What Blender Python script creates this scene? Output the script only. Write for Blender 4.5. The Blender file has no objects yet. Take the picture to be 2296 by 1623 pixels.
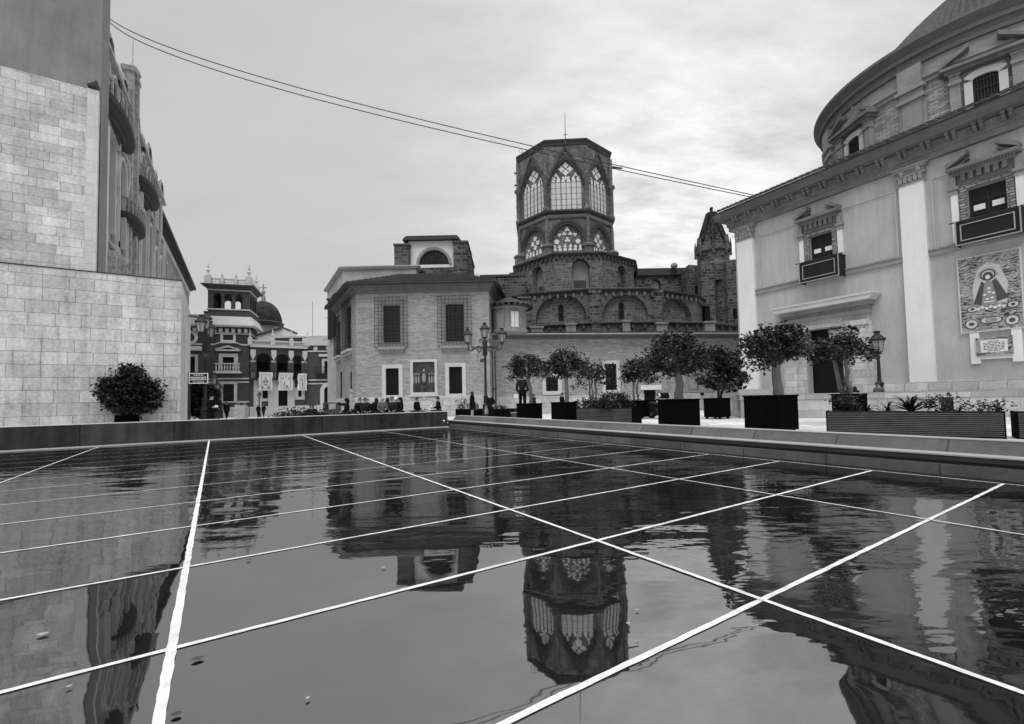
import bpy, bmesh, math, random
from mathutils import Vector, Matrix
RND = random.Random(7)
C = bpy.context.scene.collection
SC = bpy.context.scene
pi = math.pi
# ------------------------------------------------------------------ camera calibration (photo shown 2295 px wide)
FPX, CX, CY = 1019.9, 1147.5, 849.06
PITCH, ROLL, CAMH = math.radians(2.4537), math.radians(1.1572), 1.6
_w = Vector((0, math.cos(PITCH), math.sin(PITCH))); _r = Vector((1, 0, 0)); _u = _r.cross(_w)
_r, _u = _r * math.cos(ROLL) - _u * math.sin(ROLL), _u * math.cos(ROLL) + _r * math.sin(ROLL)
CAM = Vector((0, 0, CAMH))
def ray(p): return _w + _r * ((p[0] - CX) / FPX) - _u * ((p[1] - CY) / FPX)
def at(x, y, Y):
    d = ray((x, y)); return CAM + d * (Y / d.y)
def gp(x, y, z):
    d = ray((x, y)); return CAM + d * ((z - CAMH) / d.z)
def crop(ox, oy, sc): return lambda x, y: ((ox + x / sc) / 1.58432, (oy + y / sc) / 1.58432)
def zof(p, Y): return at(p[0], p[1], Y).z
# ------------------------------------------------------------------ mesh builder
class MB:
    def __init__(s): s.v = []; s.f = []; s.m = []
    def poly(s, pts, m=0):
        b = len(s.v); s.v += [Vector(p) for p in pts]; s.f.append(tuple(range(b, b + len(pts)))); s.m.append(m)
    def grid(s, rows, m=0, closed=False):
        b = len(s.v); n = len(rows[0])
        for r in rows: s.v += [Vector(p) for p in r]
        for i in range(len(rows) - 1):
            for j in range(n if closed else n - 1):
                k = (j + 1) % n
                s.f.append((b + i * n + j, b + i * n + k, b + (i + 1) * n + k, b + (i + 1) * n + j)); s.m.append(m)
    def hexa(s, a, m=0):
        b = len(s.v); s.v += [Vector(p) for p in a]
        for q in ((0, 3, 2, 1), (4, 5, 6, 7), (0, 1, 5, 4), (1, 2, 6, 5), (2, 3, 7, 6), (3, 0, 4, 7)):
            s.f.append(tuple(b + i for i in q)); s.m.append(m)
    def box(s, x0, x1, y0, y1, z0, z1, m=0):
        s.hexa([(x0, y0, z0), (x1, y0, z0), (x1, y1, z0), (x0, y1, z0), (x0, y0, z1), (x1, y0, z1), (x1, y1, z1), (x0, y1, z1)], m)
    def prism(s, pts, z0, z1, m=0, cap=True):
        n = len(pts); b = len(s.v)
        s.v += [Vector((p[0], p[1], z0)) for p in pts] + [Vector((p[0], p[1], z1)) for p in pts]
        for i in range(n): s.f.append((b + i, b + (i + 1) % n, b + n + (i + 1) % n, b + n + i)); s.m.append(m)
        if cap:
            s.f.append(tuple(b + n + i for i in range(n))); s.m.append(m)
            s.f.append(tuple(b + n - 1 - i for i in range(n))); s.m.append(m)
    def lathe(s, prof, c=(0, 0, 0), n=16, m=0, a0=0, a1=2 * pi, rot=0):
        c = Vector(c); full = abs(a1 - a0 - 2 * pi) < 1e-6; k = n if full else n + 1
        rows = []
        for r, z in prof:
            rows.append([c + Vector((r * math.cos(rot + a0 + (a1 - a0) * i / n), r * math.sin(rot + a0 + (a1 - a0) * i / n), z)) for i in range(k)])
        s.grid(rows, m, full)
        if full:
            if prof[0][0] > 1e-3: s.poly(rows[0][::-1], m)
            if prof[-1][0] > 1e-3: s.poly(rows[-1], m)
    def tube(s, pts, r, n=6, m=0, cap=True):
        pts = [Vector(p) for p in pts]; rows = []
        for i, p in enumerate(pts):
            d = (pts[min(i + 1, len(pts) - 1)] - pts[max(i - 1, 0)]).normalized()
            a = d.cross(Vector((0, 0, 1))) if abs(d.z) < .95 else d.cross(Vector((1, 0, 0)))
            a.normalize(); b = d.cross(a); rr = r[i] if isinstance(r, (list, tuple)) else r
            rows.append([p + (a * math.cos(2 * pi * j / n) + b * math.sin(2 * pi * j / n)) * rr for j in range(n)])
        s.grid(rows, m, True)
        if cap: s.poly(rows[0][::-1], m); s.poly(rows[-1], m)
    def ball(s, c, rx, ry=None, rz=None, n=10, k=7, m=0):
        ry = ry or rx; rz = rz or rx; c = Vector(c); rows = []
        for i in range(k + 1):
            t = -pi / 2 + pi * i / k
            rows.append([c + Vector((max(math.cos(t), 1e-3) * rx * math.cos(2 * pi * j / n), max(math.cos(t), 1e-3) * ry * math.sin(2 * pi * j / n), rz * math.sin(t))) for j in range(n)])
        s.grid(rows, m, True)
    def build(s, name, mats, parent=None, smooth=False, loc=None):
        mats = mats if isinstance(mats, (list, tuple)) else [mats]
        off = Vector(parent['_b']) if parent is not None and '_b' in parent else Vector((0, 0, 0))
        if loc is not None: off = Vector(loc)
        me = bpy.data.meshes.new(name)
        me.from_pydata([tuple(p - off) for p in s.v], [], s.f)
        for mt in mats: me.materials.append(mt)
        me.polygons.foreach_set('material_index', s.m)
        me.update(); uv = me.uv_layers.new(name='UVMap')
        for p in me.polygons:
            nn = p.normal
            t = Vector((1, 0, 0)) if abs(nn.z) > .75 else Vector((-nn.y, nn.x, 0)).normalized()
            for li in p.loop_indices:
                co = me.vertices[me.loops[li].vertex_index].co + off
                uv.data[li].uv = (co.x, co.y) if abs(nn.z) > .75 else (co.dot(t), co.z)
        if smooth:
            me.shade_smooth()
            try: me.set_sharp_from_angle(angle=math.radians(40))
            except Exception: pass
        o = bpy.data.objects.new(name, me); C.objects.link(o)
        if parent is not None: o.parent = parent; o['_b'] = parent['_b'] if '_b' in parent else (0, 0, 0)
        elif loc is not None: o.location = loc; o['_b'] = tuple(loc)
        else: o['_b'] = (0, 0, 0)
        return o
def tag(o, label, cat, group=None, kind=None):
    if label: o['label'] = label
    if cat: o['category'] = cat
    if group: o['group'] = group
    if kind: o['kind'] = kind
    return o
def thing(name, label, cat, loc=(0, 0, 0), group=None, local=False, rz=0):
    o = bpy.data.objects.new(name, None); C.objects.link(o); o.location = loc; o.rotation_euler = (0, 0, rz); o.empty_display_size = .3
    o['_b'] = (0, 0, 0) if local else tuple(loc)
    return tag(o, label, cat, group)
def copy_tree(o, parent=None):
    c = o.copy(); C.objects.link(c)
    if parent is not None: c.parent = parent
    for ch in list(o.children): copy_tree(ch, c)
    return c
def struct(o): o['kind'] = 'structure'; return o
# ------------------------------------------------------------------ vertical facade frame
class Fr:
    def __init__(s, o, u):
        s.o = Vector((o[0], o[1], 0)); s.u = Vector((u[0], u[1], 0)).normalized()
        s.n = Vector((s.u.y, -s.u.x, 0))
        if s.n.dot(Vector((0, 0, 0)) - s.o) < 0: s.n = -s.n
    @staticmethod
    def two(a, b): return Fr(a, (b[0] - a[0], b[1] - a[1]))
    def P(s, a, z, d=0): p = s.o + s.u * a + s.n * d; return Vector((p.x, p.y, z))
    def px(s, p, d=0):
        r = ray(p); o = s.o + s.n * d
        t = s.n.dot(o - Vector((0, 0, 0))) / s.n.dot(Vector((r.x, r.y, 0)))
        q = CAM + r * t; return (Vector((q.x, q.y, 0)) - o).dot(s.u), q.z
    def rect(s, p, q, d=0):
        a, b = s.px(p, d), s.px(q, d); return min(a[0], b[0]), max(a[0], b[0]), min(a[1], b[1]), max(a[1], b[1])
    def off(s, d): f = Fr.__new__(Fr); f.u = s.u; f.n = s.n; f.o = s.o + s.n * d; return f
    def box(s, mb, a, b, c, e, d0, d1, m=0):
        mb.hexa([s.P(a, c, d1), s.P(b, c, d1), s.P(b, c, d0), s.P(a, c, d0), s.P(a, e, d1), s.P(b, e, d1), s.P(b, e, d0), s.P(a, e, d0)], m)
    def slab(s, mb, pts, d0, d1, m=0):      # polygon in (s, z) extruded outwards
        n = len(pts); A = [s.P(p[0], p[1], d1) for p in pts]; B = [s.P(p[0], p[1], d0) for p in pts]
        mb.poly(A, m); mb.poly(B[::-1], m)
        for i in range(n): mb.poly([A[i], B[i], B[(i + 1) % n], A[(i + 1) % n]], m)
    def ring(s, mb, inner, outer, d0, d1, m=0, closed=True):
        n = len(inner)
        for i in range(n if closed else n - 1):
            j = (i + 1) % n
            a, b, c, e = inner[i], inner[j], outer[j], outer[i]
            mb.hexa([s.P(a[0], a[1], d1), s.P(b[0], b[1], d1), s.P(b[0], b[1], d0), s.P(a[0], a[1], d0), s.P(e[0], e[1], d1), s.P(c[0], c[1], d1), s.P(c[0], c[1], d0), s.P(e[0], e[1], d0)], m)
    def frame(s, mb, r, w, d0, d1, m=0, wb=None, wt=None):
        a, b, c, e = r; wb = w if wb is None else wb; wt = w if wt is None else wt
        s.box(mb, a - w, a, c - wb, e + wt, d0, d1, m); s.box(mb, b, b + w, c - wb, e + wt, d0, d1, m)
        if wt: s.box(mb, a - w * .5, b + w * .5, e, e + wt - .003, d0, d1 - .004, m)
        if wb: s.box(mb, a, b, c - wb, c, d0, d1 - .004, m)
def archcurve(a, b, c, e, kind, n=10):
    w = (b - a) / 2; mid = (a + b) / 2
    if kind == 'r':
        zs = e - w; return [(mid - w * math.cos(pi * i / n), zs + w * math.sin(pi * i / n)) for i in range(n + 1)]
    if kind == 'seg':
        h = min(w * .35, e - c); return [(mid - w * math.cos(pi * i / n), e - h + h * math.sin(pi * i / n)) for i in range(n + 1)]
    h = min(e - c, w * {'p': 1.7, 'p2': 1.15, 'p3': .92}[kind]); zs = e - h; R = (w * w + h * h) / (2 * w); L = []
    t1 = math.asin(min(1, h / R))
    if R < w: t1 = pi - t1
    for i in range(n // 2 + 1): t = t1 * i / (n // 2); L.append((a + R - R * math.cos(t), zs + R * math.sin(t)))
    return L + [(2 * mid - x, z) for x, z in L[-2::-1]]
def archpts(a, b, c, e, kind, n=10):
    """outline from bottom left over the crown to bottom right"""
    p = archcurve(a, b, c, e, kind, n)
    return ([(a, c)] if p[0][1] > c + 1e-4 else []) + p + ([(b, c)] if p[-1][1] > c + 1e-4 else [])
def wall(mb, fr, s0, s1, z0, z1, holes=(), t=.35, d=0, m=0, thick=None, mr=None):
    mr = m if mr is None else mr
    S = sorted(set([s0, s1] + [h[0] for h in holes] + [h[1] for h in holes])); Z = sorted(set([z0, z1] + [h[2] for h in holes] + [h[3] for h in holes]))
    S = [x for x in S if s0 - 1e-6 <= x <= s1 + 1e-6]; Z = [x for x in Z if z0 - 1e-6 <= x <= z1 + 1e-6]
    for i in range(len(S) - 1):
        def hit(j):
            x = (S[i] + S[i + 1]) / 2; z = (Z[j] + Z[j + 1]) / 2
            return any(h[0] < x < h[1] and h[2] < z < h[3] for h in holes)
        j = 0
        while j < len(Z) - 1:
            if hit(j): j += 1; continue
            k = j
            while k < len(Z) - 1 and not hit(k): k += 1
            mb.poly([fr.P(S[i], Z[j], d), fr.P(S[i + 1], Z[j], d), fr.P(S[i + 1], Z[k], d), fr.P(S[i], Z[k], d)], m); j = k
    for h in holes:
        a, b, c, e = h[:4]; kind = h[4] if len(h) > 4 else None
        if kind:
            cv = archcurve(a, b, c, e, kind); pts = archpts(a, b, c, e, kind); k = len(cv) // 2
            for q in range(k): mb.poly([fr.P(cv[q][0], cv[q][1], d), fr.P(cv[q + 1][0], cv[q + 1][1], d), fr.P(cv[q + 1][0], e + 1e-4, d), fr.P(cv[q][0], e + 1e-4, d)], m)
            for q in range(k, len(cv) - 1): mb.poly([fr.P(cv[q][0], cv[q][1], d), fr.P(cv[q + 1][0], cv[q + 1][1], d), fr.P(cv[q + 1][0], e + 1e-4, d), fr.P(cv[q][0], e + 1e-4, d)], m)
        else: pts = [(a, c), (a, e), (b, e), (b, c)]
        for i in range(len(pts)):
            p, q = pts[i], pts[(i + 1) % len(pts)]
            mb.poly([fr.P(p[0], p[1], d), fr.P(p[0], p[1], d - t), fr.P(q[0], q[1], d - t), fr.P(q[0], q[1], d)], mr)
    if thick:
        for a in (s0, s1): mb.poly([fr.P(a, z0, d), fr.P(a, z0, d - thick), fr.P(a, z1, d - thick), fr.P(a, z1, d)], m)
        mb.poly([fr.P(s0, z1, d), fr.P(s1, z1, d), fr.P(s1, z1, d - thick), fr.P(s0, z1, d - thick)], m)
        mb.poly([fr.P(s0, z0, d - thick), fr.P(s1, z0, d - thick), fr.P(s1, z1, d - thick), fr.P(s0, z1, d - thick)], m)
def fillarch(mb, fr, h, d, m=0):
    a, b, c, e = h[:4]; kind = h[4] if len(h) > 4 else None
    pts = archpts(a, b, c, e, kind) if kind else [(a, c), (a, e), (b, e), (b, c)]
    mb.poly([fr.P(p[0], p[1], d) for p in pts], m)
def offset_poly(pts, o, closed=True):
    """offset a polyline; outward = left-hand normal reversed for CCW polygons"""
    n = len(pts); out = []
    for i in range(n):
        p = Vector(pts[i][:2]); a = Vector(pts[i - 1][:2]) if (closed or i > 0) else None; b = Vector(pts[(i + 1) % n][:2]) if (closed or i < n - 1) else None
        ns = []
        if a is not None: d = (p - a).normalized(); ns.append(Vector((d.y, -d.x)))
        if b is not None: d = (b - p).normalized(); ns.append(Vector((d.y, -d.x)))
        if len(ns) == 1: q = p + ns[0] * o
        else:
            mth = (ns[0] + ns[1]).normalized(); q = p + mth * (o / max(.3, mth.dot(ns[0])))
        out.append((q.x, q.y))
    return out
def molding(mb, pts, prof, closed=True, m=0):
    rows = [[(p[0], p[1], z) for p in offset_poly(pts, o, closed)] for o, z in prof]
    mb.grid(rows, m, closed)
    if not closed:
        mb.poly([r[0] for r in rows], m); mb.poly([r[-1] for r in rows][::-1], m)
def clean(o):
    pass
# ------------------------------------------------------------------ materials (black and white photograph: all neutral greys)
def newmat(name):
    m = bpy.data.materials.new(name); m.use_nodes = True; nt = m.node_tree
    return m, nt, nt.nodes['Principled BSDF']
def N(nt, t, **kw):
    n = nt.nodes.new(t)
    for k, v in kw.items():
        if k in n.inputs: n.inputs[k].default_value = v
        else: setattr(n, k, v)
    return n
def g(v): return (v, v, v, 1)
def mathn(nt, op, a, b=None, clamp=False):
    n = nt.nodes.new('ShaderNodeMath'); n.operation = op; n.use_clamp = clamp
    for i, x in enumerate((a, b)):
        if x is None: continue
        if isinstance(x, (int, float)): n.inputs[i].default_value = x
        else: nt.links.new(x, n.inputs[i])
    return n.outputs[0]
def noise(nt, vec, scale, detail=4, rough=.6):
    n = N(nt, 'ShaderNodeTexNoise', Scale=scale, Detail=detail, Roughness=rough); nt.links.new(vec, n.inputs['Vector']); return n.outputs['Fac']
def ramp(nt, f, stops):
    r = nt.nodes.new('ShaderNodeValToRGB'); e = r.color_ramp.elements
    for i, (p, v) in enumerate(stops):
        if i > 1: e.new(p)
        e[i].position = p; e[i].color = g(v)
    nt.links.new(f, r.inputs[0]); return r.outputs[0]
def mapped(nt, vec, sc):
    m = nt.nodes.new('ShaderNodeMapping'); m.inputs['Scale'].default_value = sc; nt.links.new(vec, m.inputs['Vector']); return m.outputs[0]
def plain(name, v, rough=.8, var=.25, scale=3, fine=.15, bump=.0, bscale=20, spec=.3, metal=0, streak=0):
    m, nt, b = newmat(name); tc = nt.nodes.new('ShaderNodeTexCoord'); ob = tc.outputs['Object']
    f = noise(nt, ob, scale, 5); f2 = noise(nt, ob, scale * 9, 3)
    c = mathn(nt, 'ADD', mathn(nt, 'MULTIPLY', mathn(nt, 'SUBTRACT', f, .5), var * 2.4), mathn(nt, 'MULTIPLY', mathn(nt, 'SUBTRACT', f2, .5), fine * 2))
    if streak:
        f3 = noise(nt, mapped(nt, ob, (3, 3, .25)), 1.2, 5); c = mathn(nt, 'ADD', c, mathn(nt, 'MULTIPLY', mathn(nt, 'SUBTRACT', f3, .5), streak * 2.4))
    c = mathn(nt, 'MULTIPLY', mathn(nt, 'ADD', c, 1), v, True)
    nt.links.new(c, b.inputs['Base Color']); b.inputs['Roughness'].default_value = rough; b.inputs['Metallic'].default_value = metal
    b.inputs['Specular IOR Level'].default_value = spec
    if bump:
        bn = N(nt, 'ShaderNodeBump', Strength=1, Distance=bump); nt.links.new(noise(nt, ob, bscale, 4), bn.inputs['Height']); nt.links.new(bn.outputs[0], b.inputs['Normal'])
    return m
def masonry(name, c1, c2, mort, bw, rh, ms=.012, var=.3, scale=.6, rough=.85, bump=.01, distort=.0, fine=.15, streak=.0, squash=1, off=.5, dark=0):
    m, nt, b = newmat(name); tc = nt.nodes.new('ShaderNodeTexCoord'); uv = tc.outputs['UV']; ob = tc.outputs['Object']
    vec = uv
    if distort:
        nn = N(nt, 'ShaderNodeTexNoise', Scale=1.3 / max(rh, .15) * .3, Detail=3); nt.links.new(uv, nn.inputs['Vector'])
        s = nt.nodes.new('ShaderNodeVectorMath'); s.operation = 'MULTIPLY_ADD'; nt.links.new(nn.outputs['Color'], s.inputs[0]); s.inputs[1].default_value = (distort,) * 3; nt.links.new(uv, s.inputs[2]); vec = s.outputs[0]
    br = N(nt, 'ShaderNodeTexBrick', Color1=g(c1), Color2=g(c2), Mortar=g(mort), Scale=1); br.inputs['Brick Width'].default_value = bw; br.inputs['Row Height'].default_value = rh
    br.inputs['Mortar Size'].default_value = ms; br.inputs['Mortar Smooth'].default_value = .3; br.offset = off; br.squash = squash; br.squash_frequency = 3
    nt.links.new(vec, br.inputs['Vector'])
    f = noise(nt, ob, scale, 6, .65); f2 = noise(nt, ob, scale * 12, 4)
    c = mathn(nt, 'ADD', mathn(nt, 'MULTIPLY', mathn(nt, 'SUBTRACT', f, .5), var * 2.6), mathn(nt, 'MULTIPLY', mathn(nt, 'SUBTRACT', f2, .5), fine * 2.5))
    if streak:
        f3 = noise(nt, mapped(nt, ob, (2.5, 2.5, .2)), 1.2, 5); c = mathn(nt, 'ADD', c, mathn(nt, 'MULTIPLY', mathn(nt, 'SUBTRACT', f3, .5), streak * 2.6))
    c = mathn(nt, 'MULTIPLY', mathn(nt, 'ADD', c, 1), br.outputs['Color'], True)
    nt.links.new(c, b.inputs['Base Color']); b.inputs['Roughness'].default_value = rough; b.inputs['Specular IOR Level'].default_value = .25
    if bump:
        h = mathn(nt, 'ADD', mathn(nt, 'MULTIPLY', br.outputs['Fac'], -1), mathn(nt, 'MULTIPLY', f2, .8))
        bn = N(nt, 'ShaderNodeBump', Strength=1, Distance=bump); nt.links.new(h, bn.inputs['Height']); nt.links.new(bn.outputs[0], b.inputs['Normal'])
    return m
M = {}
M['pave'] = masonry('plaza_slabs', .5, .72, .3, 1.2, .6, .03, .3, .35, .75, .004, 0, .15)
M['museum'] = masonry('museum_ashlar', .44, .6, .24, 1.15, .61, .012, .5, .7, .8, .01, .03, .35, .32, .8)
M['museum_up'] = masonry('museum_upper_ashlar', .42, .6, .26, 1.0, .45, .01, .45, .7, .8, .01, .03, .35, .28, .8)
M['museum_side'] = masonry('museum_edge_stone', .55, .62, .46, 1.3, .58, .006, .12, .5)
M['party'] = plain('party_render', .21, .9, .35, .3, .15, .006, 6, streak=.2)
M['ornate'] = plain('ornate_stucco', .42, .85, .6, .7, .4, .02, 4, streak=.25)
M['ornate_dark'] = plain('dark_trim_painted_shade', .05, .85, .3, .7, .2)  # shade of reveals and balcony undersides put into the colour; also dark trims
M['relief'] = plain('carved_relief', .36, .85, .8, 3, .5, .12, 3)
M['farstucco'] = plain('far_stucco', .26, .85, .2, .4, .1)
M['white'] = plain('white_limewash', .72, .8, .08, .6, .05)
M['trim'] = plain('pale_stone_trim', .55, .8, .15, 1.2, .12, .004)
M['trim2'] = plain('grey_stone_trim', .27, .85, .3, 1.2, .22, .012, 8, streak=.1)
M['pbrick'] = masonry('palace_brick', .06, .085, .075, .4, .12, .012, .2, .4, .85, .003)
M['roof'] = plain('clay_tile', .055, .85, .55, 2.5, .4, .02, 9)
M['brick'] = masonry('old_brick', .25, .42, .33, .55, .11, .02, .22, .5, .88, .012, .08, .3, .06, .8)
M['plinth'] = masonry('stone_plinth', .42, .58, .36, .9, .4, .015, .35, 1.1, .85, .015, .1, .3)
M['voussoir'] = plain('voussoir_stone', .13, .9, .4, 1.5, .3, .02, 8)
M['stone'] = masonry('cathedral_stone', .075, .18, .22, .62, .3, .03, .5, .35, .9, .03, .12, .45, .2, .8)
M['stone_dark'] = masonry('weathered_rubble', .025, .13, .16, .7, .34, .04, .55, .45, .9, .05, .16, .4, .12, .7)
M['stone_trim'] = plain('cathedral_trim', .065, .9, .45, 1.5, .3, .02, 8, streak=.2)
M['cimb'] = masonry('lantern_tower_stone', .09, .185, .15, .7, .35, .02, .5, .3, .9, .02, .05, .4, .4, .8)
M['alab'] = plain('alabaster_pane', .6, .5, .2, .7, .1)
M['alab_hi'] = plain('alabaster_painted_sky', .72, .5, .05)  # sky showing through the tracery put into a brighter colour
M['stucco'] = plain('basilica_stucco', .43, .85, .22, .5, .1, streak=.18)
M['pilaster'] = plain('white_pilaster', .76, .8, .1, .6, .05, streak=.08)
M['bbrick'] = masonry('basilica_brick', .2, .42, .1, .4, .13, .03, .2, .6, .88, .01, .03)
M['dbrick'] = masonry('drum_brick', .22, .5, .2, .5, .13, .025, .4, .5, .88, .015, .06)
M['entab'] = plain('entablature_stone', .17, .85, .5, 1.3, .35, .02, 7, streak=.12)
M['tileroof'] = plain('canal_tile', .075, .8, .6, 3, .4, .01, 12)
M['terrace'] = masonry('parapet_ashlar', .34, .5, .3, 1.6, .75, .01, .35, .9, .8, .006, 0, .15, .2)
M['terrace_cap'] = masonry('parapet_cap', .26, .45, .25, 1.5, .3, .01, .2, .8)
M['coping'] = masonry('pool_coping_granite', .075, .115, .04, 1.15, 5, .012, .55, .9, .6, .004, 0, .3, .2, 1)
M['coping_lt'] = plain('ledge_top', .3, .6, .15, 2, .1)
M['coping_dk'] = plain('dark_ledge_stone', .03, .6, .3, 2, .2)  # darker stone for the ledge front and the museum seam
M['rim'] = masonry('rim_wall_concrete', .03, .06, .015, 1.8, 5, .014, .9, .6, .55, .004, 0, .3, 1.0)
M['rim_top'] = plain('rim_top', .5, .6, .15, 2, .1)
M['iron'] = plain('black_iron', .012, .55, .3, 4, .2, spec=.4)
M['iron2'] = plain('grey_iron', .05, .6, .3, 4, .2, spec=.4)
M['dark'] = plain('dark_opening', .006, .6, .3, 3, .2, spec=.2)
M['pane'] = plain('dark_glass', .012, .15, .3, 1, .1, spec=.5)
M['pane_grey'] = plain('grey_pane', .2, .25, .3, .6, .1, spec=.5)
M['wood'] = plain('dark_wood', .022, .6, .4, 3, .3, streak=.3)
M['paper'] = plain('white_paper', .9, .6, .03)
M['banner'] = plain('banner_cloth', .012, .8, .2, 3, .2)
M['braid'] = plain('banner_braid', .3, .7, .1)
M['lampglass'] = plain('lamp_glass', .3, .2, .25, 3, .1, spec=.5)
M['planter'] = plain('black_planter', .0045, .85, .3, 5, .2, spec=.02)
M['slat'] = plain('slat_timber', .075, .7, .5, 3, .3, streak=.1)
M['soil'] = plain('soil', .02, .95, .4, 8, .3)
M['bark'] = plain('pale_bark', .15, .9, .35, 6, .3, .01, 30)
M['bark_dk'] = plain('dark_bark', .05, .9, .35, 6, .3, .01, 30)
M['leafd'] = plain('leaf_dark', .006, .5, .6, 3, .3, spec=.22)
M['leafm'] = plain('leaf_mid', .017, .45, .6, 3, .4, spec=.3)
M['leafl'] = plain('leaf_light', .055, .45, .6, 3, .4, spec=.35)
M['skin'] = plain('skin', .34, .6, .1, 6, .05)
M['cloth0'] = plain('black_cloth', .007, .9, .3, 8, .2, spec=.1)
M['cloth1'] = plain('charcoal_cloth', .02, .9, .3, 8, .2, spec=.1)
M['cloth2'] = plain('grey_cloth', .1, .9, .25, 8, .2, spec=.1)
M['cloth3'] = plain('pale_cloth', .45, .9, .15, 8, .1, spec=.1)
M['hair0'] = plain('dark_hair', .008, .6, .3, 20, .3)
M['hair1'] = plain('grey_hair', .3, .7, .3, 20, .3)
M['hair2'] = plain('white_hair', .75, .7, .1, 20, .1)
M['bag'] = plain('paper_bag', .3, .8, .25, 3, .15)
M['cable'] = plain('cable', .03, .6)
M['rubber'] = plain('rubber', .01, .8)
M['chrome'] = plain('chrome', .6, .25, .1, metal=1)
M['bikepaint'] = plain('black_paint', .01, .3, .2, spec=.5)
M['farwhite'] = plain('far_white_wall', .6, .85, .1, .4, .05)
# ================================================================== camera, sky, sun
cam = bpy.data.cameras.new('Camera'); co = bpy.data.objects.new('Camera', cam); C.objects.link(co)
cam.sensor_fit = 'HORIZONTAL'; cam.sensor_width = 36; cam.lens = 36 * 1615.8 / 3636; cam.shift_y = 59.67 / 3636; cam.clip_end = 3000; cam.clip_start = .05
mw = Matrix((( _r.x, _u.x, -_w.x, 0), (_r.y, _u.y, -_w.y, 0), (_r.z, _u.z, -_w.z, CAMH), (0, 0, 0, 1)))
co.matrix_world = mw; SC.camera = co
SUN_EL, SUN_AZ = math.radians(58), math.radians(195)      # high, behind the camera
W = bpy.data.worlds.new('World'); SC.world = W; W.use_nodes = True; nt = W.node_tree
bg = nt.nodes['Background']; bg.inputs['Strength'].default_value = .1
sky = nt.nodes.new('ShaderNodeTexSky'); sky.sky_type = 'NISHITA'; sky.sun_disc = False; sky.sun_elevation = SUN_EL; sky.sun_rotation = SUN_AZ
bw = nt.nodes.new('ShaderNodeRGBToBW'); nt.links.new(sky.outputs[0], bw.inputs[0])
tc = nt.nodes.new('ShaderNodeTexCoord'); sx = nt.nodes.new('ShaderNodeSeparateXYZ'); nt.links.new(tc.outputs['Generated'], sx.inputs[0])
zc = mathn(nt, 'MAXIMUM', sx.outputs[2], 0)
den = mathn(nt, 'ADD', zc, .22)
cb = nt.nodes.new('ShaderNodeCombineXYZ'); nt.links.new(mathn(nt, 'DIVIDE', sx.outputs[0], den), cb.inputs[0]); nt.links.new(mathn(nt, 'DIVIDE', sx.outputs[1], den), cb.inputs[1])
mp = nt.nodes.new('ShaderNodeMapping'); mp.inputs['Rotation'].default_value = (0, 0, math.radians(-28)); mp.inputs['Scale'].default_value = (.75, 1.5, 1); mp.inputs['Location'].default_value = (3.1, 1.7, 0)
nt.links.new(cb.outputs[0], mp.inputs[0])
n1 = noise(nt, mp.outputs[0], .8, 5, .5); n2 = noise(nt, mp.outputs[0], 4.5, 6, .62)
def vdot(v):
    d = nt.nodes.new('ShaderNodeVectorMath'); d.operation = 'DOT_PRODUCT'; nt.links.new(tc.outputs['Generated'], d.inputs[0]); d.inputs[1].default_value = Vector(v).normalized(); return d.outputs['Value']
def lobe(p, sharp): return mathn(nt, 'POWER', mathn(nt, 'MAXIMUM', vdot(ray(p)), 0), sharp)
bright = lobe((1470, 380), 15); mott = lobe((1560, 560), 30)
base = mathn(nt, 'ADD', 5.85, mathn(nt, 'MULTIPLY', mathn(nt, 'SUBTRACT', n1, .5), 2.8))
base = mathn(nt, 'ADD', base, mathn(nt, 'MULTIPLY', bright, 2.9))
amp = mathn(nt, 'ADD', .35, mathn(nt, 'MULTIPLY', mathn(nt, 'ADD', bright, mathn(nt, 'MULTIPLY', mott, 1.0)), 7.5))
base = mathn(nt, 'ADD', base, mathn(nt, 'MULTIPLY', mathn(nt, 'SUBTRACT', n2, .5), amp))
# an overcast sky is about three times brighter overhead than near the horizon
zen = mathn(nt, 'MULTIPLY', mathn(nt, 'POWER', mathn(nt, 'MULTIPLY', mathn(nt, 'MAXIMUM', mathn(nt, 'SUBTRACT', sx.outputs[2], .66), 0), 3, True), 1.2), 22)
tot = mathn(nt, 'ADD', mathn(nt, 'ADD', base, zen), mathn(nt, 'MULTIPLY', bw.outputs[0], .05))
cmb = nt.nodes.new('ShaderNodeCombineXYZ')
for i in range(3): nt.links.new(tot, cmb.inputs[i])
nt.links.new(cmb.outputs[0], bg.inputs['Color'])
sun = bpy.data.lights.new('Sun', 'SUN'); sun.energy = 1.5; sun.angle = math.radians(35); sun.color = (1, 1, 1)
so = bpy.data.objects.new('Sun', sun); C.objects.link(so)
sd = Vector((math.sin(SUN_AZ) * math.cos(SUN_EL), math.cos(SUN_AZ) * math.cos(SUN_EL), math.sin(SUN_EL)))
so.rotation_euler = sd.to_track_quat('Z', 'Y').to_euler(); so.location = (0, 0, 60)
SC.view_settings.view_transform = 'Standard'; SC.view_settings.look = 'None'; SC.view_settings.gamma = 1; SC.view_settings.exposure = 0
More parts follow.
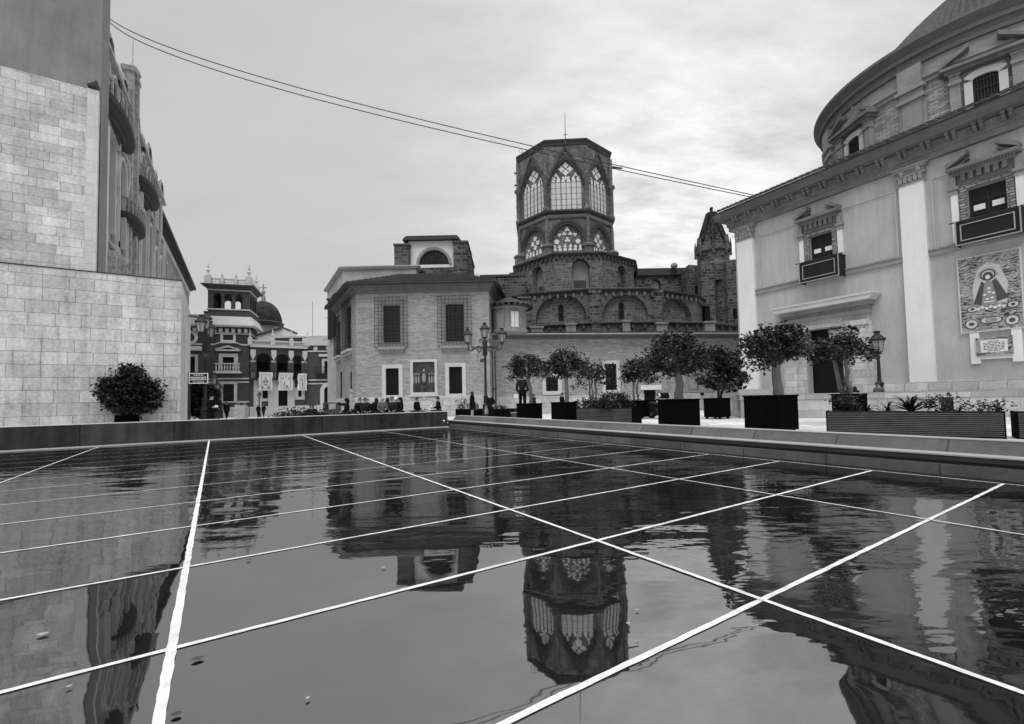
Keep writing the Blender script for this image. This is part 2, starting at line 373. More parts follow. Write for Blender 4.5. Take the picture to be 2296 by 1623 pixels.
# ================================================================== pool frame
YAW = math.radians(33.089); eA = Vector((math.cos(YAW), math.sin(YAW), 0)); eB = Vector((-math.sin(YAW), math.cos(YAW), 0))
KP = .6; ZW = CAMH * (1 - KP)      # the raised pool: its pattern solved in units of the camera height above the water, 0.96 m; water at z = ZW
def pq(x, y, z=0): v = eA * x + eB * y; return Vector((v.x, v.y, z))
def pp(x, y, z=0): return CAM + (pq(x, y, z) - CAM) * KP
def gz(x, y): return .4 - .02 * min(80, max(0, y - 30))
XR = 12.45 * KP; XL = -60 * KP; YN, YF = -.45 * KP, 24.95 * KP
mb = MB()
xs = [-300, -150, -60, XL, -25, -15, -8, 0, 4, XR, 14, 20, 30, 40, 60, 90, 150, 300]; ys = [-300, -100, YN, YF, 20, 25, 30, 35, 40, 50, 60, 80, 110, 160, 300]
for i in range(len(xs) - 1):
    for j in range(len(ys) - 1):
        if xs[i] >= XL - .01 and xs[i + 1] <= XR + .01 and ys[j] >= YN - .01 and ys[j + 1] <= YF + .01: continue
        q = [pq(xs[a], ys[b]) for a, b in ((i, j), (i + 1, j), (i + 1, j + 1), (i, j + 1))]
        mb.poly([(p.x, p.y, gz(p.x, p.y)) for p in q])
struct(mb.build('plaza_ground', M['pave']))
# still water over dark glass
m, nt, b = newmat('pool_water'); nt.nodes.remove(b); out = nt.nodes['Material Output']
tc = nt.nodes.new('ShaderNodeTexCoord'); ob = mapped(nt, tc.outputs['Object'], (1 / KP, 1 / KP, 1))
rot = nt.nodes.new('ShaderNodeMapping'); rot.inputs['Rotation'].default_value = (0, 0, -math.radians(12)); rot.inputs['Scale'].default_value = (.55, 1.25, 1); nt.links.new(ob, rot.inputs[0])
patch = mathn(nt, 'MULTIPLY', mathn(nt, 'SUBTRACT', noise(nt, ob, .22, 2), .3), 3.0, True)
sx = nt.nodes.new('ShaderNodeSeparateXYZ'); nt.links.new(ob, sx.inputs[0])
mid = mathn(nt, 'MULTIPLY', mathn(nt, 'SUBTRACT', mathn(nt, 'ADD', sx.outputs[1], mathn(nt, 'MULTIPLY', mathn(nt, 'MAXIMUM', sx.outputs[0], 0), .9)), 4.4), .3, True)
h = mathn(nt, 'ADD', mathn(nt, 'ADD', mathn(nt, 'MULTIPLY', noise(nt, rot.outputs[0], .6, .6, .5), .017), mathn(nt, 'MULTIPLY', noise(nt, rot.outputs[0], 2.0, .5, .5), mathn(nt, 'ADD', .0035, mathn(nt, 'MULTIPLY', mid, .0055)))), mathn(nt, 'MULTIPLY', mathn(nt, 'MULTIPLY', noise(nt, rot.outputs[0], 4.2, 2, .5), mathn(nt, 'ADD', .05, mathn(nt, 'MULTIPLY', patch, mid))), .009))
bn = N(nt, 'ShaderNodeBump', Strength=1, Distance=KP); nt.links.new(h, bn.inputs['Height'])
gl = N(nt, 'ShaderNodeBsdfGlossy', Roughness=.02, Color=g(1)); nt.links.new(bn.outputs[0], gl.inputs['Normal'])
df = nt.nodes.new('ShaderNodeBsdfDiffuse')
nt.links.new(ramp(nt, noise(nt, ob, .7, 6, .7), [(.35, .003), (.6, .012), (.75, .03)]), df.inputs['Color'])
lw = N(nt, 'ShaderNodeLayerWeight', Blend=.5)
fac = mathn(nt, 'ADD', mathn(nt, 'MULTIPLY', lw.outputs['Facing'], .17), .215, True)   # layered wet glass: reflection climbs towards grazing view
mx = nt.nodes.new('ShaderNodeMixShader'); nt.links.new(fac, mx.inputs[0]); nt.links.new(df.outputs[0], mx.inputs[1]); nt.links.new(gl.outputs[0], mx.inputs[2]); nt.links.new(mx.outputs[0], out.inputs['Surface'])
M['water'] = m
mb = MB(); mb.poly([pp(-60, .2, 0), pp(11.5, .2, 0), pp(11.5, 24.5, 0), pp(-60, 24.5, 0)])
struct(mb.build('pool_water', M['water']))
M['joint'] = plain('white_joint', .62, .7, .35, 2, .5)
A_ = [1.234, 2.375, 3.494, 4.624, 5.752, 6.897, 8.030, 9.016, 10.01, 10.98, 11.95, 12.92, 13.89, 14.7]; B_ = [-13.9, -11.6, -9.3, -7.0, -4.70, -2.42, -.145, 2.219, 4.602, 6.908]
def strip(mb, p, q, w, n):
    d = (q - p); L = d.length; d.normalize(); s = Vector((-d.y, d.x, 0)); prev = None; rr = random.Random(int(L * 100 + p.x * 10))
    for i in range(n + 1):
        c = p + d * (L * i / n); a = w * (1 + rr.uniform(-.2, .2)) / 2; b2 = w * (1 + rr.uniform(-.14, .14)) / 2
        cur = (c + s * a, c - s * b2)
        if prev: mb.poly([prev[1], cur[1], cur[0], prev[0]])
        prev = cur
mb = MB()
for i, a in enumerate(A_): strip(mb, pp(-40, a * 1.6, .006), pp(6.908 * 1.6, a * 1.6, .006), KP * [.044, .044, .038, .034, .028, .024, .02, .018, .016, .012, .012, .01, .01, .01][i], 420)
for i, b_ in enumerate(B_): strip(mb, pp(b_ * 1.6, .2, .010), pp(b_ * 1.6, 24.25, .010), KP * {6: .056, 7: .046, 8: .03, 9: .028, 5: .03}.get(i, .02), 260)
struct(mb.build('pool_joint_lines', M['joint']))
# rim walls
t = thing('rim_wall', 'long low dark concrete wall closing the far side of the reflecting pool', 'wall', pp(-10, 24.7, 0))
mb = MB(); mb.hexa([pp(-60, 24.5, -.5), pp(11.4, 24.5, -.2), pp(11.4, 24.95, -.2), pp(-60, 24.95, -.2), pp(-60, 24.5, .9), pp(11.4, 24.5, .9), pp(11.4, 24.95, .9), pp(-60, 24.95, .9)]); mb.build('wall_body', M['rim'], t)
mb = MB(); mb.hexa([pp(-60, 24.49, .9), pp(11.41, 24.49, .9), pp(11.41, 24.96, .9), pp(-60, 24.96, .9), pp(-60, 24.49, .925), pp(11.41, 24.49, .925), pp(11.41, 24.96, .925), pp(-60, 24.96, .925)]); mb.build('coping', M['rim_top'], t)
mb = MB(); mb.hexa([pp(-60, 24.25, -.1), pp(11.4, 24.25, -.1), pp(11.4, 24.5, -.1), pp(-60, 24.5, -.1), pp(-60, 24.25, .012), pp(11.4, 24.25, .012), pp(11.4, 24.49, .05), pp(-60, 24.49, .05)]); mb.build('water_edge_strip', M['coping_lt'], t)
def run(mb, prof, y0, y1, m=0):   # profile (x_p, z) along the pool's right side
    a = [pp(x, y0, z) for x, z in prof]; b2 = [pp(x, y1, z) for x, z in prof]; n = len(prof)
    for i in range(n): mb.poly([a[i], a[(i + 1) % n], b2[(i + 1) % n], b2[i]], m)
    mb.poly(a[::-1], m); mb.poly(b2, m)
t = thing('pool_coping', 'stepped grey stone coping with a light ledge along the basilica side of the pool', 'coping', pp(12, 12, 0))
mb = MB(); run(mb, [(11.5, -.2), (11.9, -.2), (11.9, .2), (11.5, .2)], .2, 24.9); mb.build('lower_face', M['coping'], t)
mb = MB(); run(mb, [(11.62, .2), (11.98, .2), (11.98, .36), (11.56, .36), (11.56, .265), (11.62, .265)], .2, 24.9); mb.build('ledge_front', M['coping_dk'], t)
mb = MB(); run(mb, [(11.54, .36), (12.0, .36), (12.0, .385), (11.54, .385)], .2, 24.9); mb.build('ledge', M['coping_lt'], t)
mb = MB(); run(mb, [(11.97, .386), (12.0, -.5), (12.5, -.5), (12.5, .62), (12.16, .62)], .2, 24.95); mb.build('sloped_coping', M['coping'], t)
mb = MB(); run(mb, [(12.15, .62), (12.52, .62), (12.52, .636), (12.15, .636)], .2, 24.95); mb.build('top_edge', M['coping_lt'], t)
mb = MB(); mb.hexa([pp(-60, -.45, -.2), pp(12.5, -.45, -.2), pp(12.5, .2, -.2), pp(-60, .2, -.2), pp(-60, -.45, .5), pp(12.5, -.45, .5), pp(12.5, .2, .5), pp(-60, .2, .5)])
tag(mb.build('near_rim', M['coping']), 'low stone rim of the pool on the near side under the viewer', 'rim')
for x, y, l in ((203, 1000, 'small white pool lamp at the water edge below the tree by the stone wall'), (995, 943, 'small white lamp at the far corner of the pool beside the rim wall end')):
    p = at(x, y, 19.5 * KP) if x < 500 else at(x, y, 25.6 * KP)
    t = thing('pool_lamp', l, 'lamp', (p.x, p.y, p.z - .06))
    mb = MB(); mb.lathe([(.045, -.04), (.05, .02), (.037, .03)], (p.x, p.y, p.z - .04), 12); mb.build('housing', M['iron2'], t)
    mb = MB(); mb.lathe([(.036, .031), (.035, .06), (.02, .08), (.001, .083)], (p.x, p.y, p.z - .06), 12); mb.build('lamp_globe', M['paper'], t)
def leaf_on_water(x, y, L, rot, mat, lab):
    p = gp(x, y, ZW + .009); L *= KP; mb = MB(); n = 7; rows = []
    for i in range(n):
        tt = i / (n - 1); w = L * .32 * math.sin(pi * tt) ** .7 + .0015; zz = .02 + .01 * (tt - .5) ** 2 * L * 10
        d = Vector((math.cos(rot), math.sin(rot), 0)); s = Vector((-d.y, d.x, 0))
        rows.append([p + d * (tt - .5) * L + s * w + Vector((0, 0, zz - .02)), p + d * (tt - .5) * L + Vector((0, 0, zz - .021)), p + d * (tt - .5) * L - s * w + Vector((0, 0, zz - .02))])
    mb.grid(rows); tag(mb.build('fallen_leaf', mat, loc=p), lab, 'leaf', 'leaves floating on the pool')
M['leaf_pale'] = plain('pale_leaf', .3, .6, .2, 20); M['leaf_dry'] = plain('dry_leaf', .05, .7, .3, 20)
for a in ((96, 1420, .07, .3, 'leaf_pale', 'crumpled pale leaf floating in the dark reflection at the lower left'), (558, 1254, .05, 1.2, 'leaf_dry', 'dark leaf floating just under a white joint left of centre'), (443, 1475, .07, .5, 'leaf_dry', 'grey brown leaf floating right of the widest white joint near the viewer'),
          (690, 1563, .025, 1.3, 'leaf_pale', 'tiny pale leaf low in the picture on bare bright water'), (395, 1599, .05, .2, 'leaf_dry', 'small dark leaf lying on the widest white joint'), (1427, 1366, .028, -.4, 'leaf_pale', 'tiny white petal floating right of the tower reflection'),
          (1408, 1396, .03, .4, 'leaf_pale', 'smallest white speck of petal beside the tower reflection'), (860, 1271, .04, .1, 'leaf_pale', 'pale leaf floating against the second white joint'), (155, 1537, .03, .9, 'leaf_pale', 'white speck of leaf under the lowest joint at far left')):
    leaf_on_water(a[0], a[1], a[2], a[3], M[a[4]], a[5])
# ================================================================== shared building parts
def window(parent, fr, r, t=.3, kind=None, pane='pane', fw=.07, bars=(2, 3), bw=.035, fmat='wood', sur=None, smat='trim', sd=.07, sill=None, grille=None, d=0, name='window', gmat='iron', swb=None):
    """frame (the part) > pane, surround, sill, grille"""
    a, b, c, e = r[:4]; mb = MB(); rr = (a, b, c, e, kind)
    if not kind: fr.frame(mb, (a + fw, b - fw, c + fw, e - fw), fw - .004, d - t, d - t + .09)
    else:
        o = archpts(a + .003, b - .003, c + .003, e - .003, kind); i_ = archpts(a + fw, b - fw, c + fw, e - fw, kind)
        if len(o) == len(i_): fr.ring(mb, i_, o, d - t, d - t + .09)
    for i in range(1, bars[0]): x = a + (b - a) * i / bars[0]; fr.box(mb, x - bw, x + bw, c + fw, e - fw * (1 if not kind else 2.0), d - t + .01, d - t + .075)
    for i in range(1, bars[1]): z = c + (e - c) * i / bars[1]; fr.box(mb, a + fw, b - fw, z - bw, z + bw, d - t + .015, d - t + .07)
    w = mb.build(name, M[fmat], parent)
    mb = MB(); fillarch(mb, fr, rr, d - t + .03); mb.build('pane', M[pane], w)
    if sur:
        mb = MB()
        if not kind: fr.frame(mb, (a, b, c, e), sur, d - .02, d + sd, wb=swb)
        else:
            cv = archcurve(a, b, c, e, kind); ov = archcurve(a - sur, b + sur, c, e + sur, kind)
            fr.ring(mb, cv, ov, d - .02, d + sd, closed=False)
            zb = cv[0][1]
            if zb > c + .02:
                fr.box(mb, a - sur, a, c, zb, d - .02, d + sd); fr.box(mb, b, b + sur, c, zb, d - .02, d + sd)
        mb.build('surround', M[smat], w)
    if sill:
        h, o, sdp = sill; mb = MB(); fr.box(mb, a - o, b + o, c - (swb or sur or 0) - h, c - (swb or sur or 0) - .003, d - .02, d + sdp); fr.box(mb, a - o + .12, b + o - .12, c - (swb or sur or 0) - h * 2, c - (swb or sur or 0) - h, d - .02, d + sdp * .55)
        mb.build('sill', M[smat], w)
    if grille:
        nx, nz, out, gw, g0 = grille; mb = MB(); a2, b2, c2, e2 = a - g0, b + g0, c - g0 * .6, e + g0
        for i in range(nx + 1): x = a2 + (b2 - a2) * i / nx; fr.box(mb, x - gw, x + gw, c2, e2, d + out, d + out + gw * 2)
        for i in range(nz + 1): z = c2 + (e2 - c2) * i / nz; fr.box(mb, a2 - gw, b2 + gw, z - gw, z + gw, d + out + gw * .5, d + out + gw * 2.5)
        for z in (c2, e2):
            for x in (a2, b2): fr.box(mb, x - gw, x + gw, z - gw, z + gw, d - .01, d + out)
        mb.build('grille', M[gmat], w)
    return w
def tile_rows(mb, p0, p1, up, L, sp=.22, r=.085, n=5, lift=.03, jit=.015, rr=random.Random(3)):
    """rows of half round clay tiles: eave p0->p1, running along unit vector up for length L (or L(t))"""
    p0, p1, up = Vector(p0), Vector(p1), Vector(up).normalized(); d = (p1 - p0); W_ = d.length; d.normalize(); nn = d.cross(up); nn = nn if nn.z > 0 else -nn
    k = max(1, int(W_ / sp))
    for i in range(k):
        t = (i + .5) / k; ll = L(t) if callable(L) else L
        if ll < .2: continue
        seg = max(1, int(ll / .45)); c = p0 + d * (W_ * t); st = rr.uniform(-jit, jit) * 2
        for q in range(seg):
            a0 = st + ll * q / seg; a1 = st + ll * (q + 1) / seg + .05; rows = []
            for (a, rad, zl) in ((a0, r * 1.08, lift + .02), (a1, r * .86, lift)):
                rows.append([c + up * a + d * (rad * math.cos(pi - pi * j / n)) + nn * (zl + rad * math.sin(pi * j / n) * .9) for j in range(n + 1)])
            mb.grid(rows)
            if q == 0: mb.poly(rows[0])
def hipslab(mb, eave, ridge, th=.12, m=0):
    pass
def balustrade(mb, fr, a, b, z0, z1, d, n, w=.14, rail=.12):
    fr.box(mb, a, b, z1 - rail, z1, d - w, d + w); fr.box(mb, a, b, z0, z0 + rail, d - w, d + w)
    for i in range(n):
        x = a + (b - a) * (i + .5) / n; c = fr.P(x, 0, d); h = z1 - z0 - 2 * rail; r = min(w * .8, (b - a) / n * .36)
        mb.lathe([(r * .75, 0), (r * .75, h * .06), (r * .45, h * .12), (r, h * .38), (r * .5, h * .75), (r * .75, h * .92), (r * .75, h)], (c.x, c.y, z0 + rail), 6)
def finial(mb, c, z, h, r, n=8):
    mb.lathe([(r, 0), (r, h * .12), (r * .45, h * .18), (r * .45, h * .3), (r * .85, h * .42), (r * .5, h * .52), (r * .3, h * .6), (r * .5, h * .68), (r * .28, h * .78), (r * .3, h * .85), (.01, h)], (c[0], c[1], z), n)
# ================================================================== museum wall (left)
fm = Fr(pq(0, 30), eA)
sc_ = fm.px((405, 800))[0]; zt = fm.px((405, 630))[1]
t = thing('museum_building', 'pale ashlar stone museum block with a tall set back upper storey', 'building', (*pq(sc_ - 8, 30).xy, .4))
mb = MB(); L0 = -46; s_u = fm.px((216, 400))[0]; zu = fm.px((216, 201))[1]
wall(mb, fm, L0, sc_, -.5, zt)
mb.poly([fm.P(L0, zt), fm.P(sc_, zt), fm.P(sc_, zt, -10.8), fm.P(L0, zt, -10.8)])
mb.build('lower_wall', M['museum'], t)
mb = MB(); fr_s = Fr(pq(sc_, 30), eB)
sl = (3.2, 3.7, -.5, zt - 2.2)
wall(mb, fr_s, 0, 10.8, -.5, zt, [sl], .5); mb.poly([fr_s.P(10.8, -.5), fr_s.P(10.8, zt), fr_s.P(10.8, zt, -30), fr_s.P(10.8, -.5, -30)])
mb.build('side_wall', M['museum_side'], t)
mb = MB(); fillarch(mb, fr_s, sl, -.45); mb.build('slit_window', M['dark'], t)
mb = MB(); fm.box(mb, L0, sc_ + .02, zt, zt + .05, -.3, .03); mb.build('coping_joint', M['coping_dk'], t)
mb = MB(); wall(mb, fm, L0, s_u, zt + .05, zu, d=-.12);  mb.poly([fm.P(L0, zu, -.12), fm.P(s_u, zu, -.12), fm.P(s_u, zu, -7.5), fm.P(L0, zu, -7.5)]); mb.build('upper_wall', M['museum_up'], t)
mb = MB(); fm.box(mb, s_u - .42, s_u + .02, zt + .06, zu + .02, -.3, -.08); mb.build('edge_strip', M['museum_side'], t)
mb = MB(); fr_s2 = Fr(fm.P(s_u, 0, -.12), eB); wall(mb, fr_s2, 0, 3.1, zt + .05, zu - .3); mb.build('upper_side', M['museum_side'], t)
mb = MB(); p0 = at(424, 708, 31); p1 = at(452, 712, 26.2); mb.tube([p0, p1], .06, 6); mb.build('wall_bracket', M['iron'], t)
t = thing('party_wall_building', 'tall plain grey rendered party wall rising above the stone museum block', 'building', (*pq(s_u - 8, 33).xy, .4))
mb = MB(); s_p = fm.px((228, 150), -.5)[0]
wall(mb, fm, L0, s_p, zu - 1.5, 40, d=-.5); fr_s3 = Fr(fm.P(s_p, 0, -.5), eB); wall(mb, fr_s3, 0, 1.9, 8, 40); mb.poly([fm.P(L0, 40, -.5), fm.P(s_p, 40, -.5), fm.P(s_p, 40, -2.4), fm.P(L0, 40, -2.4)])
mb.build('wall', M['party'], t)
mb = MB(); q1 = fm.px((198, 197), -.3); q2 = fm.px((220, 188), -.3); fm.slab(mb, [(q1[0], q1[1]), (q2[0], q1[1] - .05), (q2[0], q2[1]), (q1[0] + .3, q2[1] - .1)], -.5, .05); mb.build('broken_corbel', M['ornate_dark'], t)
# ================================================================== ornate stucco building in the side street
fo = Fr((-25.1, 28.4), (-.519, .855))
t = thing('ornate_building', 'ornate stucco apartment house with arched windows, carved balconies and a stepped parapet', 'building', (-26, 30, .4))
tall = [(-3.4, -2.2, 19.4, 22.3, 'r'), (-1.2, .0, 19.4, 22.3, 'r'), (1.0, 2.2, 19.4, 22.2, 'r'), (6.4, 7.8, 19.4, 22.4, 'r'), (9.0, 10.4, 19.4, 22.3, 'r'), (11.6, 13.0, 19.4, 22.3, 'r'), (15, 16.6, 18, 22.2, 'r'), (18.4, 20, 18, 22.2, 'r')]
mids = [(-3.0, -1.1, 12.2, 18.0, 'r'), (.4, 2.2, 12.2, 17.9, 'r'), (5.8, 7.2, 12.6, 17.6, 'r'), (8.4, 10.2, 12.2, 17.4, 'r'), (11.8, 13.6, 12.2, 17.4, 'r'), (15.4, 17.0, 11.2, 16.4, 'r'), (18.6, 20.2, 11.2, 16.4, 'r')]
lows = [(-3, -1.2, 5.5, 7.9), (.4, 2.0, 5.5, 7.9), (5.8, 7.0, 5.5, 10.8), (8.6, 10, 5.5, 10.6), (12, 13.4, 5.5, 10.4), (16, 17.4, 5.5, 9.4), (18.8, 20, 5.5, 9.4)]
mb = MB(); wall(mb, fo, -6, 22, -1, 23, tall + mids + lows, .7, mr=1)  # window reveals take the darkened colour, shade painted in
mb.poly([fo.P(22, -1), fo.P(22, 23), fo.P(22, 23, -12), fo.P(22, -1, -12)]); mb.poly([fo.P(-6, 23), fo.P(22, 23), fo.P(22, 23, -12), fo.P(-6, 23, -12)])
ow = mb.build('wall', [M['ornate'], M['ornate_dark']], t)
for a, b, z in ((-3.4, -.6, 24.2), (-.4, 1.3, 23.7), (1.4, 3.0, 24.2), (5.6, 8.2, 24.4), (8.4, 10.6, 23.8), (10.8, 14.4, 24.6), (14.7, 18, 23.9), (18.3, 22, 24.6)):
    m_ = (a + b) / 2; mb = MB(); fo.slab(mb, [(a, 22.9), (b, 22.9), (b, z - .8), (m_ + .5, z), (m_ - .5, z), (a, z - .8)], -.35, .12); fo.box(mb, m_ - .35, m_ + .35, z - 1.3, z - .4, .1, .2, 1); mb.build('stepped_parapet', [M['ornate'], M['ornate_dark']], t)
for h in tall: window(t, fo, h, .65, 'r', 'dark', .08, (2, 3), sur=.16, smat='trim', sd=.14)
for h in mids: window(t, fo, h, .65, 'r', 'dark', .08, (2, 4), sur=.22, smat='trim', sd=.28)
for h in lows: window(t, fo, h, .45, None, 'dark', .08, (2, 3), sur=.14, smat='ornate', sd=.1)
mb = MB()
for z, dd in ((11.4, .2), (18.5, .25), (22.7, .3)): fo.box(mb, -6, 22.1, z, z + .22, -.02, dd)
mb.build('string_course', M['ornate'], t)
for i, x in enumerate((-.4, 2.75, 5.3, 7.8, 11.0, 14.5, 17.8, 21)):
    mb = MB(); c = fo.P(x, 0, .15); mb.lathe([(.28, 5), (.26, 10.6), (.2, 11), (.18, 16.5), (.26, 17), (.26, 18.4)], (c.x, c.y, 0), 8); mb.build('engaged_column', M['ornate'], t, True)
    mb = MB(); mb.ball((c.x, c.y, 10.2), .42, .42, .6, 8, 6); mb.ball((c.x, c.y, 9.2), .36, .36, .5, 8, 6); mb.build('carved_bracket', M['relief'], t, True)
mb = MB(); fo.box(mb, 3.1, 3.6, 8, 25.3, -.02, .4); fo.box(mb, 4.5, 5.0, 8, 25.3, -.02, .5); fo.box(mb, 3.6, 4.5, 18.6, 25.3, -.02, .25); fo.box(mb, 3.0, 5.1, 25.3, 25.6, -.3, .55); c = fo.P(4.05, 0, .2); mb.lathe([(.5, 25.6), (.42, 25.9), (.25, 26.2), (.12, 26.3), (.03, 26.4), (.015, 28.2)], (c.x, c.y, 0), 10); mb.build('pinnacle_tower', M['relief'], t)
def bow_balcony(s0, s1, z, depth, parent):
    n = 12; m_ = (s0 + s1) / 2; hw = (s1 - s0) / 2
    def out(k, z_): return [fo.P(m_ - hw * k * math.cos(pi * i / n), z_, max(0, depth * k * math.sin(pi * i / n) ** .6) - .02) for i in range(n + 1)]
    mb = MB(); rows = [out(.22, z - 1.15), out(.4, z - 1.05), out(.44, z - .85), out(.62, z - .78), out(.66, z - .6), out(.82, z - .5), out(.86, z - .4), out(.95, z - .3), out(1, z - .25), out(1.03, z - .02), out(1.03, z + .08), out(.93, z + .08)]
    mb.grid(rows); mb.poly(rows[0][::-1]); mb.poly(rows[-1]); o = mb.build('balcony', M['ornate_dark'], parent, True)  # shade beneath the balcony painted in as a dark colour
    mb = MB(); a, b = out(.97, z + 1.0), out(.97, z + 1.12); a2 = out(.9, z + 1.12); mb.grid([a, b, a2])
    for p in out(.95, z + .08):
        mb.lathe([(.07, 0), (.1, .35), (.05, .7), (.08, .93)], (p.x, p.y, p.z), 6)
    mb.build('railing', M['trim2'], o)
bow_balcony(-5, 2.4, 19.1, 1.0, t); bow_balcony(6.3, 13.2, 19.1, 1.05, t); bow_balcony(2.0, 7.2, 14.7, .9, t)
mb = MB(); fo.box(mb, -4.4, 2.6, 8.2, 10.3, -.02, .8); rr = random.Random(5)
for i in range(150): p = fo.P(rr.uniform(-4.3, 2.5), rr.uniform(8.2, 10.5), .78); r_ = rr.uniform(.06, .2); mb.ball(p, r_, r_ * .8, r_ * rr.uniform(.7, 1.6), 6, 4)
mb.build('carved_frieze', M['relief'], t, True)
# building with a deep cornice further down the street
ff = Fr.two((-40.7, 52), (-57.5, 80.6)); zf = 22.3
t = thing('cornice_house', 'plain stuccoed house with a long deep dark cornice beyond the ornate building', 'building', (-41, 53, 0))
hs = [(x, x + 1.2, z, z + 2.2) for x in (2.5, 6, 10, 14, 18.5, 23, 28) for z in (13.2, 17.6)]
mb = MB(); wall(mb, ff, -6, 34, -1, zf, hs, .3); mb.poly([ff.P(34, -1), ff.P(34, zf), ff.P(34, zf, -10), ff.P(34, -1, -10)]); mb.poly([ff.P(-6, zf + .5), ff.P(34, zf + .5), ff.P(34, zf + .5, -10), ff.P(-6, zf + .5, -10)]); mb.build('wall', M['farstucco'], t)
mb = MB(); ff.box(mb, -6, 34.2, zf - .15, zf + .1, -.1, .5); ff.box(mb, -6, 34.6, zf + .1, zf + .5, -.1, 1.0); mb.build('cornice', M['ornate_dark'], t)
mb = MB(); ff.box(mb, -6, 34.1, zf - .9, zf - .15, -.02, .12); mb.build('frieze', M['farwhite'], t)
mb = MB(); p = ff.P(.2, 0, .12); mb.tube([(p.x, p.y, 0), (p.x, p.y, zf - 1)], .09, 6); mb.build('downpipe', M['iron'], t)
for h in hs: window(t, ff, h, .25, None, 'pane_grey', .08, (2, 2), sur=.14, smat='farwhite', sd=.06)
# ================================================================== archbishop's palace (far left)
q3 = crop(600, 900, 2.497); q6 = crop(660, 940, 5.41)
pt = thing('bishops_palace', 'dark brick palace with pale trims, a belvedere tower and a triple arched loggia', 'building', (-40, 67, -.3))
fT = Fr.two((-45.6, 65.8), (-39.3, 67.9)); zb = -1.2
def R3(x0, y0, x1, y1, f): return f.rect(q3(x0, y0), q3(x1, y1))
r_t = R3(345, 300, 712, 1420, fT); sL, sR = r_t[0], fT.px(q3(712, 600))[0]; s_l0 = sL - 6
arT = [R3(*v, fT) + ('r',) for v in ((393, 345, 463, 480), (487, 352, 557, 487), (582, 358, 652, 494))]
zc0 = fT.px(q3(500, 490))[1]; ztop = fT.px(q3(530, 318))[1]; zcor = fT.px(q3(530, 282))[1]
arT = [(h[0], h[1], zc0, h[3], 'r') for h in arT]
W1 = R3(480, 720, 570, 770, fT); W2 = R3(478, 918, 577, 1035, fT); W3 = R3(480, 1158, 577, 1315, fT); Wl = (s_l0 + 1.5, fT.px(q3(233, 950))[0], W2[2] - .3, W2[3])
zdado = fT.px(q3(500, 560))[1]; zbal = fT.px(q3(300, 610))[1]
mb = MB(); wall(mb, fT, s_l0, sR, zb, zdado, [W1, W2, W3, Wl], .3); wall(mb, fT, sL, sR, zdado, ztop, arT, .5)
fTr = Fr(fT.P(sR, 0), -fT.n); hw = sR - sL
wall(mb, fTr, 0, hw, zb, zdado); side = [(hw * k, hw * (k + .24), zc0, arT[0][3], 'r') for k in (.1, .4, .68)]; wall(mb, fTr, 0, hw, zdado, ztop, side, .5)
fTb = Fr(fT.P(sL, 0, -hw), fT.u); wall(mb, fTb, 0, hw, zdado, ztop, [(h[0] - sL, h[1] - sL, zc0, h[3], 'r') for h in arT], .5)
fTl = Fr(fT.P(sL, 0), -fT.n); wall(mb, fTl, 0, hw, zdado, ztop)
mb.poly([fT.P(sL, ztop), fT.P(sR, ztop), fT.P(sR, ztop, -hw), fT.P(sL, ztop, -hw)]); mb.poly([fT.P(s_l0, zdado), fT.P(sR, zdado), fT.P(sR, zdado, -hw), fT.P(s_l0, zdado, -hw)])
mb.poly([fT.P(sL, ztop - .5), fT.P(sR, ztop - .5), fT.P(sR, ztop - .5, -hw), fT.P(sL, ztop - .5, -hw)])
mb.build('tower_wall', M['pbrick'], pt)
foot = [fT.P(sL, 0), fT.P(sR, 0), fT.P(sR, 0, -hw), fT.P(sL, 0, -hw)]
mb = MB(); molding(mb, foot, [(0, ztop - .02), (.12, ztop), (.25, ztop + (zcor - ztop) * .4), (.75, zcor - .15), (.75, zcor), (0, zcor + .05)]); mb.build('tower_cornice', M['pbrick'], pt)
mb = MB(); molding(mb, foot, [(0, ztop - .25), (.1, ztop - .25), (.1, ztop - .08), (0, ztop - .08)]); molding(mb, foot, [(0, zc0 - .2), (.14, zc0 - .2), (.14, zc0 - .02), (0, zc0 - .02)]); mb.build('tower_band', M['trim'], pt)
zp = fT.px(q3(530, 225))[1]; mb = MB()
for f_, a, b in ((fT.off(.1), sL, sR), (fTr.off(.1), 0, hw)):
    n = 3
    for i in range(n): balustrade(mb, f_, a + (b - a) * i / n + .25, a + (b - a) * (i + 1) / n - .25, zcor + .05, zp, -.2, 5)
    for i in range(n + 1): x = a + (b - a) * i / n; w_ = .42 if i in (0, n) else .25; f_.box(mb, x - w_, x + w_, zcor + .05, zp + (.25 if i in (0, n) else .1), -.2 - w_, -.2 + w_); c = f_.P(x, 0, -.2); finial(mb, c, zp + (.25 if i in (0, n) else .1), 2.1 if i in (0, n) else .9, .3 if i in (0, n) else .24)
mb.build('tower_balustrade', M['trim'], pt)
for x in (arT[0][1] + arT[1][0], arT[1][1] + arT[2][0]):
    mb = MB(); c = fT.P(x / 2, 0, -.25); zs = arT[0][3] - 1.0; mb.lathe([(.2, zc0), (.2, zc0 + .15), (.13, zc0 + .2), (.12, zs - .1), (.22, zs), (.22, zs + .12)], (c.x, c.y, 0), 8); mb.build('column', M['trim'], pt)
mb = MB(); z0, z1 = fT.px(q3(550, 640))[1], zdado; molding(mb, [fT.P(s_l0, 0), fT.P(sR, 0), fT.P(sR, 0, -hw)], [(.55, z0 - .3), (.9, z0 - .1), (.9, z0), (.3, z1), (0, z1 + .05)], False); mb.build('tower_skirt', M['trim'], pt)
mb = MB(); balustrade(mb, fT, s_l0, sL - .3, z1 + .1, fT.px(q3(250, 565))[1], -.3, 22); mb.build('roof_balustrade', M['trim'], pt)
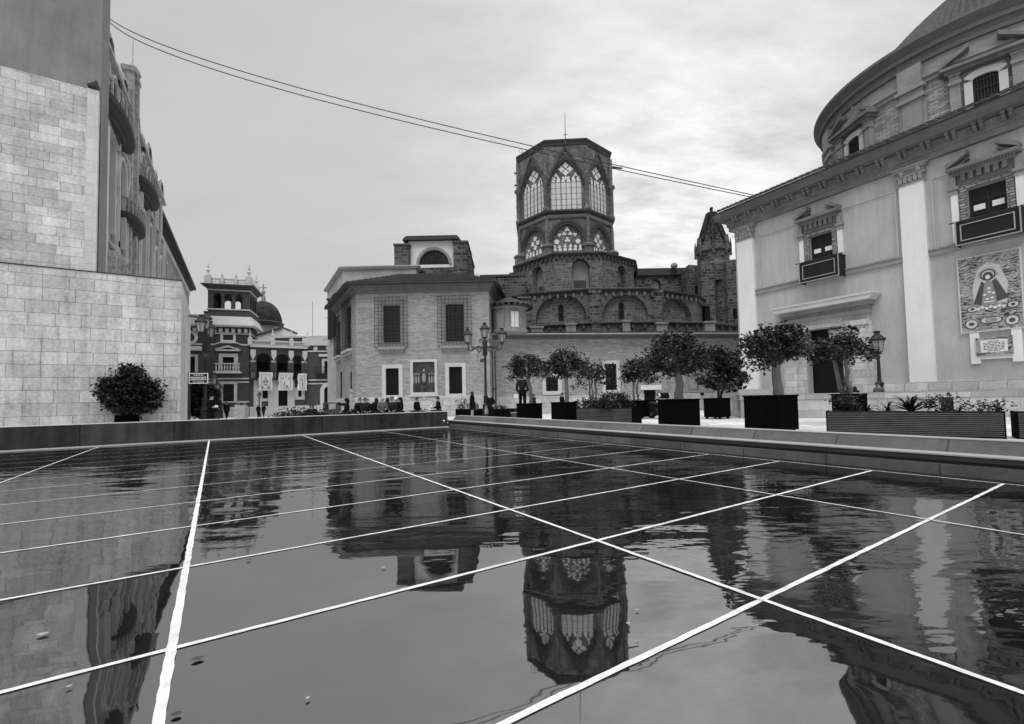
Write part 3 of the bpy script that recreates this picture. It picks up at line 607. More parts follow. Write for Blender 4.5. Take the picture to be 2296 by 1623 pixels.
mb = MB(); molding(mb, [fT.P(s_l0, 0), fT.P(sR, 0), fT.P(sR, 0, -hw)], [(0, z0 - 1.3), (.2, z0 - 1.3), (.2, z0 - 1.15), (0, z0 - 1.1)], False)
zm = fT.px(q3(300, 812))[1]; zm2 = fT.px(q3(560, 797))[1]; x1, x2 = W1[0] - 1.2, W1[1] + 1.2
fT.slab(mb, [(s_l0, zm), (x1, zm), (x1 + .8, zm2), (x2 - .8, zm2), (x2, zm), (sR, zm), (sR, zm + .22), (x2 - .1, zm + .22), (x2 - .9, zm2 + .22), (x1 + .9, zm2 + .22), (x1 + .1, zm + .22), (s_l0, zm + .22)], -.01, .13)
for y in (1110, 1142, 1318): zz = fT.px(q3(540, y))[1]; fT.box(mb, s_l0, sR + .05, zz - .1, zz + .1, -.01, .12)
for i in range(14): x = s_l0 + (sR - s_l0) * (i + .5) / 14; fT.box(mb, x - .2, x + .2, z0 - 1.05, z0 - .5, -.01, .4)
mb.build('tower_string', M['trim'], pt)
mb = MB()
for a, b, c, e in ((W1[0] - 3.2, W1[0] - .9, W1[2] - .3, W1[3] + .2), (W1[1] + .9, W1[1] + 3.0, W1[2] - .3, W1[3] + .2)):
    k = .35; o = [(a + k, c), (b - k, c), (b, c + k), (b, e - k), (b - k, e), (a + k, e), (a, e - k), (a, c + k)]; cx_, cz_ = (a + b) / 2, (c + e) / 2
    fT.ring(mb, [(cx_ + (x - cx_) * .88, cz_ + (z - cz_) * .84) for x, z in o], o, -.01, .07)
mb.build('panel_molding', M['pbrick'], pt)
window(pt, fT, W1, .25, None, 'pbrick', .05, (1, 1), sur=.32, smat='white', sd=.12)
w = window(pt, fT, W2, .3, None, 'dark', .08, (2, 3), sur=.5, smat='trim', sd=.14, swb=.02)
mb = MB(); a, b, c, e = W2; m_ = (a + b) / 2; pe = fT.px(q3(525, 866))[1]; pa = fT.px(q3(525, 818))[1]
fT.box(mb, a - .8, b + .8, pe, pe + .2, -.01, .5); fT.ring(mb, [(a - .6, pe + .2), (m_, pa - .25), (b + .6, pe + .2)], [(a - 1.0, pe + .2), (m_, pa), (b + 1.0, pe + .2)], -.01, .5, closed=False); mb.build('pediment', M['trim'], w)
mb = MB(); balustrade(mb, fT, a - .9, b + .9, c - .25, c + 1.0, .55, 9, .16); fT.box(mb, a - 1.1, b + 1.1, c - .5, c - .25, -.01, .8); mb.build('balcony', M['trim'], w)
window(pt, fT, W3, .3, None, 'pane', .1, (3, 2), sur=.4, smat='trim', sd=.12, swb=.02)
w = window(pt, fT, Wl, .3, None, 'dark', .08, (2, 3), sur=.35, smat='trim', sd=.14, swb=.02); mb = MB(); fT.box(mb, Wl[0] - .8, Wl[1] + .8, Wl[3] + .9, Wl[3] + 1.5, -.01, .5); mb.build('hood', M['white'], w)
mb = MB(); c = fT.px(q3(187, 745)); ri, ro = [], []
for i in range(20): an = 2 * pi * i / 20; ri.append((c[0] + .6 * math.cos(an), c[1] + .6 * math.sin(an))); ro.append((c[0] + 1.0 * math.cos(an), c[1] + 1.0 * math.sin(an)))
fT.ring(mb, ri, ro, -.01, .15); mb.build('round_window', M['white'], pt)
# loggia
fL = Fr.two((-38.6, 68.2), (-32.5, 71.9)); l0, l1 = fL.px(q3(718, 900))[0], fL.px(q3(1207, 900))[0] + .35
zl_t = fL.px(q3(960, 838))[1]; arL = [R3(*v, fL) + ('r',) for v in ((777, 880, 900, 1100), (957, 890, 1057, 1100), (1107, 902, 1175, 1100))]
zfl = fL.px(q3(950, 1110))[1]; arL = [(h[0], h[1], zfl, h[3], 'r') for h in arL]
dr = R3(965, 1215, 1080, 1400, fL); dr = (dr[0], dr[1], zb, dr[3]); lw = [R3(830, 1215, 875, 1285, fL), R3(1145, 1215, 1175, 1270, fL)]
mb = MB(); wall(mb, fL, l0, l1, zb, zfl, [dr] + lw, .3); wall(mb, fL, l0, l1, zfl, zl_t, arL, .5)
wall(mb, fL, l0, l1, zfl, zl_t, d=-2.6); mb.poly([fL.P(l0, zfl, -.1), fL.P(l1, zfl, -.1), fL.P(l1, zfl, -2.6), fL.P(l0, zfl, -2.6)]); mb.poly([fL.P(l0, zl_t), fL.P(l1, zl_t), fL.P(l1, zl_t, -6), fL.P(l0, zl_t, -6)])
mb.build('loggia_wall', M['pbrick'], pt)
ztb = fL.px(q3(960, 775))[1]; mb = MB(); fL.box(mb, l0, l1, zl_t, zl_t + .35, -.5, .35); fL.box(mb, l0, l1, ztb - .22, ztb, -.3, .3); fL.box(mb, l0, l1, zl_t + .35, ztb - .22, -.2, .05); mb.build('loggia_parapet', M['trim'], pt)
for k in (.0, .38, .71, 1.0): mb = MB(); x = l0 + (l1 - l0) * k; fL.box(mb, x - .3, x + .3, zl_t + .3, ztb + .15, -.35, .38); finial(mb, fL.P(x, 0), ztb + .15, 1.6, .3); mb.build('parapet_finial', M['trim'], pt)
for k, x in enumerate((l0 + .25, arL[0][0] - .3, arL[0][1] + .28, arL[1][0] - .28, arL[1][1] + .25, arL[2][0] - .25, arL[2][1] + .22, l1 - .25)):
    mb = MB(); zs = arL[0][3] - 1.35; c = fL.P(x, 0, -.2); mb.lathe([(.22, zfl), (.22, zfl + .9), (.17, zfl + 1.0), (.15, zs - .2), (.28, zs), (.28, zs + .2)], (c.x, c.y, 0), 8); mb.build('column', M['trim'], pt)
mb = MB()
for x in (l0 + .4, (arL[0][1] + arL[1][0]) / 2, (arL[1][1] + arL[2][0]) / 2, l1 - .4): fL.slab(mb, [(x - .35, zl_t - .4), (x - .35, zl_t - 1.2), (x, zl_t - 2.0), (x + .35, zl_t - 1.2), (x + .35, zl_t - .4)], -.02, .35)
mb.build('keystone_bracket', M['trim'], pt)
mb = MB(); fL.box(mb, l0, l1, zfl - .25, zfl, -.1, .7)
for i in range(40): x = l0 + (l1 - l0) * i / 39; fL.box(mb, x - .025, x + .025, zfl, zfl + 1.15, .6, .65)
fL.box(mb, l0, l1, zfl + 1.1, zfl + 1.16, .58, .67); mb.build('loggia_railing', M['iron'], pt)
for a, b in ((l0 + .5, arL[0][0] + .7), (arL[0][1] - .3, arL[1][0] + .2), (arL[1][1] - .1, arL[2][0] + .1)):
    mb = MB(); fL.box(mb, a, b, zb, zfl - .25, -.02, .22); mb.build('pilaster', M['trim'], pt)
mb = MB(); fillarch(mb, fL, dr, -.28); mb.build('door', M['dark'], pt)
mb = MB(); fL.frame(mb, dr, .4, -.02, .2, wb=0); mb.build('door_frame', M['trim'], pt)
for h in lw: window(pt, fL, h, .25, None, 'dark', .05, (1, 2), sur=.45, smat='trim', sd=.1)
for h in arL: 
    mb = MB(); m_ = (h[0] + h[1]) / 2; fL.box(mb, m_ - .75, m_ + .75, zfl + .02, h[3] - 1.2, -2.6, -2.52); mb.build('loggia_door', M['dark'], pt)
# right wing of the palace
fW = Fr.two((-32.5, 71.9), (-27.4, 72.6)); w0, w1 = -.6, fW.px(q3(1560, 900))[0]
zw = fW.px(q3(1350, 798))[1]; r1 = R3(1380, 955, 1452, 1065, fW); r2 = R3(1377, 1178, 1458, 1420, fW); r2 = (r2[0], r2[1], zb, r2[3], 'r')
mb = MB(); wall(mb, fW, w0, w1, zb, zw, [r1, r2], .3); mb.poly([fW.P(w0, zw), fW.P(w1, zw), fW.P(w1, zw, -10), fW.P(w0, zw, -10)]); mb.build('wing_wall', M['pbrick'], pt)
mb = MB(); zz = fW.px(q3(1350, 750))[1]; fW.box(mb, w0, w1, zw - .35, zw + .3, -.2, .4); fW.box(mb, w0, w0 + 3.2, zw + .3, zz, -.3, .1); balustrade(mb, fW, w0 + 3.2, w1, zw + .3, zz, -.1, 24, .12, .15); mb.build('wing_parapet', M['trim'], pt)
for y in (868, 1122, 1155): mb = MB(); z_ = fW.px(q3(1300, y))[1]; fW.box(mb, w0, w1, z_ - .1, z_ + .1, -.02, .12); mb.build('wing_string_course', M['trim'], pt)
w = window(pt, fW, r1, .3, None, 'dark', .08, (2, 3), sur=.4, smat='trim', sd=.12, swb=.02); mb = MB(); a, b, c, e = r1; fW.box(mb, a - .8, b + .8, e + .7, e + 1.1, -.02, .4); mb.build('hood', M['trim'], w)
mb = MB(); fW.box(mb, a - 1.4, b + 1.0, c - .25, c, -.02, .7); 
for i in range(18): x = a - 1.35 + (b - a + 2.3) * i / 17; fW.box(mb, x - .02, x + .02, c, c + 1.1, .62, .66)
fW.box(mb, a - 1.4, b + 1.0, c + 1.08, c + 1.13, .6, .68); mb.build('balcony', M['iron'], w)
window(pt, fW, r2, .3, 'r', 'dark', .08, (1, 1), sur=.6, smat='trim', sd=.14)
mb = MB()
for x, y in ((1300, 842), (1412, 838)): c = fW.px(q3(x, y)); fW.slab(mb, [(c[0] + .35 * math.cos(2 * pi * i / 12), c[1] + .35 * math.sin(2 * pi * i / 12)) for i in range(12)], -.01, .06)
mb.build('medallion', M['white'], pt)
mb = MB()
for f_, a, b in ((fT, sL - 6, sR), (fL, l0, l1), (fW, w0, w1)): f_.box(mb, a, b, zb, fT.px(q3(650, 1360))[1] - .0, -.03, .16)
mb.build('base_course', M['trim'], pt)
# tapestry banners
for i, (x0, y0, x1, y1, lab) in enumerate(((797, 1053, 917, 1215, 'left white tapestry banner with a pyramid of figures hanging from the loggia'), (972, 1058, 1098, 1213, 'middle white banner with a faint crescent emblem above the palace door'), (1142, 1065, 1222, 1214, 'narrow right hand banner with a single standing figure on the loggia'))):
    r = fL.rect(q3(x0, y0), q3(x1, y1), .75); a, b, c, e = r; f_ = fL.off(.75); t = thing('tapestry_banner', lab, 'banner', f_.P((a + b) / 2, c), 'tapestry banners on the palace')
    mb = MB(); n = 10; rows = [[f_.P(a + (b - a) * j / 6 + .05 * math.sin(k * 1.1 + i), e - (e - c) * k / n, .05 * math.sin(j * 1.4 + k * .5 + i)) for j in range(7)] for k in range(n + 1)]; mb.grid(rows); mb.grid([[p - fL.n * .03 for p in r_] for r_ in rows]); cl = mb.build('cloth', M['white'], t, True)
    mb = MB(); w_, h_ = b - a, e - c; m_ = (a + b) / 2
    fig = {0: [(0, .32, .34, .0), (-.1, .5, .2, .1), (.1, .5, .18, .1), (0, .66, .12, .1), (-.25, .16, .2, .1), (.2, .16, .2, .08)], 1: [(0, .78, .12, .04), (-.1, .42, .1, .1), (-.12, .3, .1, .1), (.08, .22, .16, .08), (-.2, .68, .1, .05), (.2, .68, .1, .05)], 2: [(0, .62, .14, .14), (.02, .4, .16, .16), (0, .78, .1, .06), (-.2, .66, .16, .05), (.05, .22, .12, .1)]}[i]
    for (fx, fz, fw_, fh) in fig:
        f_.slab(mb, [(m_ + w_ * (fx + fw_ * .5 * math.cos(2 * pi * k / 8)), c + h_ * (fz + (fh + .06) * .6 * math.sin(2 * pi * k / 8))) for k in range(8)], .07, .085)
    mb.build('woven_figure', M['trim2'], cl)
    mb = MB(); f_.frame(mb, (a + .35, b - .35, c + .35, e - .35), .06, .066, .08); mb.build('border', M['trim2'], cl)
# domed church and white house behind the palace
pc = at(590, 720, 95); dm = thing('domed_church', 'church dome of dark glazed tiles on a pale drum with a cross on top', 'church', (pc.x, pc.y, 0))
def zD(y, Y=95): return at(590, y, Y).z
Rd = 34 * 95 / 1020 * 1.1
mb = MB(); mb.lathe([(Rd * .94, 0), (Rd * .94, zD(733))], (pc.x, pc.y, 0), 24); mb.build('drum', M['farstucco'], dm, True)
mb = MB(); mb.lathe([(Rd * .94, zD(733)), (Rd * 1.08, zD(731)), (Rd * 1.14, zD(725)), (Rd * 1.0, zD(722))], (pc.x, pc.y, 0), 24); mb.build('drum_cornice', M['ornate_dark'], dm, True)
M['glazed'] = masonry('glazed_tile', .008, .035, .03, .5, .35, .03, .6, .6, .85, .02)
mb = MB(); z0, z1 = zD(723), zD(676); mb.lathe([(Rd * 1.02 * math.cos(a * pi / 20), z0 + (z1 - z0) * math.sin(a * pi / 20)) for a in range(10)] + [(.5, z1)], (pc.x, pc.y, 0), 24); mb.build('dome', M['glazed'], dm, True)
for i in range(12): mb = MB(); an = 2 * pi * i / 12 + .13; mb.tube([(pc.x + (Rd * 1.03) * math.cos(a * pi / 20) * math.cos(an), pc.y + (Rd * 1.03) * math.cos(a * pi / 20) * math.sin(an), z0 + (z1 - z0) * math.sin(a * pi / 20)) for a in range(10)], .09, 5); mb.build('rib', M['ornate_dark'], dm)
mb = MB(); mb.lathe([(.55, z1 - .3), (.4, z1 + 1.2), (.2, z1 + 1.4), (.45, z1 + 2.0), (.15, z1 + 2.6), (.06, z1 + 3.6), (.05, zD(640))], (pc.x, pc.y, 0), 8); zz = zD(645); mb.box(pc.x - .8, pc.x + .8, pc.y - .06, pc.y + .06, zz - .1, zz + .1); mb.box(pc.x - .1, pc.x + .1, pc.y - .06, pc.y + .06, zz - .8, zz + .8); mb.build('cross', M['trim2'], dm)
wp = at(610, 745, 86); t = thing('white_house', 'white gabled house wall just behind the palace loggia', 'house', (wp.x, wp.y, 0))
fh = Fr((wp.x - 5, 86), (1, .12)); mb = MB(); a = fh.px(q3(755, 740)); b = fh.px(q3(1003, 662)); c_ = fh.px(q3(1010, 740)); d_ = fh.px(q3(1240, 742))
mb2 = MB(); fh.slab(mb2, [(a[0], 5), (d_[0], 5), (d_[0], d_[1] - .5), (c_[0], c_[1]), (b[0], b[1]), (a[0], a[1])], -8, 0); mb2.build('wall', M['farwhite'], t)
mb2 = MB(); fh.slab(mb2, [(a[0] - .3, a[1]), (b[0] + .2, b[1]), (b[0] + .2, b[1] + .25), (a[0] - .3, a[1] + .25)], -8, .3); mb2.build('roof', M['ornate_dark'], t)
fh2 = Fr((-30, 84), (1, .03)); t = thing('white_rooftop_house', 'low white rooftop building seen above the right wing of the palace', 'house', (-28, 84, 0)); mb = MB()
a = fh2.px(q3(1010, 745)); b = fh2.px(q3(1470, 728)); fh2.box(mb, a[0], b[0] + 8, 4, b[1], -8, 0); a2 = fh2.px(q3(1425, 665)); fh2.box(mb, a2[0], b[0] + 8, b[1], a2[1], -5, -1); mb.build('wall', M['farwhite'], t)
mb = MB(); a = fh2.px(q3(950, 782)); b = fh2.px(q3(1270, 758)); fh2.box(mb, a[0], b[0], b[1] - 2.2, b[1], -3, 2); mb.build('awning', M['ornate_dark'], t)
for x, yt, yb, lab in ((1273, 425, 730, 'tallest thin roof aerial behind the palace wing'), (1412, 568, 720, 'short thin roof aerial with a crossbar near the brick house corner')):
    p0, p1 = at(*q3(x, yb), 83), at(*q3(x, yt), 83); mb = MB(); mb.tube([p0, p1], .05, 5)
    if yt > 500: mb.tube([p1 + Vector((-.7, 0, -.1)), p1 + Vector((.9, 0, 0))], .04, 5)
    t = tag(mb.build('roof_aerial', M['trim2'], loc=tuple(p0)), lab, 'aerial')
# ================================================================== brick corner building (centre)
q4 = crop(1150, 800, 2.164)
fC = Fr((0, 36), (1, 0)); xl = fC.px(q4(247, 800))[0]; xr = fC.px(q4(1268, 700))[0]; zw = fC.px(q4(700, 488))[1]; ze = fC.px(q4(700, 428), .8)[1]
LB, FL, FRt, RB = (xl - 4.7, 44.0), (xl, 36), (xr, 36), (xr + .75, 44.0)
def R4(x0, y0, x1, y1, f=fC): return f.rect(q4(x0, y0), q4(x1, y1))
ct = thing('brick_corner_building', 'two storey old brick building with barred windows, a tiled hip roof and deep eaves', 'building', (xl + 5, 36, .3))
up = [R4(455, 617, 587, 900), R4(935, 607, 1077, 890)]; gd = [R4(476, 1100, 578, 1305), R4(961, 1088, 1065, 1293)]
fCl = Fr.two(FL, LB); lf = (Vector(LB) - Vector(FL)).length
ul = [R4(165, 640, 210, 950, fCl), R4(101, 752, 128, 1000, fCl)]; gl_ = [R4(199, 1130, 216, 1325, fCl), R4(123, 1130, 141, 1325, fCl)]
zpl = fC.px(q4(700, 1318))[1]
mb = MB(); wall(mb, fC, xl, xr, zpl, zw + .3, up + gd, .4); wall(mb, fCl, 0, lf, zpl, zw + .3, ul + gl_, .4)
fCr = Fr((xr, 36), (RB[0] - xr, RB[1] - 36)); wall(mb, fCr, 0, 8.05, zpl, zw + .3); fCb = Fr.two(LB, RB); wall(mb, fCb, 0, (Vector(RB) - Vector(LB)).length, zpl, zw + .3)
mb.build('wall', M['brick'], ct)
mb = MB(); molding(mb, [LB, FL, FRt, RB], [(.06, -.8), (.06, zpl - .06), (.0, zpl + .01)]); mb.build('plinth', M['plinth'], ct)
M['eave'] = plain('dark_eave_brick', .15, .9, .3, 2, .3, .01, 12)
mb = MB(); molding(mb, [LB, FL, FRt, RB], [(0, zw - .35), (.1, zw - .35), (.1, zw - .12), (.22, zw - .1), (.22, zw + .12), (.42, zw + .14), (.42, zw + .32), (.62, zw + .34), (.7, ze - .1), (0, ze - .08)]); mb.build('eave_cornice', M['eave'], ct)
E_ = [Vector((p[0], p[1], ze - .06)) for p in offset_poly([LB, FL, FRt, RB], .85)]
RL, RR = at(*q4(575, 376), 41.2), at(*q4(1125, 380), 41.2); RLb, RRb = RL + Vector((-1.5, 6, -.5)), RR + Vector((.5, 6, -.5))
mb = MB(); mb.poly([E_[1], E_[2], RR, RL]); mb.poly([E_[0], E_[1], RL]); mb.poly([E_[2], E_[3], RR]); mb.poly([E_[0], RL, RR, E_[3]])
for a in range(4): b_ = (a + 1) % 4; mb.poly([E_[a], E_[b_], E_[b_] - Vector((0, 0, .09)), E_[a] - Vector((0, 0, .09))])
mb.poly([e - Vector((0, 0, .09)) for e in E_][::-1])
mid = (E_[1] + E_[2]) / 2; upv = ((RL + RR) / 2 - mid); Lr = upv.length; ww = (E_[2] - E_[1]).length; a0 = (RL.x - E_[1].x) / ww; a1 = (E_[2].x - RR.x) / ww
upn = Vector((0, upv.y, upv.z))
tile_rows(mb, E_[1], E_[2], upn, lambda t: Lr * min(1, t / a0, (1 - t) / a1), .27, .1)
m2 = (E_[0] + E_[1]) / 2; d2 = (E_[1] - E_[0]).normalized(); u2 = (RL - m2); u2 = u2 - d2 * u2.dot(d2); L2 = u2.length
tile_rows(mb, E_[0], E_[1], u2, lambda t: L2 * min(1, t / .5, (1 - t) / .5) * .95, .27, .1)
mb.build('roof', M['roof'], ct)
for h in up: window(ct, fC, h, .35, None, 'pane', .09, (2, 3), sur=.36, smat='trim2', sd=.03, sill=(.22, .42, .34), grille=(9, 14, .22, .014, .62))
for h in gd: window(ct, fC, h, .3, None, 'dark', .06, (1, 1), sur=.3, smat='trim', sd=.07, grille=(7, 13, -.12, .012, -.01))
for h in ul: window(ct, fCl, h, .3, None, 'pane', .09, (2, 3), sill=(.2, .4, .34), grille=(6, 14, .22, .02, .35))
for h in gl_: window(ct, fCl, h, .3, None, 'dark', .06, (1, 1), grille=(4, 10, -.1, .012, -.01))
r = R4(685, 1052, 855, 1282); t = ct
mb = MB(); fC.frame(mb, r, .2, -.01, .12); a, b, c, e = r; fC.box(mb, a - .3, b + .3, c - .32, c - .2, -.01, .2); fC.slab(mb, [((a + b) / 2 - .2, c - .32), ((a + b) / 2, c - .62), ((a + b) / 2 + .2, c - .32)], -.01, .12)
pf = mb.build('tile_picture', M['trim'], ct)
mb = MB(); fC.box(mb, a, b, c, e, -.01, .04); M['tilepic'] = masonry('dark_picture_tiles', .03, .07, .015, .28, .28, .008, .8, 1.5, .35, .003, 0, .6, 0, 1, 0); mb.build('picture_tiles', M['tilepic'], pf)
mb = MB(); m_ = (a + b) / 2; rr = random.Random(11)
def blob(f_, mb, cx_, cz_, w_, h_, d, n=7): f_.slab(mb, [(cx_ + w_ * math.cos(2 * pi * i / n + .3), cz_ + h_ * math.sin(2 * pi * i / n + .3)) for i in range(n)], d - .01, d)
for k in range(4):
    for sgn in (-1, 1): x = m_ + sgn * (.42 + k * .2); blob(fC, mb, x, c + 1.0, .07, .3, .05 + k * .001); blob(fC, mb, x, c + 1.45 + .03 * (k % 2), .06, .09, .05)
blob(fC, mb, m_, c + 1.15, .17, .38, .052); blob(fC, mb, m_, c + 1.75, .1, .14, .053); 
mb.build('picture_figures', M['trim2'], pf)
mb = MB(); p = fC.P(xl - .9, 0, 0); fCl.box(mb, 1.45, 1.62, .3, zpl + .5, 0, .2); fCl.box(mb, 1.4, 1.67, zpl + .5, zpl + .75, 0, .25); mb.build('meter_box', M['plinth'], ct)
# pale block behind and left
t = thing('pale_attic_block', 'pale smooth stone block with a flat cornice rising behind the brick building roof', 'building', (-14, 47, 0))
fA = Fr((0, 46), (1, 0)); a = fA.px(q4(142, 322)); b = fA.px(q4(560, 312)); z_ = a[1]; A1 = (a[0], 46); A0 = (a[0] - 5.2, 55); A2 = (b[0] + 2, 46); A3 = (b[0] + 2, 55)
M['palestone'] = masonry('pale_attic_stone', .42, .5, .36, 1.2, .5, .01, .2, .6)
mb = MB(); mb.prism([A0, A1, A2, A3], 0, z_ - .35); mb.build('wall', M['palestone'], t)
mb = MB(); molding(mb, [A0, A1, A2, A3], [(0, z_ - .35), (.2, z_ - .3), (.35, z_ - .1), (.35, z_), (0, z_ + .08)]); mb.poly([(p[0], p[1], z_ + .07) for p in (A0, A1, A2, A3)]); mb.build('cornice', M['palestone'], t)
p0 = at(*q4(82, 572), 48); p1 = at(*q4(22, 570), 48); mb = MB(); mb.tube([p0 + Vector((1.5, 0, -.3)), p0, p1], [.22, .2, .12], 6); mb.build('stone_spout', M['stone_trim'], t)
p0 = at(*q4(110, 450), 50); mb = MB(); fAl = Fr.two(A1, A0); fAl.box(mb, 3.2, 8, z_ - 6.5, z_ - 2.0, -.02, .3); mb.build('dark_louvre', M['dark'], t)
# lunette attic
fB = Fr((0, 47.5), (1, 0))
def RB_(x0, y0, x1, y1): return fB.rect(q4(x0, y0), q4(x1, y1))
t = thing('lunette_attic', 'white plastered attic with a big half round window between two rough stone piers', 'building', (-5, 47, 0))
r = RB_(650, 125, 1008, 332); lu = RB_(727, 185, 962, 300); lu = (lu[0], lu[1], lu[2], lu[2] + (lu[1] - lu[0]) / 2, 'r')
mb = MB(); wall(mb, fB, r[0], r[1], r[2], r[3], [lu], .35, thick=6); mb.build('wall', M['white'], t)
w = window(t, fB, lu, .3, 'r', 'pane', .08, (2, 1), sur=.28, smat='trim2', sd=.08)
mb = MB(); m_ = (lu[0] + lu[1]) / 2; Rl = (lu[1] - lu[0]) / 2
for i in range(1, 10): an = pi * i / 10; fB.slab(mb, [(m_, lu[2] + .05), (m_ + Rl * .95 * math.cos(an - .008), lu[2] + Rl * .95 * math.sin(an - .008)), (m_ + Rl * .95 * math.cos(an + .008), lu[2] + Rl * .95 * math.sin(an + .008))], -.26, -.22 + i * .001)
for k in (.3, .5, .7, .88): fB.ring(mb, [(m_ + Rl * k * math.cos(pi * i / 16), lu[2] + Rl * k * math.sin(pi * i / 16)) for i in range(17)], [(m_ + Rl * (k + .012) * math.cos(pi * i / 16), lu[2] + Rl * (k + .012) * math.sin(pi * i / 16)) for i in range(17)], -.25, -.2, closed=False)
mb.build('lattice', M['wood'], w)
mb = MB(); a, b = r[0] - .55, r[1] + .9; z_ = r[3]; fB.slab(mb, [(a, z_), (b - .5, z_), (b, z_ - .6), (b + .05, z_ - .45), (b - .45, z_ + .28), (b - .5, z_ + .3), (a + .2, z_ + .3)], -6.3, .5); fB.box(mb, a + .3, b - .6, z_ + .3, z_ + .5, -6.3, .3); mb.build('roof', M['roof'], t)
for x0, y0, x1, d in ((553, 172, 668, .7), (1000, 150, 1112, .7), (1108, 245, 1133, .2)):
    q = RB_(x0, y0, x1, 400); mb = MB(); fB.box(mb, q[0], q[1], 6, q[3], -4, d); fB.box(mb, q[0] - .08, q[1] + .08, q[3], q[3] + .18, -4.1, d + .08); mb.build('stone_pier', M['stone_dark'], t)
q = RB_(668, 333, 1000, 400); mb = MB(); fB.box(mb, q[0], q[1], 6, q[3], -4, .25); mb.build('stone_base', M['stone_dark'], t)
# round stair turret
tc_ = at(*q4(1424, 700), 38.2); t = thing('round_turret', 'small round turret with pale paired shutters and a conical tiled roof', 'turret', (tc_.x, tc_.y, 6))
def zt_(y, Y=37.3): return at(*q4(1424, y), Y).z
Rt = 1.42; mb = MB(); mb.lathe([(Rt * .8, zt_(835)), (Rt + .12, zt_(820)), (Rt + .12, zt_(795)), (Rt, zt_(790)), (Rt, zt_(640)), (Rt + .2, zt_(630)), (Rt + .3, zt_(618))], (tc_.x, tc_.y, 0), 20); mb.build('wall', M['stone_trim'] if False else M['trim2'], t, True)
mb = MB(); zz = zt_(628); za = at(*q4(1415, 556), 38.2).z
for i in range(26):
    an = 2 * pi * i / 26; d_ = Vector((math.cos(an), math.sin(an), 0)); s_ = Vector((-d_.y, d_.x, 0)); rows = []
    for k in range(5):
        f_ = k / 4; R_ = (Rt + .62) * (1 - f_) + .1 * f_; w_ = .17 * (1 - f_) + .03; z_ = zz + (za - zz) * f_
        rows.append([Vector((tc_.x, tc_.y, z_)) + d_ * R_ + s_ * (w_ * math.cos(pi - pi * j / 4)) + Vector((0, 0, w_ * math.sin(pi * j / 4))) for j in range(5)])
    mb.grid(rows)
mb.lathe([(Rt + .6, zz - .02), (.12, za)], (tc_.x, tc_.y, 0), 20); mb.ball((tc_.x, tc_.y, za + .1), .16); mb.build('roof', M['roof'], t)
for x0, x1 in ((1352, 1395), (1432, 1478)):
    p0, p1 = at(*q4(x0, 720), 37.2), at(*q4(x1, 720), 37.2); an = [math.atan2(p.y - tc_.y, p.x - tc_.x) for p in (p0, p1)]
    z0, z1 = zt_(785, 37), zt_(667, 37); A = [Vector((tc_.x + (Rt + .03) * math.cos(a), tc_.y + (Rt + .03) * math.sin(a), 0)) for a in an]; f_ = Fr.two(A[0], A[1]); L_ = (A[1] - A[0]).length
    mb = MB(); f_.box(mb, 0, L_, z0, z1, -.1, .1); o = mb.build('shutter', M['white'] if x0 > 1400 else M['trim2'], t)
    mb = MB(); f_.frame(mb, (0, L_, z0, z1), .07, -.1, .14); f_.box(mb, L_ / 2 - .02, L_ / 2 + .02, z0, z1, .1, .12); mb.build('shutter_frame', M['trim2'], o)
# ================================================================== low brick wing
q7 = crop(1600, 950, 2.087)
G0, G1 = at(1122, 752, 38.3), at(1668, 748, 41.0); fG = Fr.two(G0, G1); Lg = (Vector((G1.x, G1.y)) - Vector((G0.x, G0.y))).length
def R7(x0, y0, x1, y1, f=fG): return f.rect(q7(x0, y0), q7(x1, y1))
t = wg = thing('brick_wing', 'long low brick wing with a tiled eave running below the cathedral apse', 'building', (G0.x + 8, G0.y, .3))
zg = fG.px(q7(900, 512))[1]; zpl2 = fG.px(q7(1000, 948))[1]
ws = [R7(705, 815, 797, 915), R7(1143, 715, 1232, 907)]; wb = [R7(1755, 800, 1838, 908), R7(2010, 800, 2105, 905)]; dd = R7(1432, 905, 1528, 1080); dd = (dd[0], dd[1], -.4, dd[3])
mb = MB(); wall(mb, fG, -1.5, Lg, zpl2, zg, ws + [(dd[0], dd[1], zpl2, dd[3])] + wb, .3); mb.build('wall', M['brick'], wg)
mb = MB(); fG.box(mb, -1.5, dd[0], -.8, zpl2, -.3, .05); fG.box(mb, dd[1], Lg, -.8, zpl2, -.3, .05); mb.build('plinth', M['plinth'], wg)
for h in ws: window(wg, fG, h, .28, None, 'dark', .06, (1, 1), sur=.3, smat='trim', sd=.07, grille=(6, 11, -.1, .012, -.01))
for h in wb: window(wg, fG, h, .14, None, 'brick', .03, (1, 1), sur=.2, smat='trim2', sd=.05)
mb = MB(); fillarch(mb, fG, dd, -.25); mb.build('door', M['dark'], wg); a, b, c, e = dd
mb = MB(); q = R7(1407, 872, 1560, 905); fG.box(mb, *q, -.02, .1); mb.build('lintel', M['white'], wg)
mb = MB(); q = R7(1450, 830, 1508, 870); fG.box(mb, *q, -.02, .04); mb.build('wall_patch', M['trim2'], wg)
mb = MB(); q = R7(1605, 790, 1622, 960); fG.box(mb, *q, -.01, .12); p = fG.P((q[0] + q[1]) / 2, 0, .1); mb.tube([(p.x, p.y, q[2]), (p.x, p.y, q[3] + 2.5)], .07, 8); mb.build('downpipe', M['trim2'], wg)
mb = MB(); 
for x0, y0, x1, y1 in ((1655, 925, 1678, 975), (1850, 928, 1872, 945)): fG.box(mb, *R7(x0, y0, x1, y1), -.02, .15)
mb.build('wall_box', M['dark'], wg)
mb = MB(); fG.box(mb, -1.5, Lg, zg - .22, zg - .02, -.02, .1); fG.box(mb, -1.2, Lg, zg, zg + .18, -.4, .5); mb.build('eave_cornice', M['eave'], wg)
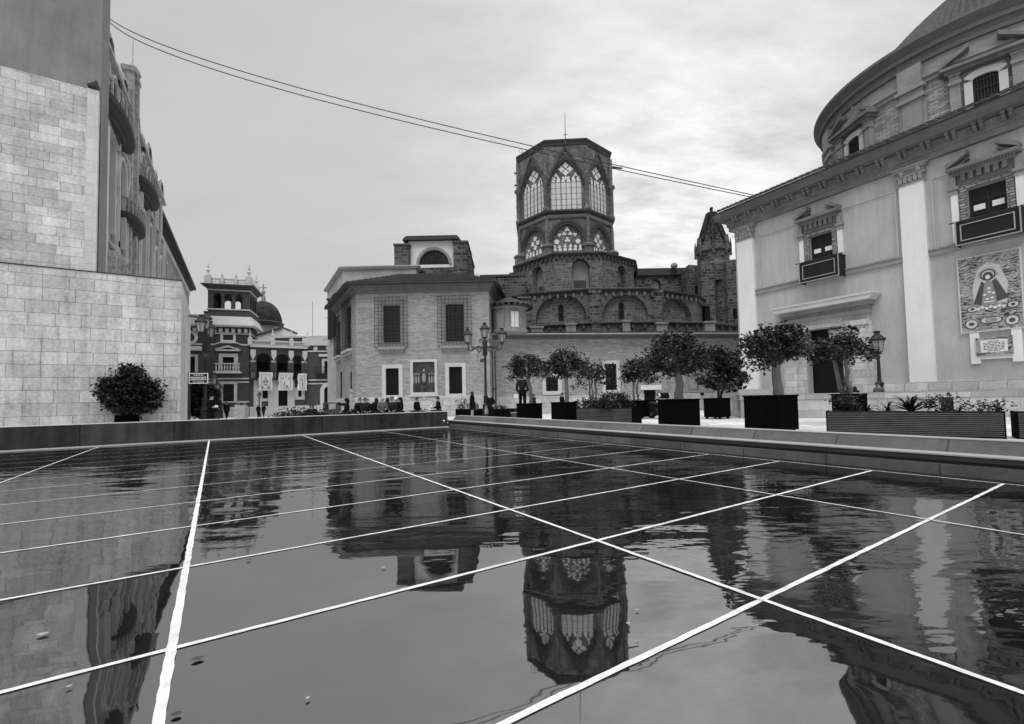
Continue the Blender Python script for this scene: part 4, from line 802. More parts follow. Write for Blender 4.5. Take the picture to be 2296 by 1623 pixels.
zr = fG.px(q7(900, 486))[1]; mb = MB(); e0, e1 = fG.P(-1, zg + .2, .75), fG.P(Lg, zg + .2, .75); u_ = (-fG.n * 3.2 + Vector((0, 0, zr - zg - .05))).normalized(); tile_rows(mb, e0, e1, u_, 3.6, .26, .1)
mb.poly([e0, e1, e1 + u_ * 4, e0 + u_ * 4]); mb.poly([e0 - Vector((0, 0, .1)), e1 - Vector((0, 0, .1)), e1, e0]); mb.build('roof', M['roof'], wg)
mb = MB(); mb.tube([fG.P(-1, zg + .12, .85), fG.P(Lg, zg + .12, .85)], .08, 6); mb.build('gutter', M['trim2'], wg)
# ================================================================== cathedral
ca = thing('cathedral', 'gothic stone cathedral apse with an octagonal lantern tower of traceried windows', 'church', (8, 60, 0))
def facets(pts): return [(Fr.two(pts[i], pts[i + 1]), (Vector(pts[i + 1]) - Vector(pts[i])).length) for i in range(len(pts) - 1)]
def disc(mb, f_, x, z, r, d, n=8): mb.poly([f_.P(x + r * math.cos(2 * pi * i / n), z + r * math.sin(2 * pi * i / n), d) for i in range(n)])
def foil(mb, f_, x, z, r, d, k=4, a0=0):
    disc(mb, f_, x, z, r * .42, d + .006)
    for i in range(k): an = a0 + 2 * pi * i / k; disc(mb, f_, x + r * .58 * math.cos(an), z + r * .58 * math.sin(an), r * .44, d + .001 * (i + 1))
def tracery_window(f_, h, parent, plain_to, cols, rows, big):
    """pale panes below, cusped lights and foils above, stone mullions in front"""
    a, b, c, e, kind = h; w = b - a; D = -.3
    mb = MB(); fillarch(mb, f_, h, D - .06); o = mb.build('window', M['cimb'], parent)
    mb = MB(); pw = w / cols
    if plain_to > c:
        for i in range(cols):
            for j in range(rows):
                z0 = c + (plain_to - c) * j / rows; z1 = c + (plain_to - c) * (j + 1) / rows; mb.poly([f_.P(a + pw * i + .03, z0 + .03, D), f_.P(a + pw * (i + 1) - .03, z0 + .03, D), f_.P(a + pw * (i + 1) - .03, z1 - .03, D), f_.P(a + pw * i + .03, z1 - .03, D)])
    mb.build('pane', M['alab'], o)
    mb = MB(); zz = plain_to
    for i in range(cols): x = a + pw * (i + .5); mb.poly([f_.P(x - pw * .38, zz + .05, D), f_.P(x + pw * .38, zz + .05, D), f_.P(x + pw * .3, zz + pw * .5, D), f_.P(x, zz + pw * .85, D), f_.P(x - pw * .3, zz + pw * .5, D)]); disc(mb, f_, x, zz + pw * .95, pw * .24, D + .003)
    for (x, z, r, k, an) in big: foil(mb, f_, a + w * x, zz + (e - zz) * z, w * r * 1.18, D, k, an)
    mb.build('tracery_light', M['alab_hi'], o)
    mb = MB()
    for i in range(1, cols): x = a + pw * i; f_.box(mb, x - .05 if i % 2 == 0 else x - .03, x + .05 if i % 2 == 0 else x + .03, c, zz + .3, D - .02, D + .1)
    mb.build('mullion', M['cimb'], o)
    mb = MB(); cv = archcurve(a, b, c, e, kind, 16); zs = cv[0][1]
    for k, (s1, dd_) in enumerate(((.22, .06), (.5, .14))):
        ov = archcurve(a - s1, b + s1, c, e + s1 * 1.35, kind, 16); iv = cv if k == 0 else archcurve(a - .26, b + .26, c, e + .3, kind, 16); f_.ring(mb, iv, ov, -.05, dd_, closed=False)
    mb.build('arch_molding', M['stone_trim'], o)
    return o
M['spire'] = masonry('spire_stone', .015, .06, .03, .4, .35, .03, .6, .6, .9, .06, .1, .5)
# octagonal lantern tower
q8 = crop(1830, 480, 3.2457); oc = Vector((8.16, 66.4)); rot = math.radians(-90 - 3.2); Ro = 6.95
V8 = [(oc.x + Ro * math.cos(rot + math.radians(22.5 + 45 * i)), oc.y + Ro * math.sin(rot + math.radians(22.5 + 45 * i))) for i in range(-1, 7)]   # V8[0],V8[1]: front facet
f0 = Fr.two(V8[0], V8[1]); side = (Vector(V8[1]) - Vector(V8[0])).length
def z8(y, x=640): return f0.px(q8(x, y))[1]
zT0, zB0, zB1, zB2, zTop = z8(1340) - 6, z8(965), z8(880), z8(868), z8(62, 620)
lw_ = f0.rect(q8(497, 1335), q8(822, 1012)) + ('p2',); uw = f0.rect(q8(478, 866), q8(800, 272)) + ('p',)
m8 = side / 2; hwid = (lw_[1] - lw_[0]) / 2 * 1.06; lw_ = (m8 - hwid, m8 + hwid) + lw_[2:]; hwid = (uw[1] - uw[0]) / 2 * 1.06; uw = (m8 - hwid, m8 + hwid) + uw[2:]
tw = MB(); trs = []
for i in range(8):
    a, b = V8[i], V8[(i + 1) % 8]; f_ = Fr.two(a, b); vis = i in (0, 1, 2, 6, 7)
    c_ = Vector(((a[0] + b[0]) / 2, (a[1] + b[1]) / 2)); nn = Vector((f_.n.x, f_.n.y))
    if nn.dot(c_ - oc) < 0: f_.n = -f_.n
    wall(tw, f_, 0, side, zT0, zTop, [lw_, uw] if vis else [], .4)
    if vis: trs.append((f_, i))
tw.poly([(p[0], p[1], zTop) for p in V8])
tower = tw.build('lantern_tower', M['cimb'], ca)
mb = MB(); molding(mb, V8, [(0, zTop - .7), (.15, zTop - .6), (.15, zTop - .35), (.4, zTop - .1), (.4, zTop + .05), (0, zTop + .12)]); mb.poly([(p[0], p[1], zTop + .11) for p in V8]); mb.build('tower_cornice', M['stone_trim'], tower)
mb = MB(); molding(mb, V8, [(0, zB0), (.12, zB0 + .05), (.12, zB1 - .35), (.55, zB1 - .1), (.55, zB2), (0, zB2 + .1)]); mb.build('tower_belt', M['stone_trim'], tower)
mb = MB()
for f_, i in trs:
    for k in range(22): x = side * (k + .5) / 22; f_.slab(mb, [(x - .11, zB1 - .45), (x + .11, zB1 - .45), (x, zB1 - .95)], .1, .2)
mb.build('tower_frieze', M['trim2'], tower)
big_u = [(.5, .8, .085, 4, 0), (.36, .62, .085, 4, 0), (.64, .62, .085, 4, 0), (.5, .45, .085, 4, 0), (.18, .34, .06, 3, pi / 2), (.82, .34, .06, 3, pi / 2), (.12, .17, .05, 3, pi / 2), (.26, .17, .05, 3, pi / 2), (.74, .17, .05, 3, pi / 2), (.88, .17, .05, 3, pi / 2), (.5, .2, .05, 4, 0)]
big_l = [(.5, .82, .07, 3, pi / 2), (.4, .66, .06, 3, pi / 2), (.6, .66, .06, 3, pi / 2), (.24, .62, .055, 3, .5), (.76, .62, .055, 3, .5), (.5, .42, .08, 3, pi / 2), (.15, .36, .075, 5, pi / 2), (.85, .36, .075, 5, pi / 2), (.07, .17, .05, 3, pi / 2), (.23, .17, .05, 3, pi / 2), (.42, .2, .055, 3, pi / 2), (.6, .2, .055, 3, pi / 2), (.77, .17, .05, 3, pi / 2), (.93, .17, .05, 3, pi / 2)]
big_l = [b for b in big_l if .04 < b[0] < .96]
for f_, i in trs:
    if i == 0: bu, bl = big_u, big_l
    else:
        bu = big_u; bl = [(.5, .68, .075, 4, .3), (.38, .5, .075, 4, .6), (.62, .5, .075, 4, .6), (.5, .34, .08, 4, .2), (.18, .3, .06, 3, 0), (.82, .3, .06, 3, 0), (.12, .14, .05, 3, pi / 2), (.88, .14, .05, 3, pi / 2), (.3, .14, .05, 3, pi / 2), (.7, .14, .05, 3, pi / 2)]
    tracery_window(f_, uw, tower, uw[2] + (uw[3] - uw[2]) * .57, 6, 5, bu); tracery_window(f_, lw_, tower, lw_[2] + .05, 6, 1, bl)
    mb = MB(); zg_ = z8(85); wu = uw[1] - m8 + .75; f_.ring(mb, [(m8 - wu, uw[3] - 3.4), (m8, zg_ - .9), (m8 + wu, uw[3] - 3.4)], [(m8 - wu - .35, uw[3] - 3.5), (m8, zg_ - .3), (m8 + wu + .35, uw[3] - 3.5)], -.02, .22, closed=False); mb.ball(f_.P(m8, zg_ - .15, .15), .28, .28, .4, 6, 5); mb.build('gable_molding', M['stone_trim'], tower)
for i in range(8):
    v = Vector(V8[i]); d_ = (v - oc).normalized(); c = v + d_ * .12
    if i in (3, 4, 5): continue
    mb = MB(); zc_ = z8(485); mb.lathe([(.5, zB2), (.5, zB2 + .3), (.36, zB2 + .45), (.36, zc_ - .4), (.62, zc_ - .1), (.62, zc_ + .15), (.3, zc_ + .25), (.3, zTop - 1)], (c.x, c.y, 0), 8)
    z_a = z8(1280); mb.lathe([(.75, z_a - 1.6), (.75, z_a - .3), (.9, z_a - .2), (.9, z_a), (.28, z_a + .4), (.26, zB0 - .6), (.12, zB0 + .3)], (c.x, c.y, 0), 8); mb.build('corner_shaft', M['cimb'], tower, True)
mb = MB()
for (x, y, sx_) in ((62, 432, -1), (66, 572, -1), (1152, 378, 1), (-2 + 5, 1590, -1)):
    p = at(*q8(x, y), 64.5); mb.tube([p - Vector((sx_ * .5, 0, -.15)), p + Vector((sx_ * .95, 0, -.1))], .14, 5)
mb.build('gargoyle', M['stone_trim'], tower)
p = at(1267, 315, 66); p2 = at(1266, 253, 66); mb = MB(); mb.tube([p - Vector((0, 0, 1.5)), p2], [.07, .03], 5); mb.tube([at(1262, 302, 66), at(1272, 302, 66)], .05, 5); mb.build('lightning_rod', M['iron'], tower)
p = at(1172, 352, 65); mb = MB(); mb.tube([p - Vector((0, 0, 1)), p + Vector((0, 0, 1))], .04, 5)
for zz in (.2, 1.0): mb.tube([p + Vector((.55 * math.cos(2 * pi * i / 12), .55 * math.sin(2 * pi * i / 12), zz - .1)) for i in range(13)], .025, 4)
mb.build('ring_aerial', M['iron'], tower)
# upper apse
q5 = crop(1750, 400, 1.91); HU = 18.9
UP = [(1.0, 66), (.8, 59.0), (5.35, 54.0), (11.0, 53.9), (15.8, 57.6), (18.6, 66)]
mb = MB(); fu = facets(UP); nich = {}
def niche(f_, r): return (r[0], r[1], r[2], r[3], 'r')
for k, v in ((1, (268, 1055, 343, 1260)), (2, (532, 993, 660, 1230)), (3, (842, 1032, 908, 1230))): nich[k] = niche(fu[k][0], fu[k][0].rect(q5(v[0], v[1]), q5(v[2], v[3])))
for k, (f_, L_) in enumerate(fu): wall(mb, f_, 0, L_, 0, HU - .4, [nich[k]] if k in nich else [], .9)
mb.poly([(p[0], p[1], HU - .4) for p in UP]); ua = mb.build('upper_apse', M['stone'], ca)
mb = MB(); molding(mb, UP, [(0, HU - .5), (.1, HU - .45), (.4, HU - .15), (.4, HU), (0, HU + .15)], False); zc_ = [(8.05, 66.5)]
for i in range(len(UP) - 1): mb.poly([(UP[i][0], UP[i][1], HU + .1), (UP[i + 1][0], UP[i + 1][1], HU + .1), (8.05, 66.5, HU + 2.2)])
for f_, L_ in fu[1:4]:
    for k in range(9): x = L_ * (k + .5) / 9; f_.box(mb, x - .13, x + .13, HU - .8, HU - .45, -.02, .32)
mb.build('apse_cornice', M['stone_trim'], ua)
for k, h in nich.items():
    f_ = fu[k][0]; mb = MB(); cv = archcurve(*h[:4], 'r'); ov = archcurve(h[0] - .55, h[1] + .55, h[2], h[3] + .55, 'r'); f_.ring(mb, cv, ov, -.03, .06, closed=False); o = mb.build('niche_arch', M['stone'], ua)
    mb = MB(); fillarch(mb, f_, h, -.85); mb.build('niche_back', M['trim2'], o)
    a, b, c, e = h[:4]; w_ = b - a; mb = MB(); zz = c + (e - c) * .42
    for z0, z1, mt in ((zz + .1, e - .5, 0),): fillarch(mb, f_, (a + w_ * .14, b - w_ * .14, z0, z1, 'p'), -.8)
    mb.build('niche_window', M['trim2'], o)
    mb = MB(); f_.box(mb, a + w_ * .16, b - w_ * .16, c, zz, -.84, -.78); mb.build('niche_panel', M['stone_trim'], o)
# ambulatory ring
HL = 12.6; RG = [(-1.5, 52), (.65, 48.6), (2.2, 47.5), (7.75, 46.2), (14.1, 46.4), (20.6, 50.1), (24, 55)]
fr_ = facets(RG); ar = {}
for k, v, kd in ((2, (628, 222, 1010, 425), 'p3'), (3, (1122, 205, 1466, 420), 'p3'), (4, (1545, 218, 1787, 425), 'p3')): r = fr_[k][0].rect(q7(v[0], v[1]), q7(v[2], v[3])); ar[k] = r + (kd,)
r = ar[4]; ar[4] = (max(.6, r[0]), min(r[1], fr_[4][1] - .4)) + r[2:]
mb = MB()
for k, (f_, L_) in enumerate(fr_): wall(mb, f_, 0, L_, 0, HL - .3, [ar[k]] if k in ar else [], .55)
rg = mb.build('ambulatory_wall', M['stone'], ca)
mb = MB(); 
for k, h in ar.items(): fillarch(mb, fr_[k][0], h, -.5)
mb.build('arch_infill', M['stone'], rg)
for k, h in ar.items():
    f_ = fr_[k][0]; mb = MB(); cv = archcurve(*h[:4], h[4], 22); ov = archcurve(h[0] - .5, h[1] + .5, h[2], h[3] + .55, h[4], 22)
    for i in range(len(cv) - 1):
        g_ = .06; A = [cv[i], cv[i + 1], ov[i + 1], ov[i]]; cx_ = sum(p[0] for p in A) / 4; cz_ = sum(p[1] for p in A) / 4; f_.slab(mb, [(cx_ + (p[0] - cx_) * .93, cz_ + (p[1] - cz_) * .93) for p in A], -.05, .05 + .03 * (i % 2))
    mb.build('relieving_arch', M['voussoir'], rg)
for k, v in ((2, (797, 275, 842, 392)), (3, (1240, 258, 1283, 380))):
    f_ = fr_[k][0].off(-.5); r = f_.rect(q7(v[0], v[1]), q7(v[2], v[3])); mb = MB(); f_.frame(mb, (r[0], r[1], r[2], r[3] - .4), .28, -.02, .1); mb.build('window_jamb', M['stone'], rg)
    window(rg, f_, (r[0], r[1], r[2], r[3], 'r'), -.12, 'r', 'dark', .1, (1, 2), .05, 'iron')
mb = MB(); molding(mb, RG, [(0, HL - .4), (.12, HL - .35), (.4, HL - .12), (.42, HL), (.1, HL + .1), (-6, HL + 1.6)], False); mb.build('ring_cornice', M['stone_trim'], rg)
for f_, L_ in fr_[1:6]:
    n = max(2, int(L_ / .72))
    for k in range(n): mb = MB(); x = L_ * (k + .5) / n; f_.box(mb, x - .12, x + .12, HL - .78, HL - .38, -.02, .34); mb.build('corbel', M['voussoir'], rg)
for (x0, x1, y0) in ((1030, 1112, 160), (1490, 1570, 160), (500, 590, 205)):
    Y_ = 45.6 if x0 < 1400 else 46.6; Y_ = 47.4 if x0 < 600 else Y_; p0, p1 = at(*q7(x0, 300), Y_), at(*q7(x1, 300), Y_); mb = MB(); z1 = at(*q7((x0 + x1) / 2, y0), Y_).z - .4
    mb.prism([(p0.x, Y_), (p1.x, Y_), (p1.x + .3, Y_ + 2.5), (p0.x + .3, Y_ + 2.5)], 0, z1); mb.prism([(p0.x - .1, Y_ - .12), (p1.x + .1, Y_ - .12), (p1.x + .3, Y_ + 2.5), (p0.x + .3, Y_ + 2.5)], z1, z1 + .3); mb.build('buttress', M['stone_dark'], rg)
M['blockst'] = plain('pale_weathered_block', .22, .9, .6, 1.6, .4, .03, 5, streak=.3)
# chapel ring below
CH = [(-.3, 46.5)] + [(at(*q7(x, y), Y).x, Y) for x, y, Y in ((690, 418, 44.3), (1030, 410, 43.3), (1480, 396, 43.5), (1850, 400, 44.6), (2130, 410, 47))]; HC = at(*q7(1030, 410), 43.3).z
mb = MB(); fch = facets(CH)
for f_, L_ in fch: wall(mb, f_, 0, L_, 0, HC - .2)
cp = mb.build('chapel_wall', M['stone'], ca)
mb = MB(); molding(mb, CH, [(0, HC - .3), (.35, HC - .1), (.35, HC + .02), (0, HC + .12), (-4, HC + .6)], False)
for f_, L_ in fch:
    n = max(2, int(L_ / 1.0))
    for k in range(n): x = L_ * (k + .5) / n; f_.box(mb, x - .12, x + .12, HC - .6, HC - .25, -.02, .28)
mb.build('chapel_cornice', M['stone_trim'], cp)
for x0, y0, x1, y1, Y, mt in ((856, 425, 928, 470, 43.3, 'blockst'), (1277, 402, 1330, 475, 43.0, 'blockst'), (595, 448, 685, 478, 44.0, 'blockst'), (1528, 418, 1606, 462, 43.0, 'blockst'), (1045, 415, 1110, 475, 43.0, 'stone_dark'), (1890, 410, 1960, 460, 44, 'trim2')):
    p0, p1 = at(*q7(x0, y1), Y), at(*q7(x1, y0), Y); mb = MB(); mb.box(p0.x, p1.x, Y, Y + 1.2, p0.z - 1, p1.z); mb.box(p0.x - .1, p1.x + .1, Y - .1, Y + 1.2, p1.z, p1.z + .18); mb.build('chapel_block', M[mt], cp)
f_ = fch[2][0]; r = f_.rect(q7(1375, 455), q7(1450, 500)); mb = MB(); f_.ring(mb, archcurve(*r, 'p2'), archcurve(r[0] - .3, r[1] + .3, r[2], r[3] + .3, 'p2'), -.02, .1, closed=False); fillarch(mb, f_, r + ('p2',), .01); mb.build('blind_arch', M['stone_trim'], cp)
# nave side wall, buttress and stair tower to the right
q9 = crop(2200, 680, 3.12); f9 = Fr((0, 58), (1, 0)); a = f9.px(q9(190, 1000))[0]; b = f9.px(q9(740, 1000))[0]; z9 = f9.px(q9(480, 860))[1]; nr = f9.rect(q9(345, 975), q9(458, 1150)); nr = nr + ('r',)
mb = MB(); wall(mb, f9, a, b + 3, 0, z9 - .3, [nr], .8); nv = mb.build('nave_wall', M['stone_dark'], ca)
mb = MB(); f9.box(mb, a, b + 1, z9 - .9, z9, -6, .5); mb.build('nave_cornice', M['roof'], nv)
mb = MB(); fillarch(mb, f9, nr, -.75); mb.build('nave_window', M['alab'], nv)
mb = MB(); f9.ring(mb, archcurve(*nr[:4], 'r', 14), archcurve(nr[0] - .8, nr[1] + .8, nr[2], nr[3] + .8, 'r', 14), -.03, .08, closed=False); mb.build('nave_arch', M['stone'], nv)
p = at(*q9(605, 830), 57); mb = MB(); mb.ball((p.x, p.y, p.z + .1), .45, .4, .4, 7, 5); mb.build('stone_ball', M['trim2'], nv, True)
p0, pm, p1 = at(*q9(728, 900), 56), at(*q9(768, 900), 54.6), at(*q9(868, 900), 55.0); z_ = at(*q9(790, 820), 55).z
mb = MB(); mb.prism([(p0.x, 57.5), (pm.x, pm.y), (p1.x, p1.y), (p1.x, 60)], 0, z_); mb.build('nave_buttress', M['stone_dark'], nv)
tp = at(*q9(1043, 900), 54.5); Rp = 1.0 * (1212 - 877) / 3.12 / 1.58432 / 1020 * 54.5 / 2
def z9_(y, Y=53): return at(*q9(1043, y), Y).z
mb = MB(); fz = [(at(*q9(862, 1000), 54.5).x, 55.5), (at(*q9(905, 1000), 52.6).x, 52.6), (at(*q9(1050, 1000), 52.3).x, 52.3), (at(*q9(1085, 1000), 53).x, 53.2), (at(*q9(1310, 1000), 51.5).x, 51.5), (at(*q9(1330, 1000), 60).x + 4, 60), (at(*q9(862, 1000), 60).x, 60)]
mb.prism(fz, 0, z9_(790, 52.5)); st = mb.build('stair_tower', M['stone_dark'], ca)
mb = MB(); mb.prism([(tp.x + .3, 51.8), (at(*q9(1330, 800), 51.2).x + 1, 51.2), (at(*q9(1330, 800), 51.2).x + 1, 58), (tp.x + .3, 58)], 6, z9_(755, 51.5)); mb.build('tower_mass', M['stone_dark'], st)
for x0, y0, x1, y1, Y in ((868, 1040, 890, 1140, 54), (952, 1270, 1000, 1440, 51.9), (1283, 1290, 1300, 1380, 51.2)):
    p0, p1 = at(*q9(x0, y1), Y), at(*q9(x1, y0), Y); mb = MB(); mb.box(p0.x, p1.x, Y, Y + 1, p0.z, p1.z); mb.build('dark_slit', M['dark'], st)
mb = MB(); zb_ = z9_(800); zg_ = z9_(640); mb.lathe([(Rp * 1.12, zb_ - 2), (Rp * 1.12, zb_), (Rp, zb_ + .5), (Rp, zg_ + .8)], (tp.x, tp.y, 0), 8, rot=pi / 8 - pi / 2); sp = mb.build('pinnacle_drum', M['stone_dark'], st)
za, zs_ = z9_(175), z9_(610); mb = MB(); prof = [(Rp * .98, zs_), (Rp * .7, z9_(450)), (Rp * .42, z9_(300)), (Rp * .18, za)]
mb.lathe(prof + [(.18, za + .05), (.2, z9_(120))], (tp.x, tp.y, 0), 8, rot=pi / 8 - pi / 2)
for i in range(8):
    an = pi / 8 - pi / 2 + 2 * pi * i / 8
    for k in range(16):
        f_ = k / 16; z_ = z9_(500) + (za - z9_(500)) * f_; r_ = Rp * (.80 - .62 * f_); mb.ball((tp.x + (r_ + .08) * math.cos(an), tp.y + (r_ + .08) * math.sin(an), z_), .24, .24, .2, 5, 4)
mb.build('spire', M['spire'], sp)
mb = MB()
for i in range(8):
    an = -pi / 2 + 2 * pi * i / 8; d_ = Vector((math.cos(an), math.sin(an), 0)); s_ = Vector((-d_.y, d_.x, 0)); w_ = Rp * .38; c = Vector((tp.x, tp.y, 0)) + d_ * (Rp * .95)
    f_ = Fr((c.x - s_.x * w_, c.y - s_.y * w_), (s_.x, s_.y)); f_.n = d_; f_.slab(mb, [(0, zg_), (2 * w_, zg_), (w_, z9_(465))], -.3, .12)
    an2 = an + pi / 8; p = (tp.x + Rp * 1.08 * math.cos(an2), tp.y + Rp * 1.08 * math.sin(an2), 0); mb.lathe([(.14, zg_ - .5), (.14, z9_(560)), (.02, z9_(490))], p, 5)
mb.build('gablet', M['stone_dark'], sp)
p0, p1 = at(*q4(1335, 550), 55), at(*q4(1485, 392), 55); mb = MB(); mb.box(p0.x - 2, p1.x + 1, 55, 60, 0, p1.z); mb.build('transept_block', M['stone_dark'], ca)
mb = MB(); mb.box(p0.x - 2.1, p1.x + 1, 54.9, 60, p1.z, p1.z + .25); mb.build('block_coping', M['stone_trim'], ca)
# ================================================================== basilica (right)
qA = crop(2550, 500, 2.0285); E0, E1 = at(1615, 480, 31), at(2295, 195, 18.5); fE = Fr.two(E0, E1); ZE = 14.1
fS = fE.off(-.85); s0 = fS.px(qA(128, 900))[0]; fS = Fr(fS.P(s0, 0), fS.u); SE = 26
def RA(x0, y0, x1, y1, d=0): return fS.rect(qA(x0, y0), qA(x1, y1), d)
ba = thing('basilica', 'pale stuccoed basilica with white pilasters, bracketed cornice and a brick drum under a tiled dome', 'church', (*fS.P(6, 0).xy, .4))
zs_t, zs_b = fS.px(qA(800, 962))[1], fS.px(qA(800, 993))[1]
w1 = RA(655, 695, 833, 860); w1 = (w1[0], w1[1], zs_t + .1, w1[3]); w2 = RA(1790, 345, 2085, 420); w2 = (w2[0], w2[1], zs_t + .1, w1[3])
dr = RA(640, 1368, 905, 1500); dr = (dr[0], dr[1], -.2, dr[3])
zpl3 = fS.px(crop(2900, 1050, 2.497)(700, 792))[1]
mb = MB(); wall(mb, fS, 0, SE, 0, ZE - .2, [w1, w2, dr], .45); fS0 = Fr(fS.P(0, 0), -fS.n); wall(mb, fS0, 0, 30, 0, ZE - .2); mb.build('wall', M['stucco'], ba)
p1_ = (fS.px(qA(152, 900))[0], fS.px(qA(268, 900))[0]); p2_ = (fS.px(qA(1322, 500))[0], fS.px(qA(1504, 500))[0]); zcb = fS.px(qA(1400, 320))[1]; zct = fS.px(qA(1400, 190))[1]
p3_ = (p2_[0] + (p2_[0] - p1_[0]), p2_[1] + (p2_[0] - p1_[0]))
for i, (a, b) in enumerate((p1_, p2_, p3_)):
    mb = MB(); fS.box(mb, a, b, zpl3, zcb, -.02, .22); pl = mb.build('pilaster', M['pilaster'], ba)
    mb = MB(); w_ = b - a; h_ = zct - zcb
    for k, (z0, z1, d0) in enumerate(((0, .12, .26), (.12, .45, .2), (.45, .55, .3), (.55, .8, .24), (.8, .92, .36), (.92, 1.0, .42))): fS.box(mb, a - (d0 - .2), b + (d0 - .2), zcb + h_ * z0, zcb + h_ * z1, -.01, d0)
    for k in range(5):
        x = a + w_ * (k + .5) / 5; fS.slab(mb, [(x - w_ * .07, zcb + h_ * .14), (x + w_ * .07, zcb + h_ * .14), (x + w_ * .09, zcb + h_ * .38), (x, zcb + h_ * .47), (x - w_ * .09, zcb + h_ * .38)], .19, .3)
    for x in (a + w_ * .16, b - w_ * .16): c = fS.P(x, zcb + h_ * .68, .3); mb.ball(c, .13, .13, .14, 8, 5)
    mb.build('capital', M['trim2'], pl)
# entablature
prof = [(0, zct), (.26, zct), (.26, zct + .28), (.34, zct + .3), (.34, zct + .6), (.46, zct + .63), (.46, zct + .72), (.2, zct + .74), (.2, ZE - .75), (.36, ZE - .7), (.4, ZE - .5), (0, ZE - .47)]
M['eave2'] = plain('cornice_painted_shade', .13, .9, .3, 2, .3, .01, 12)  # soffit shade put into the cornice colour as a darker tone
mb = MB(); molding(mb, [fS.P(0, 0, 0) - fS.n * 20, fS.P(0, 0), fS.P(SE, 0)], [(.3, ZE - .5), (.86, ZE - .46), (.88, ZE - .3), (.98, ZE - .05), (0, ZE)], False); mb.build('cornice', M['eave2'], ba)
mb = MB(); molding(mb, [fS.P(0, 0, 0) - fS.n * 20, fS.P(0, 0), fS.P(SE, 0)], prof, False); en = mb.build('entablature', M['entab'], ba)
zf0, zf1 = zct + .76, ZE - .48; sp_ = .92
for i in range(int(SE / sp_)):
    mb = MB(); fS.box(mb, .27 + i * sp_, .58 + i * sp_, zf1 - .36, zf1 - .01, .17, .24)
    for q in (0, .22):
        x = .25 + i * sp_ + q; fS.slab(mb, [(x, zf1 - .36), (x + .13, zf1 - .36), (x + .13, zf1), (x, zf1)], .18, .5); fS.box(mb, x - .01, x + .14, zf1 - .13, zf1, .4, .7); c = fS.P(x + .065, zf1 - .2, .58); mb.ball(c, .08, .08, .1, 6, 4)
    mb.build('bracket', M['entab'], en)
mb = MB()
for i in range(int(SE / sp_)): x = .25 + i * sp_ + .42; fS.box(mb, x, x + .42, zf0 + .12, zf1 - .12, .19, .235)
mb.build('metope', M['trim2'], en)
e0, e1 = fS.P(-.5, ZE + .02, 1.08), fS.P(SE, ZE + .02, 1.08); uR = (-fS.n * math.cos(.42) + Vector((0, 0, math.sin(.42)))).normalized()
mb = MB(); tile_rows(mb, e0 - uR * .12, e1 - uR * .12, uR, 2.6, .34, .15, 6, .02, .04); mb.poly([e0, e1, e1 + uR * 7.5, e0 + uR * 7.5]); mb.poly([e0, e1, e1 - Vector((0, 0, .06)), e0 - Vector((0, 0, .06))]); mb.poly([e0 - Vector((0, 0, .06)), e1 - Vector((0, 0, .06)), fS.P(SE, ZE, 0), fS.P(-.5, ZE, 0)])
e2 = fS.P(-.5, ZE + .02, 1.08) - fS.n * 16; mb.poly([e0, e2, e2 + fS.u * 6 + Vector((0, 0, 2.6)), e0 + uR * 7.5]); mb.build('roof', M['tileroof'], ba)
# string course, panel moldings, plinth
mb = MB(); fS.box(mb, p1_[1], p2_[0], zs_b, zs_t, -.02, .12); fS.box(mb, p2_[1], p3_[0], zs_b, zs_t, -.02, .12); fS.box(mb, p1_[1], p2_[0], zs_t, zs_t + .07, -.02, .17); fS.box(mb, p2_[1], p3_[0], zs_t, zs_t + .07, -.02, .17); mb.build('string_course', M['trim2'], ba)
zpn = fS.px(qA(300, 692))[1]; sa, sb = fS.px(qA(302, 800))[0], fS.px(qA(1275, 500))[0]; sc2, sd2 = fS.px(qA(1556, 450))[0], p3_[0] - .4
for a, b in ((sa, sb), (sc2, sd2)):
    mb = MB(); fS.frame(mb, (a, b, zs_t + .08, zpn), .09, -.02, .05, wb=0); mb.build('panel_molding', M['stucco'], ba); mb = MB(); fS.frame(mb, (a + .14, b - .14, zs_t + .08, zpn - .14), .045, -.02, .03, wb=0); mb.build('inner_molding', M['stucco'], ba)
mb = MB(); fS.box(mb, .0, dr[0] - .1, 0, zpl3, -.02, .3); fS.box(mb, dr[1] + .1, SE, 0, zpl3, -.02, .3); fS.box(mb, dr[1] + .1, SE, zpl3, zpl3 + .12, -.02, .24); mb.build('plinth', M['plinth'], ba)
